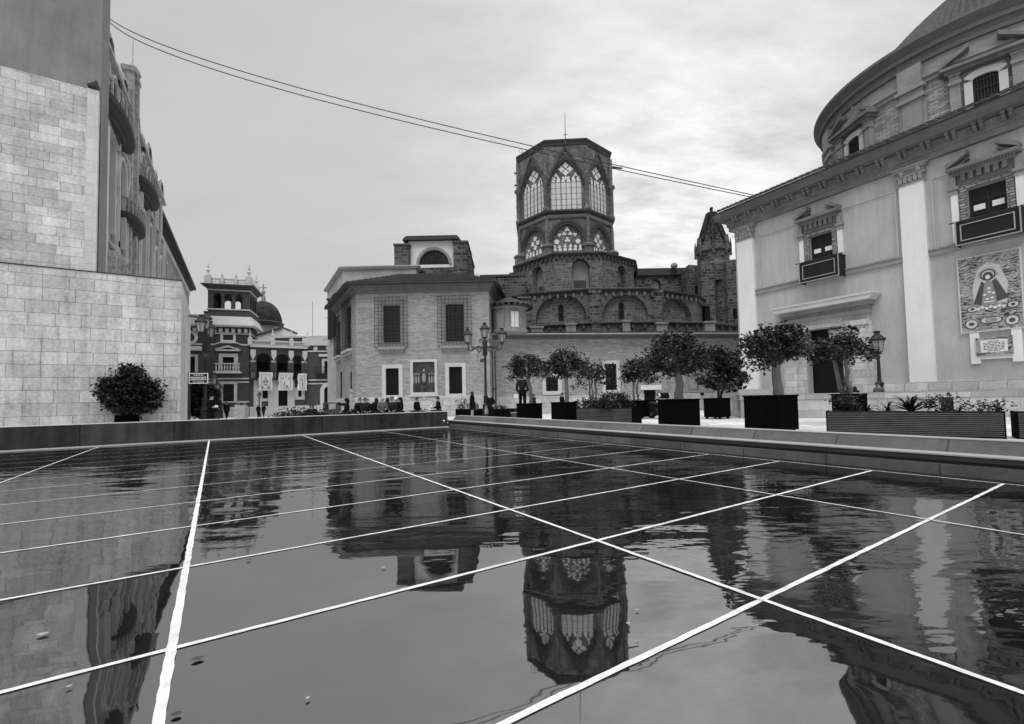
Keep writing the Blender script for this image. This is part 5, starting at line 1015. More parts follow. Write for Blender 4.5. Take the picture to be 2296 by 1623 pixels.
# windows with brick surround, small pilasters and broken pediment
def basilica_window(r, paper):
    a, b, c, e = r; w_ = b - a; m_ = (a + b) / 2
    w = window(ba, fS, r, .3, None, 'wood', .1, (2, 4), .04, 'wood')
    mb = MB(); fS.frame(mb, r, w_ * .2, -.02, .08, wb=0, wt=w_ * .17); mb.build('brick_surround', M['bbrick'], w)
    x = w_ * .36
    for sg in (-1, 1):
        mb = MB(); p, q = m_ + sg * (w_ / 2 + w_ * .23), m_ + sg * (w_ / 2 + w_ * .42); p, q = min(p, q), max(p, q); fS.box(mb, p, q, c, e - .1, -.02, .12); mb.build('side_pilaster', M['pilaster'], w)
    for sg in (-1, 1):
        mb = MB(); p, q = m_ + sg * (w_ / 2 + w_ * .21), m_ + sg * (w_ / 2 + w_ * .46); p, q = min(p, q), max(p, q); fS.box(mb, p, q, e - .1, e + .03, -.02, .17); fS.box(mb, p + .03, q - .03, e + .03, e + .12, -.02, .14); fS.box(mb, p - .04, q + .04, e + .12, e + .24, -.02, .22); fS.box(mb, p + .05, q - .05, e + .24, e + .8, -.02, .2); mb.build('pilaster_cap', M['trim2'], w)
    zt_ = e + w_ * .17; mb = MB(); A, B_2 = m_ - w_ * .92, m_ + w_ * .92; fS.box(mb, A + .25, B_2 - .25, zt_ + .02, zt_ + .5, -.02, .1); fS.box(mb, A + .15, B_2 - .15, zt_ + .5, zt_ + .6, -.02, .3)
    for i in range(22): xx = A + .2 + (B_2 - A - .4) * i / 21; fS.box(mb, xx - .035, xx + .035, zt_ + .6, zt_ + .7, -.02, .36)
    for i in range(6): xx = A + .5 + (B_2 - A - 1.0) * i / 5; fS.box(mb, xx - .08, xx + .08, zt_ + .2, zt_ + .5, -.02, .28)
    fS.box(mb, A, B_2, zt_ + .7, zt_ + .85, -.02, .55); hp = w_ * .42; zc = zt_ + .85
    for sg in (-1, 1):
        o = m_ + sg * w_ * .92; q = m_ + sg * w_ * .36; fS.ring(mb, [(o, zc), (q, zc + hp * .85)], [(o, zc + .2), (q, zc + hp * .85 + .2)], -.02, .55, closed=False); fS.ring(mb, [(o - sg * .35, zc), (q, zc + hp * .5)], [(o - sg * .3, zc + .1), (q, zc + hp * .6)], -.02, .3, closed=False); q2 = q
    mb.build('broken_pediment', M['entab'], w)
    for sg in (-1, 1):
        mb = MB(); cx_ = m_ + sg * w_ * .24; zz = c + (e - c) * paper; fS.box(mb, cx_ - w_ * .15, cx_ + w_ * .15, zz - w_ * .1, zz + w_ * .1, -.22, -.2); mb.build('paper_notice', M['paper'], w)
basilica_window(w1, .62); basilica_window(w2, .62)
for x0, y0, x1, y1, y2, lab in ((580, 885, 868, 815, 1033, 'dark braided cloth hung below the smaller window above the door'), (1702, 590, 2180, 460, 765, 'dark braided cloth hung below the large window above the tile mural')):
    d_ = .75; A = fS.px(qA(x0, y0), d_); B_3 = fS.px(qA(x1, y1), d_); z0 = fS.px(qA(x0, y2), d_)[1]; a, b, e, c = A[0], B_3[0], A[1], z0; f_ = fS.off(d_)
    t = thing('balcony_hanging', lab, 'hanging', f_.P((a + b) / 2, c), 'dark cloths hung under the basilica windows')
    mb = MB(); n = 12; rows = [[f_.P(a + (b - a) * j / 14, e - (e - c) * k / n, .02 * math.sin(j * .9) * k / n) for j in range(15)] for k in range(n + 1)]; mb.grid(rows); mb.grid([[p - fS.n * .02 for p in r_] for r_ in rows])
    mb.grid([[f_.P(b, e, 0), f_.P(b, e, -.7)], [f_.P(b, c, 0), f_.P(b, c, -.7)]]); mb.grid([[f_.P(a, e, 0), f_.P(a, e, -.7)], [f_.P(a, c, 0), f_.P(a, c, -.7)]]); cl = mb.build('cloth', M['banner'], t)
    mb = MB(); h_ = e - c; k = h_ * .2; f_.frame(mb, (a + k, b - k, c + k, e - k), .045, .028, .045); f_.box(mb, a, b, c, c + .05, .028, .045); f_.box(mb, b - .05, b, c + .05, e, .028, .045); f_.box(mb, a, a + .05, c + .05, e, .028, .045); mb.build('braid', M['braid'], cl)
    mb = MB(); mb.tube([f_.P(a - .2, e, -.03), f_.P(b + .2, e, -.03)], .03, 6); mb.tube([f_.P(a, e, -.03), f_.P(a, e, -.76)], .03, 6); mb.tube([f_.P(b, e, -.03), f_.P(b, e, -.76)], .03, 6); mb.build('rail', M['iron'], t)
# door with its stone surround
a, b, c, e = dr; w_ = b - a; mb = MB(); fillarch(mb, fS, dr, -.42); dO = mb.build('doorway', M['dark'], ba)
mb = MB(); fS.box(mb, b - w_ * .32, b - .02, c, e - 1.1, -.4, -.3)
for i in range(9): z = .6 + i * (e - 1.9) / 9; fS.box(mb, b - w_ * .29, b - .1, z, z + .12, -.3, -.27)
mb.build('door_leaf', M['wood'], dO)
mb = MB(); r = RA(780, 1362, 880, 1420); fS.box(mb, *r, -.3, -.27); mb.build('door_notice', M['trim'], dO)
zc1 = fS.px(qA(400, 1240), .7)[1]; L_ = fS.px(qA(380, 1232), .8)[0]; R_ = fS.px(qA(1128, 1110), .8)[0]
mb = MB(); zen0 = e + .55
for p, q in ((a - w_ * .75, a - .02), (b + .02, b + w_ * .75)):
    fS.box(mb, p, q, zpl3 - .6, e + .1, -.02, .16)
    pp_ = (p + w_ * .1, q - w_ * .25) if p < a else (p + w_ * .25, q - w_ * .1); fS.box(mb, pp_[0], pp_[1], 0, e - .1, -.02, .4); fS.box(mb, pp_[0] - .08, pp_[1] + .08, e - .1, e + .15, -.02, .5); fS.box(mb, pp_[0] - .14, pp_[1] + .14, 0, zpl3 - .5, -.02, .5)
fS.box(mb, a - w_ * .7, b + w_ * .7, e + .02, e + .5, -.02, .2); mb.build('door_jamb', M['plinth'], dO)
mb = MB(); fS.box(mb, a - w_ * .75, b + w_ * .75, e + .5, e + .72, -.02, .4); fS.box(mb, a - w_ * .72, b + w_ * .72, e + .72, zc1 - .35, -.02, .28); fS.box(mb, L_ + .35, R_ - .35, zc1 - .35, zc1 - .12, -.02, .5)
for k in (.08, .5, .92):
    for j in (-.15, 0, .15): x = a - w_ * .65 + (w_ * 2.3) * k + j; fS.box(mb, x - .05, x + .05, e + .75, zc1 - .4, .27, .33)
mb.build('door_entablature', M['trim2'], dO)
mb = MB(); fS.slab(mb, [(L_, zc1 + .14), (L_ + .3, zc1 - .12), (R_ - .3, zc1 - .12), (R_, zc1 + .14)], -.02, .85); fS.box(mb, L_, R_, zc1 + .14, zc1 + .24, -.02, .9); mb.build('door_cornice', M['trim'], dO)
# tile mural and plaque
r = RA(1727, 862, 2205, 1345, .1); a, b, c, e = r[0], r[1], None, None; c = fS.px(qA(1757, 1382), .1)[1]; e = fS.px(qA(1727, 862), .1)[1]
t = thing('tile_mural', 'large ornate tile picture of a robed figure among scrolls on the basilica wall', 'mural', fS.P((a + b) / 2, c, 0))
mm, nt, bb = newmat('mural_scrolls'); tcn = nt.nodes.new('ShaderNodeTexCoord'); wv = nt.nodes.new('ShaderNodeTexWave'); wv.wave_type = 'RINGS'; wv.inputs['Scale'].default_value = 2.2; wv.inputs['Distortion'].default_value = 14; wv.inputs['Detail'].default_value = 3; wv.inputs['Detail Scale'].default_value = 1.3; nt.links.new(tcn.outputs['UV'], wv.inputs[0])
f1 = noise(nt, tcn.outputs['UV'], 5, 3, .6); f3 = noise(nt, tcn.outputs['UV'], 1.9, 3, .6); mixv = mathn(nt, 'ADD', mathn(nt, 'MULTIPLY', wv.outputs['Fac'], .18), mathn(nt, 'ADD', mathn(nt, 'MULTIPLY', f1, .35), mathn(nt, 'MULTIPLY', f3, .6))); nt.links.new(ramp(nt, mixv, [(.42, .04), (.5, .1), (.535, .5), (.57, .08), (.61, .55), (.64, .12), (.68, .6), (.72, .2)]), bb.inputs['Base Color']); bb.inputs['Roughness'].default_value = .35
M['mural'] = mm
mb = MB(); fS.box(mb, a, b, c, e, -.02, .1); mu = mb.build('panel', M['mural'], t)
mb = MB(); fS.frame(mb, (a, b, c, e), .05, -.02, .13); mb.build('panel_edge', M['trim'], mu)
W_, H_ = b - a, e - c; ma, mc = a, c; X = lambda k: ma + W_ * k; Zz = lambda k: mc + H_ * k; fM = fS.off(.1)
def oval(mb, x, z, rx, rz, d, n=20, m=0): fM.slab(mb, [(X(x) + W_ * rx * math.cos(2 * pi * i / n), Zz(z) + W_ * rz * math.sin(2 * pi * i / n)) for i in range(n)], d - .012, d, m)
def ovring(mb, x, z, rx, rz, k, d, m=0, n=24): fM.ring(mb, [(X(x) + W_ * rx * k * math.cos(2 * pi * i / n), Zz(z) + W_ * rz * k * math.sin(2 * pi * i / n)) for i in range(n)], [(X(x) + W_ * rx * math.cos(2 * pi * i / n), Zz(z) + W_ * rz * math.sin(2 * pi * i / n)) for i in range(n)], d - .012, d, m)
mb = MB(); fM.slab(mb, [(X(.24), Zz(.34)), (X(.76), Zz(.34)), (X(.8), Zz(.6)), (X(.68), Zz(.84)), (X(.5), Zz(.9)), (X(.32), Zz(.82)), (X(.22), Zz(.58))], 0, .012); oval(mb, .17, .1, .1, .1, .016); oval(mb, .83, .1, .1, .1, .016); oval(mb, .5, .13, .17, .07, .018); oval(mb, .2, .3, .08, .06, .016); oval(mb, .86, .3, .08, .06, .016)
mb.build('pale_field', M['trim'], mu)
for q_ in ([(X(.22), Zz(.36)), (X(.36), Zz(.34)), (X(.43), Zz(.62)), (X(.38), Zz(.66))], [(X(.62), Zz(.36)), (X(.8), Zz(.4)), (X(.62), Zz(.67)), (X(.55), Zz(.64))]): mb = MB(); fM.slab(mb, q_, .012, .022); mb.build('mantle', M['tileroof'], mu)
mb = MB(); ovring(mb, .49, .73, .13, .13, .8, .02)
for i in range(14): an = -.2 + pi * 1.15 * i / 13; fM.slab(mb, [(X(.49) + W_ * .135 * math.cos(an - .05), Zz(.73) + W_ * .135 * math.sin(an - .05)), (X(.49) + W_ * .175 * math.cos(an), Zz(.73) + W_ * .175 * math.sin(an)), (X(.49) + W_ * .135 * math.cos(an + .05), Zz(.73) + W_ * .135 * math.sin(an + .05))], .01, .0205 + i * .0002)
mb.build('halo', M['tileroof'], mu)
mb = MB(); oval(mb, .49, .71, .085, .1, .024); mb.build('headdress', M['tileroof'], mu)
for x, z, rx, rz, ix, iz in ((.17, .1, .115, .115, .05, .04), (.83, .1, .115, .115, .05, .05), (.5, .13, .19, .085, 0, 0), (.2, .3, .095, .075, .035, .03), (.86, .3, .095, .075, .035, .03)):
    mb = MB(); ovring(mb, x, z, rx, rz, .87, .021); o = mb.build('cartouche', M['tileroof'], mu)
    mb = MB()
    if ix: oval(mb, x, z, ix, iz, .024)
    else:
        for i in range(5): z_ = .165 - i * .017; fM.box(mb, X(.4 + .01 * abs(i - 2)), X(.6 - .01 * abs(i - 2)), Zz(z_) - .012, Zz(z_) + .012, .017, .022)
    mb.build('cartouche_picture' if ix else 'cartouche_text', M['tileroof'], o)
mb = MB(); fM.slab(mb, [(X(.36), Zz(.35)), (X(.62), Zz(.35)), (X(.56), Zz(.62)), (X(.49), Zz(.66)), (X(.43), Zz(.62))], .02, .03); rb = mb.build('robe', M['trim2'], mu)
mb = MB(); oval(mb, .49, .7, .04, .05, .036); mb.build('face', M['white'], mu)
for x, z in ((.42, .47), (.5, .5), (.57, .48), (.46, .41), (.54, .42), (.5, .55)): mb = MB(); oval(mb, x, z, .03, .022, .04); mb.build('robe_medallion', M['white'], rb)
mb = MB(); fM.box(mb, X(.4), X(.58), Zz(.365), Zz(.38), .03, .038); mb.build('robe_hem', M['white'], rb)
mb = MB()
for i in range(7): oval(mb, .3 + .07 * i, .29 + .015 * (i % 2), .032, .03, .03 + .002 * i)
mb.build('cloud_band', M['white'], mu)
a, b = fS.px(qA(1858, 1480), .16)[0], fS.px(qA(2124, 1480), .16)[0]; e, c = fS.px(qA(1858, 1424), .16)[1], fS.px(qA(1872, 1548), .16)[1]
t = thing('tile_plaque', 'small tile plaque with lines of text in a white stone bracket under the mural', 'plaque', fS.P((a + b) / 2, c, 0))
L2_, R2_ = fS.px(qA(1822, 1480))[0], fS.px(qA(2198, 1480))[0]; zt2, zb2 = Zz(-.0) - .02, fS.px(qA(1830, 1608))[1]; lw_2 = (R2_ - L2_) * .19
mb = MB(); fS.box(mb, L2_, L2_ + lw_2, zb2, zt2, -.02, .1); fS.box(mb, R2_ - lw_2, R2_, zb2, zt2, -.02, .1); fS.box(mb, L2_ + lw_2, R2_ - lw_2, zb2 + .18, c + .25, -.02, .096); mb.build('bracket_frame', M['pilaster'], t)
mb = MB(); fS.box(mb, a, b, c, e, -.02, .18); o = mb.build('plaque_border', M['mural'], t)
mb = MB(); k = .13 * (b - a); fS.box(mb, a + k, b - k, c + k * .8, e - k * .8, .17, .187); mb.build('plaque_field', M['white'], o)
mb = MB(); hh = (e - c - 1.6 * k) / 8
for i in range(7):
    z = e - k * .8 - hh * (i + 1); wd = (b - a - 2 * k) * (.38 if i == 0 else .46 if i == 6 else .78) / 2; m_ = (a + b) / 2; x = m_ - wd; rr = random.Random(i)
    while x < m_ + wd: l_ = rr.uniform(.06, .16); fS.box(mb, x, min(x + l_, m_ + wd), z - hh * .25, z + hh * .2, .186, .191); x += l_ + .035
mb.build('inscription', M['tileroof'], o)
# drum and dome
dc = Vector((33.3, 31.4)); RW = 8.85; q2 = crop(2836, 0, 2.319); HCd = 23.0
mb = MB(); mb.lathe([(RW, 12), (RW, 20.35)], (dc.x, dc.y, 0), 96); dmw = mb.build('drum_wall', M['dbrick'], ba, True)
for p in dmw.data.polygons:
    for li in p.loop_indices:
        co_ = dmw.data.vertices[dmw.data.loops[li].vertex_index].co + Vector(dmw['_b']); 
        an = math.atan2(co_.y - dc.y, co_.x - dc.x); an = an if an > -.5 else an + 2 * pi
        dmw.data.uv_layers[0].data[li].uv = (an * RW, co_.z)
mb = MB(); mb.lathe([(RW, 20.3), (RW + .12, 20.32), (RW + .12, 20.55), (RW + .26, 20.6), (RW + .26, 20.78), (RW + .05, 20.82), (RW + .05, 21.6), (RW, 21.62)], (dc.x, dc.y, 0), 96); mb.build('drum_entablature', M['trim2'], dmw)
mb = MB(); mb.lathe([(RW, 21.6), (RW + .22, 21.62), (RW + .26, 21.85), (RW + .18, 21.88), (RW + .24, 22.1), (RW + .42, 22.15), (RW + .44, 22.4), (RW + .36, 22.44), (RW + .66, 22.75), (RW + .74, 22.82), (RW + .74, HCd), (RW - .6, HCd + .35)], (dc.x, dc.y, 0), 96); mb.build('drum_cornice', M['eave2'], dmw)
def dang(p, R):
    r = ray(p); ax, ay = r.x, r.y; bx, by = -dc.x, -dc.y; A = ax * ax + ay * ay; B = ax * bx + ay * by; Cc = bx * bx + by * by - R * R; t = (-B - math.sqrt(max(0, B * B - A * Cc))) / A; q = CAM + r * t; return math.atan2(q.y - dc.y, q.x - dc.x), q.z
def tangent(an, R): f_ = Fr((dc.x + R * math.cos(an), dc.y + R * math.sin(an)), (-math.sin(an), math.cos(an))); f_.n = Vector((math.cos(an), math.sin(an), 0)); return f_
aw1, zw1 = dang(q2(1535, 640), RW); aw1l, _z = dang(q2(1430, 690), RW); aw2, zw2 = dang(q2(470, 1215), RW); step = abs(aw1 - aw2)
hw_ = abs(aw1 - aw1l) * RW; zt1 = dang(q2(1535, 612), RW)[1]; zb1 = dang(q2(1540, 775), RW)[1] - .9
for an in (aw1, aw2, aw1 + (aw1 - aw2)):
    f_ = tangent(an, RW + .04); r = (-hw_, hw_, zb1, zt1, 'seg'); mb = MB(); fillarch(mb, f_, r, .0); o = mb.build('drum_window', M['dark'], dmw)
    mb = MB(); f_.ring(mb, archcurve(*r), archcurve(r[0] - .35, r[1] + .35, r[2], r[3] + .35, 'seg'), -.3, .14, closed=False); f_.box(mb, -hw_ - .35, -hw_, zb1, zt1 - .2, -.3, .14); f_.box(mb, hw_, hw_ + .35, zb1, zt1 - .2, -.3, .14); mb.build('window_arch', M['trim'], o)
    for sg in (-1, 1):
        mb = MB(); p, q = sorted((sg * (hw_ + .5), sg * (hw_ + .95))); f_.box(mb, p, q, zb1, zt1 - .1, -.4, .16); f_.box(mb, p - .06, q + .06, zt1 - .1, zt1 + .1, -.4, .28); f_.box(mb, p, q, zt1 + .1, zt1 + .4, -.4, .2); f_.box(mb, p - .05, q + .05, zt1 + .4, zt1 + .52, -.4, .3); mb.build('window_pilaster', M['trim2'], o)
    mb = MB(); zz = zt1 + .52; X_ = hw_ + 1.35; f_.box(mb, -X_ + .2, X_ - .2, zz, zz + .18, -.5, .4); f_.box(mb, -X_, X_, zz + .18, zz + .36, -.6, .62)
    for sg in (-1, 1): f_.ring(mb, [(sg * X_, zz + .36), (sg * X_ * .3, zz + 1.15)], [(sg * X_, zz + .55), (sg * X_ * .3, zz + 1.4)], -.4, .6, closed=False)
    mb.build('window_pediment', M['entab'], o)
    mb = MB()
    for i in range(8): x = -hw_ + 2 * hw_ * (i + .5) / 8; f_.box(mb, x - .02, x + .02, zb1, zt1 - .06, .02, .06)
    for i in range(4): z = zb1 + (zt1 - zb1) * (i + .5) / 4; f_.box(mb, -hw_, hw_, z - .02, z + .02, .03, .07)
    mb.build('window_bars', M['iron'], o)
ap = dang(q2(940, 850), RW)[0]
for k in range(-2, 3):
    f_ = tangent(ap + (aw1 - aw2) * k, RW); mb = MB(); f_.box(mb, -.5, .5, 12, 19.5, -.3, .2); f_.box(mb, .5, .7, 12, 19.5, -.3, .1); f_.box(mb, -.7, -.5, 12, 19.5, -.3, .1); f_.box(mb, -.72, .72, 19.5, 19.7, -.3, .34); f_.box(mb, -.6, .6, 19.7, 20.1, -.3, .26); f_.box(mb, -.75, .75, 20.1, 20.32, -.3, .42); f_.box(mb, -.6, .6, 20.32, 21.6, -.3, .36); mb.build('drum_pilaster', M['trim2'], dmw)
mb = MB(); nT = 96; rows = []; K = 15
for k in range(K + 1):
    ph = (pi / 2) * k / K * .96
    for sub in (0, 1):
        f_ = k / K; R_ = 7.3 * (1 - f_) + .1 * math.sin(pi * f_) * 6 + (.09 if sub == 0 else 0); z_ = HCd + .2 + 7.4 * f_ - (.06 if sub == 0 else 0); rows.append([(dc.x + (R_ + (.2 if i % 2 else 0)) * math.cos(2 * pi * i / (2 * nT)), dc.y + (R_ + (.2 if i % 2 else 0)) * math.sin(2 * pi * i / (2 * nT)), z_ + (.05 if i % 2 else 0)) for i in range(2 * nT)])
mb.grid(rows, 0, True); mb.build('dome', M['tileroof'], dmw)
# parapet wall of the raised forecourt
t = thing('forecourt_wall', 'low ashlar parapet wall with a projecting stone cap in front of the basilica', 'wall', (11.5, 22.2, .4))
T0, T1, T2 = Vector((14.6, 33.2)), Vector((11.15, 22.3)), Vector((27.5, 16.1)); zc = 1.54
pts = [tuple(T0), tuple(T1), tuple(T2)]
mb = MB(); molding(mb, pts, [(0, 0), (0, zc - .26)], False); molding(mb, offset_poly(pts, -.5, False), [(0, zc - .26), (0, 0)], False); mb.build('wall_body', M['terrace'], t)
mb = MB(); rows = [[(p[0], p[1], z) for p in offset_poly(pts, o, False)] for o, z in ((-.55, zc - .26), (.05, zc - .26), (.05, zc), (-.55, zc))]; mb.grid(rows + rows[:1]); mb.poly([r[0] for r in rows]); mb.poly([r[-1] for r in rows]); mb.build('cap', M['terrace_cap'], t)
fT2 = Fr.two(T1, T2); qq = crop(2900, 1050, 2.497); r = fT2.rect(qq(1100, 890), qq(1213, 985)); mb = MB(); fT2.box(mb, r[0], r[1], r[2] - .2, zc - .27, -.02, .012); mb.build('drain_opening', M['dark'], t)
# two cables strung across the square
for a, b, mdl, dz, lab in ((at(240, 37, 27), at(1692, 438, 32), (700, 205), 0, 'upper of the two thin cables strung across the sky'), (at(246, 50, 27), at(1690, 443, 32), (700, 220), 0, 'lower of the two thin cables strung across the sky')):
    mid = at(mdl[0], mdl[1], 29.0); pts = []
    ctrl = mid * 2 - (a + b) * .5
    for i in range(41):
        tt = i / 40; pts.append(a * (1 - tt) ** 2 + ctrl * (2 * tt * (1 - tt)) + b * tt ** 2)
    mb = MB(); mb.tube(pts, .03, 5); tag(mb.build('cable', M['cable'], loc=tuple(a)), lab, 'cable', 'cables across the square')
# ================================================================== street lamps
def lantern(parent, c, s=1.0):
    c = Vector(c); mb = MB(); n = 6; H = .5 * s
    mb.lathe([(.05 * s, -.16 * s), (.07 * s, -.1 * s), (.17 * s, -.03 * s), (.18 * s, 0)], c, n)
    for i in range(n):
        an = 2 * pi * i / n; d = Vector((math.cos(an), math.sin(an), 0)); mb.tube([c + d * .17 * s, c + d * .26 * s + Vector((0, 0, H))], .014 * s, 4)
    mb.lathe([(.3 * s, H - .02 * s), (.31 * s, H + .04 * s), (.26 * s, H + .09 * s), (.19 * s, H + .2 * s), (.11 * s, H + .27 * s), (.09 * s, H + .33 * s), (.13 * s, H + .36 * s), (.12 * s, H + .41 * s), (.02, H + .43 * s)], c, 12)
    for i in range(n):
        an = 2 * pi * i / n; mb.ball(c + Vector((.3 * s * math.cos(an), .3 * s * math.sin(an), H + .07 * s)), .03 * s, None, .05 * s, 5, 4)
    o = mb.build('lantern', M['iron'], parent)
    mb = MB(); mb.lathe([(.155 * s, .01 * s), (.24 * s, H - .02 * s)], c, n); mb.build('glass', M['lampglass'], o); return o
def lamp_post(parent, H, r=.075):
    mb = MB(); mb.lathe([(.26, 0), (.27, .12), (.22, .2), (.2, .75), (.23, .8), (.15, .9), (.13, 1.25), (.16, 1.3), (.16, 1.36), (r * 1.15, 1.45), (r, 2.2), (r * .85, H - .15), (r * 1.2, H - .1), (r * 1.2, H)], (0, 0, 0), 12); return mb.build('post', M['iron'], parent, True)
def scroll(c, r0, r1, a0, a1, axis, n=22):
    return [c + axis * ((r0 + (r1 - r0) * i / n) * math.cos(a0 + (a1 - a0) * i / n)) + Vector((0, 0, (r0 + (r1 - r0) * i / n) * math.sin(a0 + (a1 - a0) * i / n))) for i in range(n + 1)]
pL = at(1089, 900, 28); zL = lambda y: at(1089, y, 28).z - .4
lp = thing('street_lamp', 'black iron street lamp with three lanterns in front of the brick corner building', 'street lamp', (pL.x, 28, .4), 'iron street lamps', local=True)
Hp = zL(762); lamp_post(lp, Hp)
mb = MB(); mb.lathe([(.1, Hp - 1.0), (.15, Hp - .9), (.15, Hp - .15), (.1, Hp - .05), (.05, Hp + .02)], (0, 0, 0), 10); mb.build('collar', M['iron'], lp, True)
lantern(lp, (0, 0, Hp + .16)); hs_ = zL(768)
for sg in (-1, 1):
    X_ = Vector((sg, 0, 0)); mb = MB()
    mb.tube([X_ * .1 + Vector((0, 0, hs_ - .35)), X_ * .35 + Vector((0, 0, hs_ - .2)), X_ * .6 + Vector((0, 0, hs_ - .3)), X_ * .8 + Vector((0, 0, hs_ - .5)), X_ * 1.0 + Vector((0, 0, hs_ - .42)), X_ * 1.06 + Vector((0, 0, hs_ - .15))], .035, 6)
    mb.tube(scroll(X_ * .36 + Vector((0, 0, hs_ - .44)), .2, .05, 0, 4.5 * pi, X_), .025, 5); mb.tube(scroll(X_ * .72 + Vector((0, 0, hs_ - .3)), .13, .03, pi, 4.6 * pi, X_), .022, 5); mb.tube(scroll(X_ * .22 + Vector((0, 0, hs_ + .12)), .15, .03, -pi / 2, 3.2 * pi, X_), .022, 5)
    mb.tube([X_ * .4 + Vector((0, 0, hs_ - .62)), X_ * .5 + Vector((0, 0, hs_ - .8)), X_ * .42 + Vector((0, 0, hs_ - .9))], .02, 5); mb.build('arm', M['iron'], lp)
    lantern(lp, (sg * 1.06, 0, hs_ + .02), .95)
mb = MB(); mb.ball((-.2, -.05, zL(808)), .13, .13, .12); mb.tube([(0, 0, zL(808) + .1), (-.2, -.05, zL(808) + .1)], .03, 5); mb.build('camera_dome', M['iron2'], lp, True)
c2 = copy_tree(lp); q = at(460, 900, 26); c2.location = (q.x, 26, .4); c2.rotation_euler = (0, 0, math.radians(112)); c2.scale = (1.02, 1.02, (at(460, 697, 26).z - .4) / (Hp + .16 + .93)); c2['label'] = 'black iron lamp with clustered lanterns standing beside the stone museum corner'
def single_lamp(p, H, lab, proto=[None]):
    if proto[0] is None:
        t = thing('street_lamp', lab, 'street lamp', p, 'iron street lamps', local=True); lamp_post(t, 2.5, .06); lantern(t, (0, 0, 2.66), .95); proto[0] = t
        mb = MB(); mb.tube([(0, 0, 2.35), (-.32, 0, 2.4)], .02, 5); mb.tube([(-.3, 0, 2.28), (-.3, 0, 2.44)], .03, 5); mb.build('side_bracket', M['iron'], t)
    else: t = copy_tree(proto[0]); t['label'] = lab; t.location = p
    t.scale = (H / 3.6 * .9 + .1,) * 2 + (H / 3.6,); return t
p = at(1972, 870, 21.9); single_lamp((p.x, 21.9, .4), at(1972, 738, 21.9).z - .4, 'single lantern lamp post standing behind the parapet of the basilica forecourt')
for x, y, Y, lab in ((478, 833, 36, 'nearest small lamp left of the palace balcony, largest of the three in a row'), (486, 851, 46, 'middle small lamp of the row in front of the palace tower'), (495, 861, 55, 'farthest small lamp of the row in front of the palace tower'), (581, 878, 60, 'tiny distant lamp left of the palace loggia banner')):
    p = at(x, 900, Y); single_lamp((p.x, Y, gz(p.x, Y)), at(x, y, Y).z - gz(p.x, Y), lab)
p = at(1108, 900, 30); t = thing('twin_pole', 'pair of thin grey metal poles side by side behind the three lantern lamp', 'pole', (p.x, 30, .4)); zz = at(1108, 786, 30).z
for dx in (-.09, .1): mb = MB(); mb.tube([(p.x + dx, 30, .4), (p.x + dx, 30, zz)], .055, 8); mb.build('pole', M['iron2'], t, True)
mb = MB(); mb.box(p.x - .16, p.x + .17, 29.94, 30.06, zz - .5, zz - .42); mb.box(p.x - .16, p.x + .17, 29.94, 30.06, 2.2, 2.3); mb.box(p.x - .22, p.x + .22, 29.85, 30.15, .4, .46); mb.build('clamp', M['iron2'], t)
# place name sign
ps = at(445, 848, 24.5); t = thing('place_sign', 'dark place name sign with white border and lettering on a post by the museum corner', 'sign', (ps.x, 24.5, .4)); fN = Fr((ps.x, 24.5), (1, .15)); ppx = 24.5 / 1020
hw, hh = 19.5 * ppx, 11.5 * ppx
mb = MB(); fN.box(mb, -hw, hw, ps.z - hh, ps.z + hh, -.03, .0); mb.build('sign_panel', M['cloth1'], t)
mb = MB(); fN.frame(mb, (-hw + .03, hw - .03, ps.z - hh + .03, ps.z + hh - .03), .035, -.01, .012); fN.box(mb, -hw + .07, hw - .07, ps.z + .055, ps.z + .075, -.01, .006); fN.box(mb, -hw + .07, hw - .07, ps.z - .1, ps.z - .08, -.01, .006); mb.build('sign_border', M['white'], t)
mb = MB(); x_ = -hw - .06; mb.hexa([fN.P(x_ + a, z, d) for z in (.4, ps.z + hh + .02) for a, d in ((0, -.12), (.09, -.12), (.09, 0), (0, 0))]); fN.box(mb, x_, -hw, ps.z + .1, ps.z + .16, -.08, -.02); fN.box(mb, x_, -hw, ps.z - .16, ps.z - .1, -.08, -.02); mb.build('post', M['iron'], t)
for i, (s_, z_, sz) in enumerate((('PLAZA DE', .17, .11), ('DECIMO JUNIO BRUTO', .01, .1), ('CONSUL ROMANO FUNDADOR', -.06, .075), ('DE VALENCIA', -.2, .09))):
    cu = bpy.data.curves.new('lettering', 'FONT'); cu.body = s_; cu.size = sz; cu.align_x = 'CENTER'; cu.align_y = 'CENTER'; cu.extrude = .003
    tmp = bpy.data.objects.new('lettering', cu); me = bpy.data.meshes.new_from_object(tmp); bpy.data.objects.remove(tmp); me.materials.clear(); me.materials.append(M['white'])
    w_ = max(v.co.x for v in me.vertices) - min(v.co.x for v in me.vertices); k = min(1, (2 * hw - .16) / w_); q_ = fN.P(0, ps.z + z_, .01)
    me.transform(Matrix.Translation(q_ - Vector((ps.x, 24.5, .4))) @ Matrix(((fN.u.x, 0, fN.n.x, 0), (fN.u.y, 0, fN.n.y, 0), (0, 1, 0, 0), (0, 0, 0, 1))) @ Matrix.Scale(k, 4, (1, 0, 0))); o = bpy.data.objects.new('lettering', me); C.objects.link(o); o.parent = t
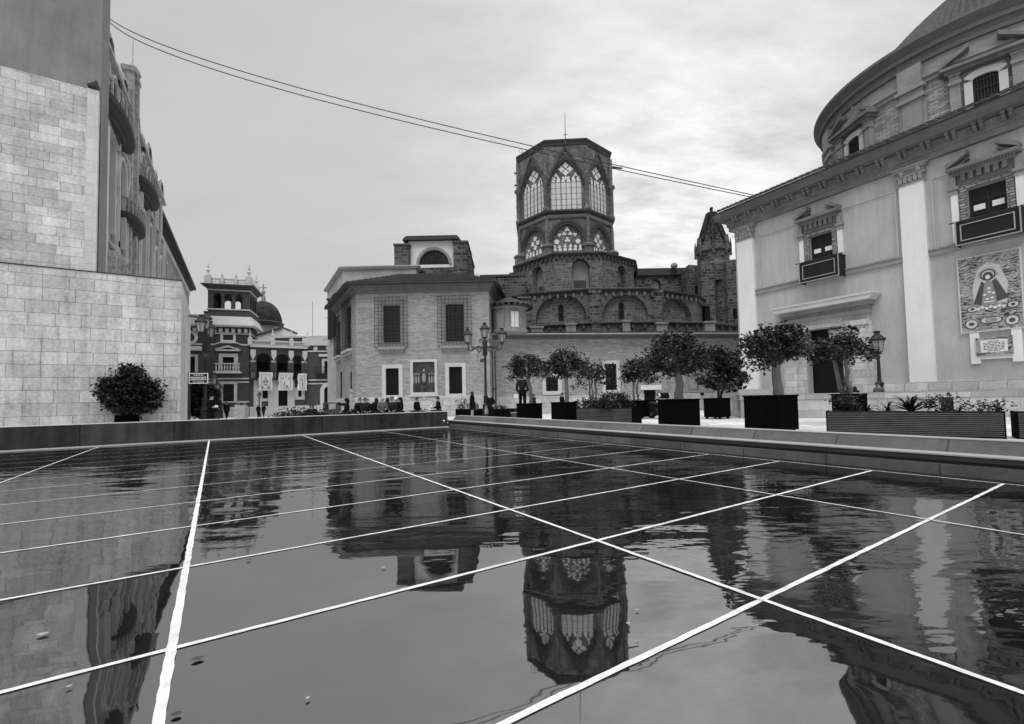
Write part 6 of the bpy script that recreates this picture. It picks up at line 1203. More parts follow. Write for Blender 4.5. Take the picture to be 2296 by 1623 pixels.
# litter bin
a, b = at(724, 925, 28), at(756, 925, 28); t = thing('litter_bin', 'large grey metal litter bin with an open hooded top behind the pool wall', 'bin', ((a.x + b.x) / 2, 28.3, .4)); x0, x1 = a.x, b.x; z1 = at(740, 902, 28).z
mb = MB(); mb.box(x0 + .04, x1 - .04, 28, 28.6, .4, z1 - .42); mb.build('bin_body', M['iron2'], t)
mb = MB(); mb.box(x0, x0 + .1, 27.98, 28.62, z1 - .42, z1); mb.box(x1 - .1, x1, 27.98, 28.62, z1 - .42, z1); mb.box(x0 + .1, x1 - .1, 27.98, 28.62, z1 - .08, z1); mb.box(x0, x1, 27.98, 28.62, z1 - .5, z1 - .42); mb.build('bin_hood', M['iron2'], t)
# ================================================================== planters and trees
def leafcloud(mb, rr, ells, nclump, per, size, spread, mats=3, up=.3, flat=.0, shell=.45):
    tot = sum(e[3] * e[4] * e[5] for e in ells)
    for e in ells:
        k = max(1, int(nclump * e[3] * e[4] * e[5] / tot))
        for _ in range(k):
            while True:
                d = Vector((rr.uniform(-1, 1), rr.uniform(-1, 1), rr.uniform(-1, 1)))
                if d.length < 1: break
            L = d.length; L2 = shell + (1 - shell) * L if L > .05 else L; d = d / max(L, 1e-3) * (L2 if rr.random() < .8 else L)
            c = Vector(e[:3]) + Vector((d.x * e[3], d.y * e[4], d.z * e[5])); mt = rr.choices(range(mats), (4, 3, 1.8)[:mats])[0]; cs = spread * rr.uniform(.6, 1.35)
            for _ in range(int(per * rr.uniform(.6, 1.4))):
                p = c + Vector((rr.gauss(0, cs), rr.gauss(0, cs), rr.gauss(0, cs * .75))); ax = Vector((rr.uniform(-1, 1), rr.uniform(-1, 1), rr.uniform(-.7, .6))).normalized()
                b_ = ax.cross(Vector((rr.uniform(-1, 1), rr.uniform(-1, 1), rr.uniform(-1, 1)))).normalized(); s_ = size * rr.uniform(.65, 1.3); w_ = s_ * .27; n_ = ax.cross(b_) * (s_ * .06)
                m_ = mt if rr.random() < .75 else rr.randrange(mats)
                mb.poly([p, p + ax * s_ * .5 + b_ * w_ + n_, p + ax * s_, p + ax * s_ * .5 - b_ * w_ + n_], m_)
def limb(mb, rr, p0, p1, r0, r1, k=4, wob=.06):
    pts = []; L = (p1 - p0).length
    for i in range(k + 1): t = i / k; pts.append(p0.lerp(p1, t) + Vector((rr.uniform(-1, 1), rr.uniform(-1, 1), rr.uniform(-.3, .3))) * wob * L * (1 if 0 < i < k else 0))
    mb.tube(pts, [r0 + (r1 - r0) * i / k for i in range(k + 1)], 7)
def tree(label, Y, xt, yb, ells, seed, stems=1, r=.1, leaf=.12, dens=1.0, bark='bark', mats=('leafd', 'leafm', 'leafl'), grp='trees in black planters', zb=None, name='planted_tree', spread=.16, per=20, shell=.45, thin=1.0):
    rr = random.Random(seed); b0 = at(xt, yb, Y); b0.z = zb if zb is not None else b0.z; k = Y / 1020.0
    E_l = []
    for (x, y, rx, ry) in ells: c = at(x, y, Y); rs = .09; E_l.append((c.x, c.y + rr.uniform(-.2, .2), c.z, max(.12, rx * k - rs), max(.12, rx * k * .9 - rs), max(.1, ry * k - rs)))
    t = thing(name, label, 'tree', tuple(b0), grp); mb = MB()
    main = max(E_l, key=lambda e: e[3] * e[5]); low = min(e[2] - e[5] for e in E_l)
    if stems == 1:
        fork = Vector((b0.x + (main[0] - b0.x) * .35, b0.y, max(b0.z + .25, min(main[2] - main[5] * .55, low + main[5] * .75)))); limb(mb, rr, b0 - Vector((0, 0, .1)), fork, r, r * .78, 4, .03); roots = [(fork, r * .7)]
    else:
        roots = []
        for i in range(stems): an = 2 * pi * i / stems + .4; q = b0 + Vector((math.cos(an) * .08, math.sin(an) * .08, -.1)); f_ = Vector((b0.x + math.cos(an) * .34 * main[3] + (main[0] - b0.x) * .4, b0.y + math.sin(an) * .25, main[2] - main[5] * rr.uniform(.5, .8))); limb(mb, rr, q, f_, r * .7, r * .45, 5, .05); roots.append((f_, r * .42))
    for e in E_l:
        for j in range(7 if e is main else 3):
            f_, r_ = roots[j % len(roots)]; an = rr.uniform(0, 2 * pi); q = Vector((e[0] + e[3] * .75 * math.cos(an), e[1] + e[4] * .75 * math.sin(an), e[2] + e[5] * rr.uniform(-.45, .6))); limb(mb, rr, f_, q, r_ * .62, r_ * .12, 4, .07)
    mb.build('trunk', M[bark], t, True)
    vol = sum(e[3] * e[5] for e in E_l); mb = MB(); leafcloud(mb, rr, E_l, int(165 * dens * max(.8, vol)), per, leaf * 1.15, spread * thin * .8, len(mats), shell=shell); mb.build('crown', [M[x] for x in mats], t); return t
def make_planter():
    t = thing('tree_planter', '', '', (0, 0, 0), 'black tree planters', local=True); S_, H_ = .65, 1.15; mb = MB(); mb.box(-S_ + .03, S_ - .03, -S_ + .03, S_ - .03, .1, H_ - .05); n = 18
    for i in range(n):
        x = -S_ + 2 * S_ * (i + .5) / n; w_ = S_ / n * .62
        for sg in (-1, 1):
            y0, y1 = sorted((sg * S_, sg * (S_ - .035))); mb.box(x - w_, x + w_, y0, y1, .1, H_ - .05); mb.box(y0, y1, x - w_, x + w_, .1, H_ - .05)
    mb.build('ribbed_box', M['planter'], t)
    mb = MB(); o_ = S_ + .03
    for a, b, c, d in ((-o_, o_, -o_, -S_ + .09), (-o_, o_, S_ - .09, o_), (-o_, -S_ + .09, -S_ + .09, S_ - .09), (S_ - .09, o_, -S_ + .09, S_ - .09)): mb.box(a, b, c, d, H_ - .05, H_)
    mb.build('rim', M['planter'], t)
    for sx_ in (-1, 1):
        for sy in (-1, 1): mb = MB(); mb.box(sx_ * .5 - .07, sx_ * .5 + .07, sy * .5 - .07, sy * .5 + .07, 0, .1); mb.build('foot', M['planter'], t)
    mb = MB(); mb.box(-S_ + .05, S_ - .05, -S_ + .05, S_ - .05, H_ - .3, H_ - .08); mb.build('soil', M['soil'], t); return t
planters = []
def planter(x0, x1, ytop, Y, lab):
    t = make_planter() if not planters else copy_tree(planters[0]); c = at((x0 + x1) / 2, 900, Y); az = math.atan2(c.x, c.y); v = Vector((-math.sin(az), -math.cos(az), 0)); ka = abs(v.dot(eA)) + abs(v.dot(eB))
    sx_ = (x1 - x0) * Y / 1020 * math.cos(az) ** .0 / (1.36 * ka) * math.cos(az); g_ = gz(c.x, Y); dc_ = .65 * sx_ * .6; zt_ = at((x0 + x1) / 2, ytop, Y - .0).z
    t.location = (c.x, Y + dc_, g_); t.rotation_euler = (0, 0, YAW); t.scale = (sx_, sx_, max(.5, (zt_ - g_) / 1.15)); t['label'] = lab; t['category'] = 'planter'; t['group'] = 'black tree planters'; planters.append(t); return t
planter(1156, 1217, 904, 22.7, 'black ribbed planter just right of the standing woman with the handbag')
planter(1234, 1306, 901, 21.0, 'black ribbed planter whose right side is hidden by the slatted shrub box')
planter(1288, 1362, 898, 23.0, 'black ribbed planter standing behind the slatted box with the grey green shrub')
planter(1401, 1477, 897, 24.2, 'black ribbed planter beside the parked scooter')
planter(1477, 1578, 894, 16.2, 'second largest black ribbed planter, under the widest tree crown')
planter(1580, 1644, 892, 22.0, 'small black ribbed planter on feet against the forecourt wall')
planter(1675, 1806, 885, 13.6, 'largest black ribbed planter, under the thick trunked tree before the basilica')
planter(1872, 1958, 882, 16.0, 'black ribbed planter partly hidden by the long slatted plant box below the doorway')
planter(245, 307, 930, 22.6, 'black ribbed planter in front of the pale stone museum wall')
tree('small dense orange tree in the planter nearest the standing man', 23.2, 1190, 908, [(1178, 822, 42, 27), (1150, 842, 20, 11), (1212, 828, 24, 20), (1186, 800, 14, 12)], 1, r=.1, leaf=.12)
tree('broad dense orange tree second from the left along the wing', 21.4, 1270, 905, [(1268, 815, 44, 34), (1240, 835, 28, 22), (1300, 830, 24, 26)], 2, r=.1, leaf=.12)
tree('sparse many stemmed small tree with pale thin trunks before the barred window', 23.4, 1328, 900, [(1330, 825, 38, 26), (1296, 862, 22, 14), (1352, 842, 24, 26)], 3, stems=5, r=.075, leaf=.14, dens=.5, mats=('leafm', 'leafd', 'leafl'), shell=.3, per=14)
tree('slim young orange tree with two thin trunks beside the scooter', 24.6, 1424, 900, [(1425, 828, 32, 26), (1404, 848, 20, 12), (1455, 848, 22, 12), (1420, 800, 10, 10)], 4, stems=2, r=.085, leaf=.13, dens=.85)
tree('widest darkest orange tree with a thick pale trunk in the middle of the row', 16.7, 1523, 897, [(1515, 795, 66, 50), (1560, 808, 32, 36), (1465, 815, 32, 26), (1530, 762, 36, 22)], 5, r=.16, leaf=.12, dens=1.25)
tree('greyish feathery small tree against the wing wall beside the basilica corner', 22.4, 1612, 896, [(1612, 850, 44, 24), (1628, 812, 40, 38), (1650, 850, 24, 26), (1600, 800, 26, 30)], 6, stems=2, r=.09, leaf=.2, dens=.8, mats=('leafm', 'leafd', 'leafl'), shell=.3, per=15, bark='bark_dk')
tree('thick trunked orange tree with a tall uneven crown in front of the basilica corner', 14.0, 1745, 890, [(1735, 770, 66, 42), (1700, 812, 32, 32), (1765, 745, 34, 30), (1672, 756, 24, 24), (1785, 790, 24, 30), (1690, 785, 34, 30)], 7, r=.15, leaf=.115, dens=1.15)
tree('spreading tree with pale forked branches in front of the dark doorway', 16.4, 1899, 884, [(1870, 782, 62, 28), (1925, 795, 42, 20), (1890, 745, 30, 18), (1832, 790, 34, 24), (1955, 796, 16, 9)], 8, stems=3, r=.12, leaf=.125, dens=1.0)
tree('dense black round bushy tree silhouetted against the stone museum wall', 22.9, 276, 934, [(292, 880, 56, 38), (252, 860, 26, 24), (332, 866, 26, 24), (286, 832, 24, 18), (312, 838, 14, 14), (298, 910, 50, 16), (232, 884, 14, 8), (360, 880, 14, 9), (352, 858, 12, 8), (250, 838, 12, 12), (368, 900, 8, 7)], 9, r=.16, leaf=.14, dens=2.4, mats=('leafd', 'leafd', 'leafm'), bark='bark_dk', shell=.3)
tree('dark shrubby tree behind the place name sign and the lamp', 34, 452, 935, [(450, 902, 26, 34), (442, 872, 16, 24), (470, 895, 18, 30)], 10, r=.12, leaf=.24, dens=1.2, mats=('leafd', 'leafd', 'leafm'), bark='bark_dk', grp=None, zb=.3, shell=.2)
# long slatted boxes
def slat_box(a, b, depth, h, lab, plain_end=0, mat='slat', nsl=12):
    a, b = Vector(a[:2]), Vector(b[:2]); f_ = Fr.two(a, b); L = (b - a).length; t = thing('plant_box', lab, 'plant box', (a.x, a.y, .4), 'long plant boxes'); mb = MB()
    f_.box(mb, 0, L, .42, .4 + h - .03, -depth, -.02, 1 if nsl else 0)
    if nsl:
        for i in range(nsl): z = .44 + (h - .06) * i / nsl; f_.box(mb, .01, L - plain_end - .01, z, z + (h - .06) / nsl * .6, -.02, .02); f_.box(mb, .01, L - .01, z, z + (h - .06) / nsl * .62, -depth - .012, -depth)
    mb.build('slatted_box', [M[mat], M['planter']], t)
    mb = MB(); f_.box(mb, 0, L, .4, .42, -depth, 0); f_.box(mb, L, L + .02, .4, .4 + h, -depth - .01, .015); f_.box(mb, -.02, 0, .4, .4 + h, -depth - .01, .015)
    if plain_end: f_.box(mb, L - plain_end, L, .42, .4 + h, -.02, .014)
    mb.build('end_panel', M['planter'] if mat != 'planter' else M['cloth1'], t)
    mb = MB(); f_.box(mb, .05, L - .05, .4 + h - .03, .4 + h - .01, -depth + .05, -.06); mb.build('soil', M['soil'], t); return f_, L, .4 + h
R1 = slat_box(gp(1293, 951, .4), gp(1417, 955, .4), .72, .72, 'slatted timber plant box holding a grey green conifer and pale leaved plants')
R2 = slat_box(gp(1855, 972.5, .4), gp(2254, 984, .4), .72, .65, 'longest slatted plant box at the right with agaves and low flowers')
d_ = (R2[0].u); s3 = R2[0].P(R2[1] + .22, 0, -.05); R3_ = slat_box(s3, s3 + d_ * 3.2, .72, .65, 'short visible end of a slatted plant box after the longest one')
a0, a1 = at(1022, 940, 28.8), at(1086, 940, 28.6); R0a = slat_box(a0, a1, .6, .6, 'plain dark plant box behind the woman raising her arm', mat='planter', nsl=0)
a0, a1 = at(1089, 940, 28.4), at(1154, 940, 28.0); R0b = slat_box(a0, a1, .6, .58, 'plain dark plant box behind the woman with the handbag', mat='planter', nsl=0)
def agave(p, n, L, seed, lab, mats=('leafd', 'leafm'), droop=.5, w=.06, name='agave'):
    rr = random.Random(seed); mb = MB(); p = Vector(p)
    for i in range(n):
        an = 2.4 * i + rr.uniform(-.2, .2); el = rr.uniform(.25, 1.35); d = Vector((math.cos(an), math.sin(an), 0)); s_ = Vector((-d.y, d.x, 0)); l = L * rr.uniform(.7, 1.1); rows = []; k = 6
        for j in range(k + 1):
            t = j / k; e_ = el - droop * t * t * rr.uniform(.8, 1.1); q = p + d * (l * t * math.cos(e_)) + Vector((0, 0, max(-.1, l * t * math.sin(e_)))); ww = w * l * (1.2 - t) * (.7 + t) + .003; rows.append([q - s_ * ww + Vector((0, 0, ww * .4)), q, q + s_ * ww + Vector((0, 0, ww * .4))])
        mb.grid(rows, i % len(mats))
    o = mb.build(name, [M[x] for x in mats], loc=tuple(p)); tag(o, lab, 'plant', 'plants in the plant boxes'); return o
def bush(p, rx, rz, seed, lab, mats=('leafd', 'leafm', 'leafl'), leaf=.08, n=26, per=16, name='shrub', grp='plants in the plant boxes', ry=None):
    rr = random.Random(seed); p = Vector(p); mb = MB(); leafcloud(mb, rr, [(p.x, p.y, p.z + rz * .8, rx, ry or rx * .8, rz)], n, per, leaf, rx * .22, len(mats), shell=.2)
    for i in range(5): limb(mb, rr, p, p + Vector((rr.uniform(-.6, .6) * rx, rr.uniform(-.5, .5) * rx, rz * 1.2)), .012, .005, 3)
    o = mb.build(name, [M[x] for x in mats], loc=tuple(p)); tag(o, lab, 'plant', grp); return o
def onbox(R, x): return R[0].P(x, R[2] - .03, -.36)
def sx_at(R, xpx): return R[0].px((xpx, 930), -.36)[0]
bush(onbox(R2, sx_at(R2, 1898)), .34, .3, 21, 'round dark shrub with tiny pale flowers at the left end of the longest slatted box', n=34)
agave(onbox(R2, sx_at(R2, 1945)), 18, .42, 22, 'drooping strappy plant right of the round shrub in the longest slatted box', droop=1.2)
agave(onbox(R2, sx_at(R2, 1990)), 14, .38, 23, 'low arching plant between the drooping plant and the big agave')
agave(onbox(R2, sx_at(R2, 2042)), 26, .62, 24, 'big spiky dark agave in the middle of the longest slatted box', droop=.25, w=.075)
bush(onbox(R2, sx_at(R2, 2112)), .36, .24, 25, 'loose mounded plant right of the big agave', ('leafm', 'leafd', 'leafl'), n=30)
agave(onbox(R2, sx_at(R2, 2150)), 12, .3, 26, 'small tufted plant right of the loose mound', droop=1.0)
bush(onbox(R2, sx_at(R2, 2200)), .4, .16, 27, 'low sparse flowering plant near the right end of the longest slatted box', ('leafm', 'leafl', 'leafd'), n=20, per=10)
bush(onbox(R2, sx_at(R2, 2240)), .25, .15, 28, 'small leggy plant at the very right end of the longest slatted box', ('leafm', 'leafl', 'leafd'), n=12, per=10)
bush(onbox(R3_, .6), .35, .12, 29, 'low ground hugging plant in the last, barely visible slatted box', n=16)
bush(onbox(R1, sx_at(R1, 1378)), .62, .36, 31, 'large feathery grey green conifer in the slatted box by the scooter', ('leafm', 'leafd', 'leafm'), leaf=.09, n=110, per=26)
bush(onbox(R1, sx_at(R1, 1312)), .3, .26, 32, 'pale variegated leafy plant at the left of the slatted box by the scooter', ('leafl', 'white', 'leafm'), leaf=.13, n=14, per=8)
bush(onbox(R1, sx_at(R1, 1338)), .26, .24, 33, 'dark broad leaved plant between the pale plant and the conifer', ('leafd', 'leafl', 'leafm'), leaf=.14, n=14, per=9)
agave(onbox(R0a, 1.2), 18, .5, 34, 'spiky dark plant between the two standing women', droop=.3)
bush(onbox(R0a, .45), .5, .42, 35, 'pale leaved bush beside the woman raising her arm', ('cloth2', 'leafl', 'leafm'), n=22, per=10, leaf=.14)
agave(onbox(R0b, .95), 26, .62, 36, 'large drooping agave right of the woman with the handbag', droop=.9, w=.07)
agave(onbox(R0b, .35), 14, .45, 37, 'small spiky plant half hidden behind the woman with the handbag')
def rimpt(x, dy=.9, z=.4): 
    r = ray((x, 940)); n_ = eB; t = (24.95 + dy) / (Vector((r.x, r.y, 0)).dot(n_)); q = CAM + r * t; return Vector((q.x, q.y, z))
for i, (x, rx, rz, lab) in enumerate(((650, 1.0, .5, 'low dark plant mound behind the pool wall in front of the palace door'), (690, .9, .55, 'second dark plant mound behind the pool wall right of the palace door'), (722, .7, .42, 'small dark plant mound left of the litter bin'), (806, .9, .55, 'spreading plant mound behind the pool wall below the brick building corner'), (838, .6, .45, 'small plant clump among the seated group'), (915, .4, .46, 'little plant left of the seated boy in a dark coat'), (956, .45, .52, 'thin leggy plant between the boy and the man reading'))):
    p = rimpt(x, .75); bush(p, rx, rz * .75, 50 + i, lab, ('leafd', 'leafd', 'leafm') if i != 6 else ('leafm', 'leafl', 'leafd'), leaf=.15, n=60 if i < 5 else 12, per=20 if i < 5 else 8, grp='plants behind the pool wall', ry=.45)
# ================================================================== motor scooter
def scooter(loc, rz, lab, roll=False):
    t = thing('motor_scooter', lab, 'scooter', loc, 'parked scooters', local=True, rz=rz)   # along +X = forward
    for x in (-.62, .62):
        mb = MB(); n = 20; R_ = .25
        rows = [[(x + (R_ - .06 + .06 * math.cos(a)) * math.cos(2 * pi * i / n), .055 * math.sin(a), R_ + (R_ - .06 + .06 * math.cos(a)) * math.sin(2 * pi * i / n)) for a in [2 * pi * k / 8 for k in range(8)]] for i in range(n + 1)]
        mb.grid(rows, 0, True); w = mb.build('wheel', M['rubber'], t, True)
        mb = MB()
        for k in range(5): an = 2 * pi * k / 5; mb.box(x - .02, x + .02, -.02, .02, R_ - .02, R_ + .02); mb.tube([(x, 0, R_), (x + .17 * math.cos(an), 0, R_ + .17 * math.sin(an))], .018, 5)
        mb.build('rim', M['chrome'], w)
    mb = MB(); prof = [(-.78, .55), (-.8, .72), (-.55, .82), (-.15, .74), (0, .5), (.15, .3), (.3, .32), (.38, .6), (.46, .92), (.52, .9), (.56, .55), (.45, .22), (.1, .16), (-.2, .2), (-.35, .4), (-.6, .45)]
    for sg in (1,):
        A = [(x, .16 if x < .2 else .2, z) for x, z in prof]; B = [(x, -.16 if x < .2 else -.2, z) for x, z in prof]; mb.poly(A); mb.poly(B[::-1])
        for i in range(len(prof)): j = (i + 1) % len(prof); mb.poly([A[i], B[i], B[j], A[j]])
    mb.ball((.62, 0, .5), .2, .09, .12, 10, 6); mb.build('body', M['bikepaint'], t)
    mb = MB(); rows = [[(x, w_ * math.cos(a), z + h_ * math.sin(a)) for a in [pi * k / 8 for k in range(9)]] for x, w_, z, h_ in ((-.78, .06, .74, .06), (-.7, .15, .76, .12), (-.4, .17, .78, .12), (-.1, .16, .74, .1), (.02, .1, .7, .06))]; mb.grid(rows); mb.build('saddle', M['rubber'], t, True)
    mb = MB(); mb.tube([(.6, .07, .3), (.42, .07, .95)], .025, 6); mb.tube([(.6, -.07, .3), (.42, -.07, .95)], .025, 6); mb.tube([(.36, -.34, 1.0), (.43, -.1, .98), (.43, .1, .98), (.36, .34, 1.0)], .02, 6); hb = mb.build('handlebar', M['iron'], t)
    for sg in (-1, 1):
        mb = MB(); mb.tube([(.33, sg * .36, 1.0), (.38, sg * .26, 1.0)], .03, 6); mb.build('grip', M['rubber'], hb)
        mb = MB(); mb.tube([(.42, sg * .22, 1.0), (.44, sg * .3, 1.2)], .01, 5); mb.ball((.44, sg * .33, 1.23), .02, .08, .055, 8, 5); mb.build('mirror', M['bikepaint'], hb)
    mb = MB(); mb.ball((.5, 0, .92), .07, .1, .09, 10, 6); mb.build('headlight', M['lampglass'], t, True)
    if roll:
        mb = MB(); n = 60; pts = []
        rows = []
        for i in range(n): a = 5.5 * pi * i / n; r_ = .04 + .1 * i / n; rows.append([(.45 + r_ * math.cos(a), y, 1.18 + r_ * math.sin(a)) for y in (-.34, -.3, .3, .34)])
        b_ = len(mb.v)
        mb.grid(rows); o = tag(mb.build('rolled_blanket', M['white'], loc=(0, 0, 0)), 'white edged rolled blanket lying on the scooter handlebars', 'blanket'); o.location = loc; o.rotation_euler = (0, 0, rz)
        mb = MB(); rows = []
        for i in range(25): a = 2 * pi * i / 24; rows.append([(.45 + .147 * math.cos(a), y, 1.18 + .147 * math.sin(a)) for y in (-.27, .27)])
        mb.grid(rows); mb.build('dark_cover', M['cloth0'], o)
    mb = MB(); mb.tube([(-.1, .1, .3), (-.12, .24, .02)], .012, 5); mb.tube([(-.1, -.1, .3), (-.1, -.2, .12)], .012, 5); mb.build('stand', M['iron'], t)
    mb = MB(); mb.tube([(-.2, -.17, .28), (-.6, -.19, .33), (-.78, -.19, .36)], [.04, .05, .045], 8); mb.build('exhaust', M['chrome'], t, True); return t
p = gp(1474, 939, .4); scooter((p.x + .1, p.y + .2, .4), math.radians(-70), 'black scooter facing the pool with a rolled blanket on its handlebars', True)
p = gp(1452, 936, .4); scooter((p.x + .1, p.y + 1.2, .4), math.radians(195), 'black scooter parked side on behind the slim twin trunked tree')
# ================================================================== people
def skinmesh(name, V, Ed, R, mat, parent, root=0, lev=1):
    me = bpy.data.meshes.new(name); me.from_pydata([tuple(v) for v in V], Ed, []); me.materials.append(mat); o = bpy.data.objects.new(name, me); C.objects.link(o); o.parent = parent; o['_b'] = (0, 0, 0)
    m = o.modifiers.new('Skin', 'SKIN'); m.use_smooth_shade = True
    sv = me.skin_vertices[0].data
    for i, r in enumerate(R): sv[i].radius = (r, r) if not isinstance(r, tuple) else r; sv[i].use_root = (i == root)
    s = o.modifiers.new('Subdivision', 'SUBSURF'); s.levels = lev; s.render_levels = lev; return o
def person(label, loc, rz, pose='stand', coat='cloth0', legs='cloth0', hair='hair0', style='short', arms=('down', 'down'), S=1.0, long=.0, yaw=0.0, lean=0.0, turn=0, group=None, hold=None, skirt=False):
    t = thing('person', label, 'person', loc, group, local=True, rz=rz); t.scale = (S, S, S)
    sit = pose == 'sit'; dz = -.45 if sit else 0; ln = lean
    def U(x, y, z):      # upper body bends forward about the hips
        h = z - .95; return Vector((x, y - math.sin(ln) * h, .95 + dz + h * math.cos(ln)))
    ys, yc = math.sin(yaw), math.cos(yaw)
    def Hd(x, y, z): x2, y2 = x * yc - y * ys, x * ys + y * yc; return U(x2, y2, z)
    V = []; E = []; R = []
    def add(v, r, par=None):
        V.append(Vector(v)); R.append(r); 
        if par is not None: E.append((par, len(V) - 1))
        return len(V) - 1
    pel = add(U(0, 0, .95), .125); sp = add(U(0, .01, 1.12), .115, pel); ch = add(U(0, 0, 1.32), .13, sp); nk = add(U(0, .015, 1.47), .055, ch); jw = add(Hd(0, -.005, 1.55), .068, nk); hd = add(Hd(0, -.01, 1.62), .088, jw); tp = add(Hd(0, 0, 1.69), .06, hd)
    add(Hd(0, -.112, 1.6), .012, hd)                                   # nose
    for sg in (-1, 1): add(Hd(sg * .092, .01, 1.605), .014, hd)        # ears
    HJ = {}
    for sg, ar in ((-1, arms[0]), (1, arms[1])):
        sh = Vector((sg * .185, .0, 1.42)); el, wr = {'down': ((.25, .03, 1.14), (.25, -.04, .9)), 'phone': ((.24, -.12, 1.16), (.1, -.2, 1.42)), 'read': ((.25, -.08, 1.14), (.1, -.3, 1.12)), 'raise': ((.3, -.1, 1.48), (.1, -.16, 1.62)), 'bag': ((.26, .05, 1.16), (.24, -.12, .98)), 'lap': ((.24, -.05, 1.14), (.12, -.28, 1.02)), 'point': ((.3, -.22, 1.4), (.2, -.45, 1.5)), 'back': ((.27, .1, 1.15), (.18, .16, .95))}[ar]
        s_ = add(U(*sh), .062, ch); e_ = add(U(sg * el[0], el[1], el[2]), .045, s_); w_ = add(U(sg * wr[0], wr[1], wr[2]), .03, e_); d = (V[w_] - V[e_]).normalized(); h_ = add(V[w_] + d * .07, .034, w_)
        side = d.cross(Vector((0, 1, .2))).normalized(); inw = Vector((0, -1, 0)) - d * d.dot(Vector((0, -1, 0))); inw = inw.normalized() if inw.length > .1 else Vector((-sg, 0, 0))
        for k, L in enumerate((.065, .078, .075, .06)):
            o = side * ((k - 1.5) * .019); k1 = add(V[h_] + d * .045 + o, .009, h_); k2 = add(V[k1] + d * L * .5 + inw * L * .18, .008, k1); add(V[k2] + d * L * .3 + inw * L * .38, .0065, k2)
        th = add(V[w_] + d * .04 + side * (-.038) + inw * .015, .011, h_); add(V[th] + d * .035 + inw * .03 - side * .01, .008, th); HJ[sg] = (V[s_].copy(), V[e_].copy(), V[w_].copy(), V[h_].copy())
    LJ = {}
    for sg in (-1, 1):
        hp = Vector((sg * .095, 0, .92 + dz))
        if sit: kn, an = Vector((sg * .13, -.44, .5)), Vector((sg * .12, -.46, .09))
        elif pose == 'walk': kn, an = Vector((sg * .1, -.1 if sg > 0 else .03, .5)), Vector((sg * .1, -.12 if sg > 0 else .22, .1 if sg > 0 else .14))
        else: kn, an = Vector((sg * .1, -.01, .5)), Vector((sg * .11, .02, .09))
        a = add(hp, .09, pel); k_ = add(kn, .058, a); n_ = add(an, .04, k_); add(an + Vector((0, -.07, -.05)), .038, n_); f_ = add(an + Vector((sg * .01, -.17, -.06)), .028, len(V) - 1); LJ[sg] = (hp, kn, an)
    body = skinmesh('body', V, E, R, M['skin'], t)
    # face
    mb = MB()
    for sg in (-1, 1): mb.ball(Hd(sg * .033, -.094, 1.622), .011, .006, .007, 6, 4)
    mb.ball(Hd(0, -.096, 1.553), .022, .006, .006, 6, 4); f = mb.build('eyes_and_mouth', M['hair0'], body)
    # coat: torso, sleeves
    V = []; E = []; R = []
    b0 = add(U(0, 0, .9), .165); b1 = add(U(0, .005, 1.1), .155, b0); b2 = add(U(0, 0, 1.3), .17, b1); b3 = add(U(0, .012, 1.455), .085, b2)
    if long and not sit: z = .9 - long; add((0, .01, z), .19, b0)
    for sg in (-1, 1):
        s_, e_, w_, h_ = HJ[sg]; a = add(s_ + Vector((0, 0, -.01)), .088, b2); b_ = add(e_, .066, a); add(w_ - (w_ - e_) * .05, .05, b_)
    skinmesh('coat', V, E, R, M[coat], t)
    V = []; E = []; R = []; p_ = add((0, 0, .93 + dz), .15)
    for sg in (-1, 1):
        hp, kn, an = LJ[sg]; a = add(hp + Vector((0, 0, -.03)), .105, p_); b_ = add(kn if not skirt else hp.lerp(kn, .9), .078 if not skirt else .1, a)
        if not skirt: add(an + Vector((0, 0, .04)), .062, b_)
    skinmesh('skirt' if skirt else 'trousers', V, E, R, M[legs], t)
    for sg in (-1, 1):
        an = LJ[sg][2]; mb = MB(); mb.ball(an + Vector((0, -.07, -.045)), .048, .14, .045, 10, 6); mb.ball(an + Vector((0, .02, -.01)), .046, .055, .06, 8, 5); mb.build('shoe', M['cloth0'], t, True)
    # hair or headwear
    mb = MB(); rows = []; n = 14
    low = {'short': 1.57, 'long': 1.42, 'bun': 1.56, 'hood': 1.46, 'hat': 1.58, 'cap': 1.58}[style]
    for i in range(9):
        ph = i / 8; row = []
        for j in range(n):
            an = 2 * pi * j / n; front = max(0, -math.sin(an)); z = 1.722 - ph * (1.722 - (low + front * (1.648 - low))); rr_ = (.103 if style != 'hood' else .125) * min(1, math.sqrt(max(.002, 1 - ((z - 1.61) / .115) ** 2)) if z > 1.61 else 1) * (1.0 if z > 1.5 else 1.1); row.append(Hd(rr_ * .95 * math.cos(an), .008 + rr_ * 1.08 * math.sin(an), z))
        rows.append(row)
    mb.grid(rows, 0, True); mb.poly(rows[0])
    if style == 'bun': mb.ball(Hd(0, .125, 1.66), .05, .05, .05, 8, 6)
    hm = M['cloth0'] if style == 'hood' else M[hair]; mb.build('hood' if style == 'hood' else 'hair', hm, t, True)
    if style in ('hat', 'cap'):
        mb = MB()
        if style == 'hat': mb.lathe([(.18, .0), (.185, .012), (.115, .02), (.112, .1), (.07, .13), (.001, .135)], (0, 0, 0), 16)
        else: mb.lathe([(.112, 0), (.11, .05), (.07, .1), (.001, .115)], (0, 0, 0), 14); mb.ball((0, -.13, .012), .08, .09, .012, 10, 4)
        for i, v in enumerate(mb.v): mb.v[i] = Hd(v.x, v.y, 1.665 + v.z)
        mb.build(style, M['cloth0' if style == 'hat' else 'cloth2'], t, True)
    t['_h'] = tuple(HJ[1][3]); t['_h2'] = tuple(HJ[-1][3])
    return t
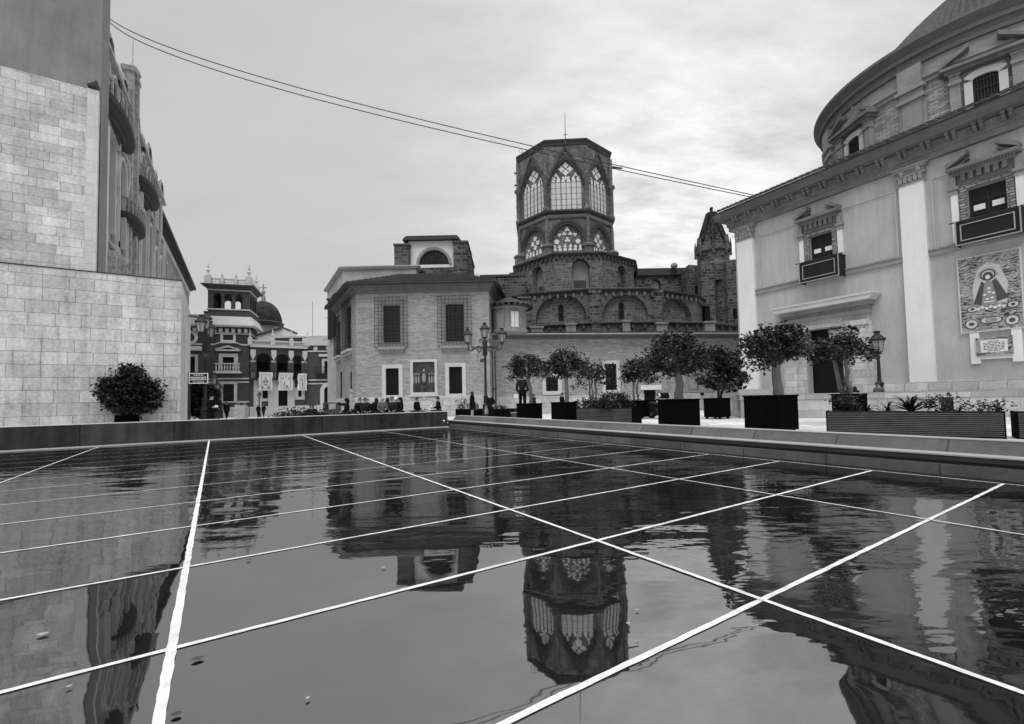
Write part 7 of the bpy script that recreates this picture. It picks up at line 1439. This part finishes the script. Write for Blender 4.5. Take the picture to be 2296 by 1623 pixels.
def held(t, hand, dims, lab, name, cat, mat, off=(0, 0, 0), tilt=0, yaw=0):
    """a thing held in a person's hand: top-level, placed at the hand"""
    h = Vector(t['_h'] if hand > 0 else t['_h2']); s = t.scale[0]; w = Matrix.Rotation(t.rotation_euler.z, 4, 'Z') @ ((h + Vector(off)) * s); loc = Vector(t.location) + w
    mb = MB(); a, b, c = dims; mb.box(-a, a, -b, b, -c, c); o = mb.build(name, M[mat], loc=(0, 0, 0)); o.location = loc; o.rotation_euler = (tilt, 0, t.rotation_euler.z + yaw); return tag(o, lab, cat)
def bag(t, hand, s, lab, mat, name='handbag'):
    h = Vector(t['_h'] if hand > 0 else t['_h2']); S_ = t.scale[0]; w = Matrix.Rotation(t.rotation_euler.z, 4, 'Z') @ (h * S_); loc = Vector(t.location) + w
    r = thing(name, lab, 'bag', tuple(loc), local=True, rz=t.rotation_euler.z); mb = MB(); rows = []
    for k, (z, a, b) in enumerate(((-.34, .7, .8), (-.3, .95, 1), (-.15, 1, 1), (-.04, .9, .6))): rows.append([(s * .1 * b * math.cos(2 * pi * i / 12), s * .2 * a * math.sin(2 * pi * i / 12), z * s * 1.1) for i in range(12)])
    mb.grid(rows, 0, True); mb.poly(rows[0][::-1]); mb.poly(rows[-1]); mb.build('bag_body', M[mat], r, True)
    for sg in (-1, 1): mb = MB(); mb.tube([(sg * .05 * s, .12 * s * math.cos(pi * i / 8), -.05 * s + .13 * s * math.sin(pi * i / 8)) for i in range(9)], .012, 5); mb.build('handle', M[mat], r)
    return r
def seat_at(x, yhead, dy=.55, zseat=None):
    """ground point behind the pool wall for a seated person whose head centre is at pixel (x, yhead)"""
    q = rimpt(x, dy); zh = at(x, yhead, q.y).z; return Vector((q.x, q.y, zh - 1.17 * 1.1))
def bench(i0, i1, dy):
    a, b = rimpt(i0, dy, 0), rimpt(i1, dy, 0); f_ = Fr.two(a, b); L = (b - a).length; t = thing('stone_bench', 'long low dark stone bench behind the pool wall under the seated group', 'bench', (a.x, a.y, .4)); mb = MB(); f_.box(mb, 0, L, .72, .84, -.3, .28); mb.build('seat', M['coping'], t)
    for k in (.08, .36, .64, .92): mb = MB(); f_.box(mb, L * k - .15, L * k + .15, .4, .72, -.22, .2); mb.build('leg', M['coping'], t)
bench(800, 945, .62)
GS = 'people sitting behind the pool wall'
FA = math.radians
seated = [
 (777, 906, 1.0, 'person in a dark hooded coat raising an arm, left of the seated group', dict(style='hood', arms=('point', 'lap')), -60, .1),
 (807, 902, .7, 'person in a dark coat sitting behind the left shoulder of the grey faced man', dict(style='short', arms=('lap', 'lap')), 20, 0),
 (819, 899, .5, 'person in a charcoal jacket sitting upright at the left end of the group', dict(coat='cloth1', style='short', arms=('lap', 'lap')), 40, 0),
 (837, 907, .6, 'person with pale cap bending low beside a long dark haired neighbour', dict(coat='cloth0', style='cap', hair='hair2', arms=('lap', 'lap'), lean=.5), -40, 0),
 (844, 903, .9, 'person with long dark hair sitting next to the bending one', dict(coat='cloth0', style='long', arms=('lap', 'lap')), 200, 0),
 (857, 898, .5, 'person in a grey jacket with a bag strap in the middle of the group', dict(coat='cloth2', style='short', hair='hair1', arms=('lap', 'read')), 30, 0),
 (869, 904, .9, 'person with bobbed dark hair behind the one in a flat cap', dict(coat='cloth1', style='long', arms=('lap', 'lap')), 170, 0),
 (879, 905, .45, 'person in a flat cap and charcoal coat leaning forward', dict(coat='cloth1', style='cap', hair='hair1', arms=('lap', 'lap'), lean=.15), 10, 0),
 (888, 897, 1.1, 'white haired person rising above the others at the back of the group', dict(coat='cloth1', style='short', hair='hair2', arms=('lap', 'lap')), 60, 0),
 (897, 904, .4, 'person with dark hood and black coat at the right end of the group', dict(style='hood', arms=('lap', 'lap')), -50, 0),
 (933, 902, .5, 'young person with dark hair and a black coat sitting alone right of the group', dict(style='short', arms=('lap', 'lap'), lean=.1), 80, 0),
]
for x, y, dy, lab, kw, rz, _ in seated:
    p = seat_at(x, y, dy); person(lab, (p.x, p.y, max(.4, p.z)), FA(rz), 'sit', group=GS, S=1.1, **kw)
p = seat_at(984, 893, .25); st = thing('stone_block', 'square stone block used as a seat at the end of the pool wall', 'block', (p.x, p.y, .4)); zq = p.z + .43; mb = MB(); mb.box(p.x - .3, p.x + .3, p.y - .25, p.y + .3, .4, zq - .06); mb.build('block_body', M['coping'], st); mb = MB(); mb.box(p.x - .33, p.x + .33, p.y - .28, p.y + .33, zq - .06, zq); mb.build('block_top', M['coping'], st)
t = person('large person in a black coat seated at the wall end reading a white sheet', (p.x, p.y, p.z), FA(-75), 'sit', arms=('read', 'read'), group=GS, lean=.1, S=1.1); held(t, 1, (.14, .004, .19), 'white sheet of paper held by the person on the wall end', 'paper_sheet', 'paper', 'paper', (-.1, -.06, .06), FA(-35), FA(0))
# carrier bag on the wall
p = at(540, 920, 22.6 * KP); a, b = at(524, 930, 22.6 * KP), at(557, 930, 22.6 * KP); q = CAM + (rimpt(540, -.2, .925) - CAM) * KP; zr_ = q.z; t = thing('carrier_bag', 'large crumpled pale grey paper carrier bag standing on the pool wall', 'bag', tuple(q)); zt_ = at(540, 908, q.y).z
mb = MB(); hw = (b.x - a.x) / 2 * 1.0; rr = random.Random(4); rows = []
for k in range(7):
    z = zr_ + (zt_ - zr_) * k / 6; row = []
    for i in range(16): an = 2 * pi * i / 16; e_ = 1 / max(abs(math.cos(an)), abs(math.sin(an))) ** .75; row.append((q.x + hw * e_ * .8 * math.cos(an) * (1 + rr.uniform(-.05, .05)) * (1 - .12 * (k / 6)), q.y + .1 * e_ * math.sin(an) * (1 + rr.uniform(-.1, .1)) * (1 - .4 * k / 6), z + (rr.uniform(-.025, .025) if k == 6 else 0)))
    rows.append(row)
mb.grid(rows, 0, True); mb.poly(rows[0][::-1]); mb.build('bag_body', M['bag'], t)
for dx in (-.08, .09): mb = MB(); mb.tube([(q.x + dx + .045 * math.cos(pi * i / 8), q.y, zt_ - .02 + .09 * math.sin(pi * i / 8)) for i in range(9)], .008, 5); mb.build('handle', M['bag'], t)
def stand(x, yhead, Y, lab, rz, zbase=None, **kw):
    q = at(x, yhead, Y); zb_ = gz(q.x, Y) if zbase is None else zbase; S_ = min(1.3, max(.85, (q.z - zb_) / 1.62)); return person(lab, (q.x, Y, zb_), FA(rz), kw.pop('pose', 'stand'), S=S_, **kw)
p = rimpt(472, .45, 0); t = stand(472, 889, p.y, 'big dark person in a hat behind the pool wall by the museum reading a booklet', 70, style='hat', arms=('read', 'read'), lean=.12, long=.3); held(t, 1, (.07, .005, .06), 'small pale booklet in the hands of the person with the hat', 'booklet', 'booklet', 'trim', (-.08, -.05, .04), FA(-40))
t = stand(1058, 881, 27.2, 'standing woman with short dark hair and skirt raising her arm to her face', 75, coat='cloth0', legs='cloth0', arms=('raise', 'bag'), skirt=True, long=.28); bag(t, 1, .9, 'grey shoulder bag hanging from the woman raising her arm', 'cloth2')
t = stand(1099, 886, 25.6, 'standing woman with grey cropped hair in a dark coat carrying a handbag', -20, coat='cloth0', legs='cloth0', hair='hair1', arms=('down', 'bag'), long=.25); bag(t, -1, 1.0, 'pale woven handbag hanging beside the grey haired woman', 'bag')
q = at(1170, 900, 25.0); st = thing('stone_step', 'low stone step under the man behind the first planter', 'step', (q.x, 25.0, .4)); mb = MB(); mb.box(q.x - .6, q.x + .6, 24.6, 25.4, .4, .79); mb.build('step_block', M['coping'], st); mb = MB(); mb.box(q.x - .64, q.x + .64, 24.56, 25.44, .79, .83); mb.build('step_tread', M['trim2'], st)
t = stand(1170, 843, 25.0, 'heavy man in a dark sweater standing behind the first planter with papers in his hand', 160, .83, coat='cloth1', legs='cloth0', arms=('down', 'down')); held(t, 1, (.17, .004, .11), 'white papers in the hand of the man behind the first planter', 'papers', 'paper', 'paper', (.02, .02, -.1), 0, FA(15))
stand(1196, 889, 30, 'distant person with dark hair seen between the first planter trunk and the wall', 120, coat='cloth1', hair='hair0')
stand(1259, 888, 27, 'dark haired person seen in profile above the second planter', -70, coat='cloth0')
stand(579, 909, 54, 'woman in a long dark coat walking with a man towards the pool', 5, pose='walk', long=.4, style='long', group='people walking by the palace'); stand(591, 908, 54, 'man in a dark open jacket walking beside a woman near the palace', -5, pose='walk', coat='cloth0', group='people walking by the palace')
stand(508, 908, 34, 'lone man in black walking away left of the carrier bag', 175, pose='walk', coat='cloth0')
p = seat_at(643, 913, 1.0); person('person in a pale jacket bending behind the plants before the palace door', tuple(p), FA(120), 'sit', coat='cloth3', arms=('lap', 'lap'), lean=.5)
p = seat_at(699, 905, .8); person('person with long dark hair and a black coat sitting between the plant mounds', tuple(p), FA(10), 'sit', style='long', arms=('lap', 'lap'))
stand(1731, 877, 22.6, 'person in a black coat standing low behind the forecourt wall near the tree trunk', 60, coat='cloth0', style='hood', lean=.3)
stand(1890, 874, 24.4, 'dark haired person in the shadow of the basilica doorway', 100, coat='cloth0'); stand(1916, 873, 23.4, 'person with round dark hair just outside the basilica doorway', 170, coat='cloth0', style='long')
stand(1969, 862, 21.3, 'person in a grey jacket facing left behind the forecourt wall by the lamp post', -75, coat='cloth2')
for o in list(bpy.data.objects):
    for k in ('_b', '_h', '_h2'):
        if k in o: del o[k]
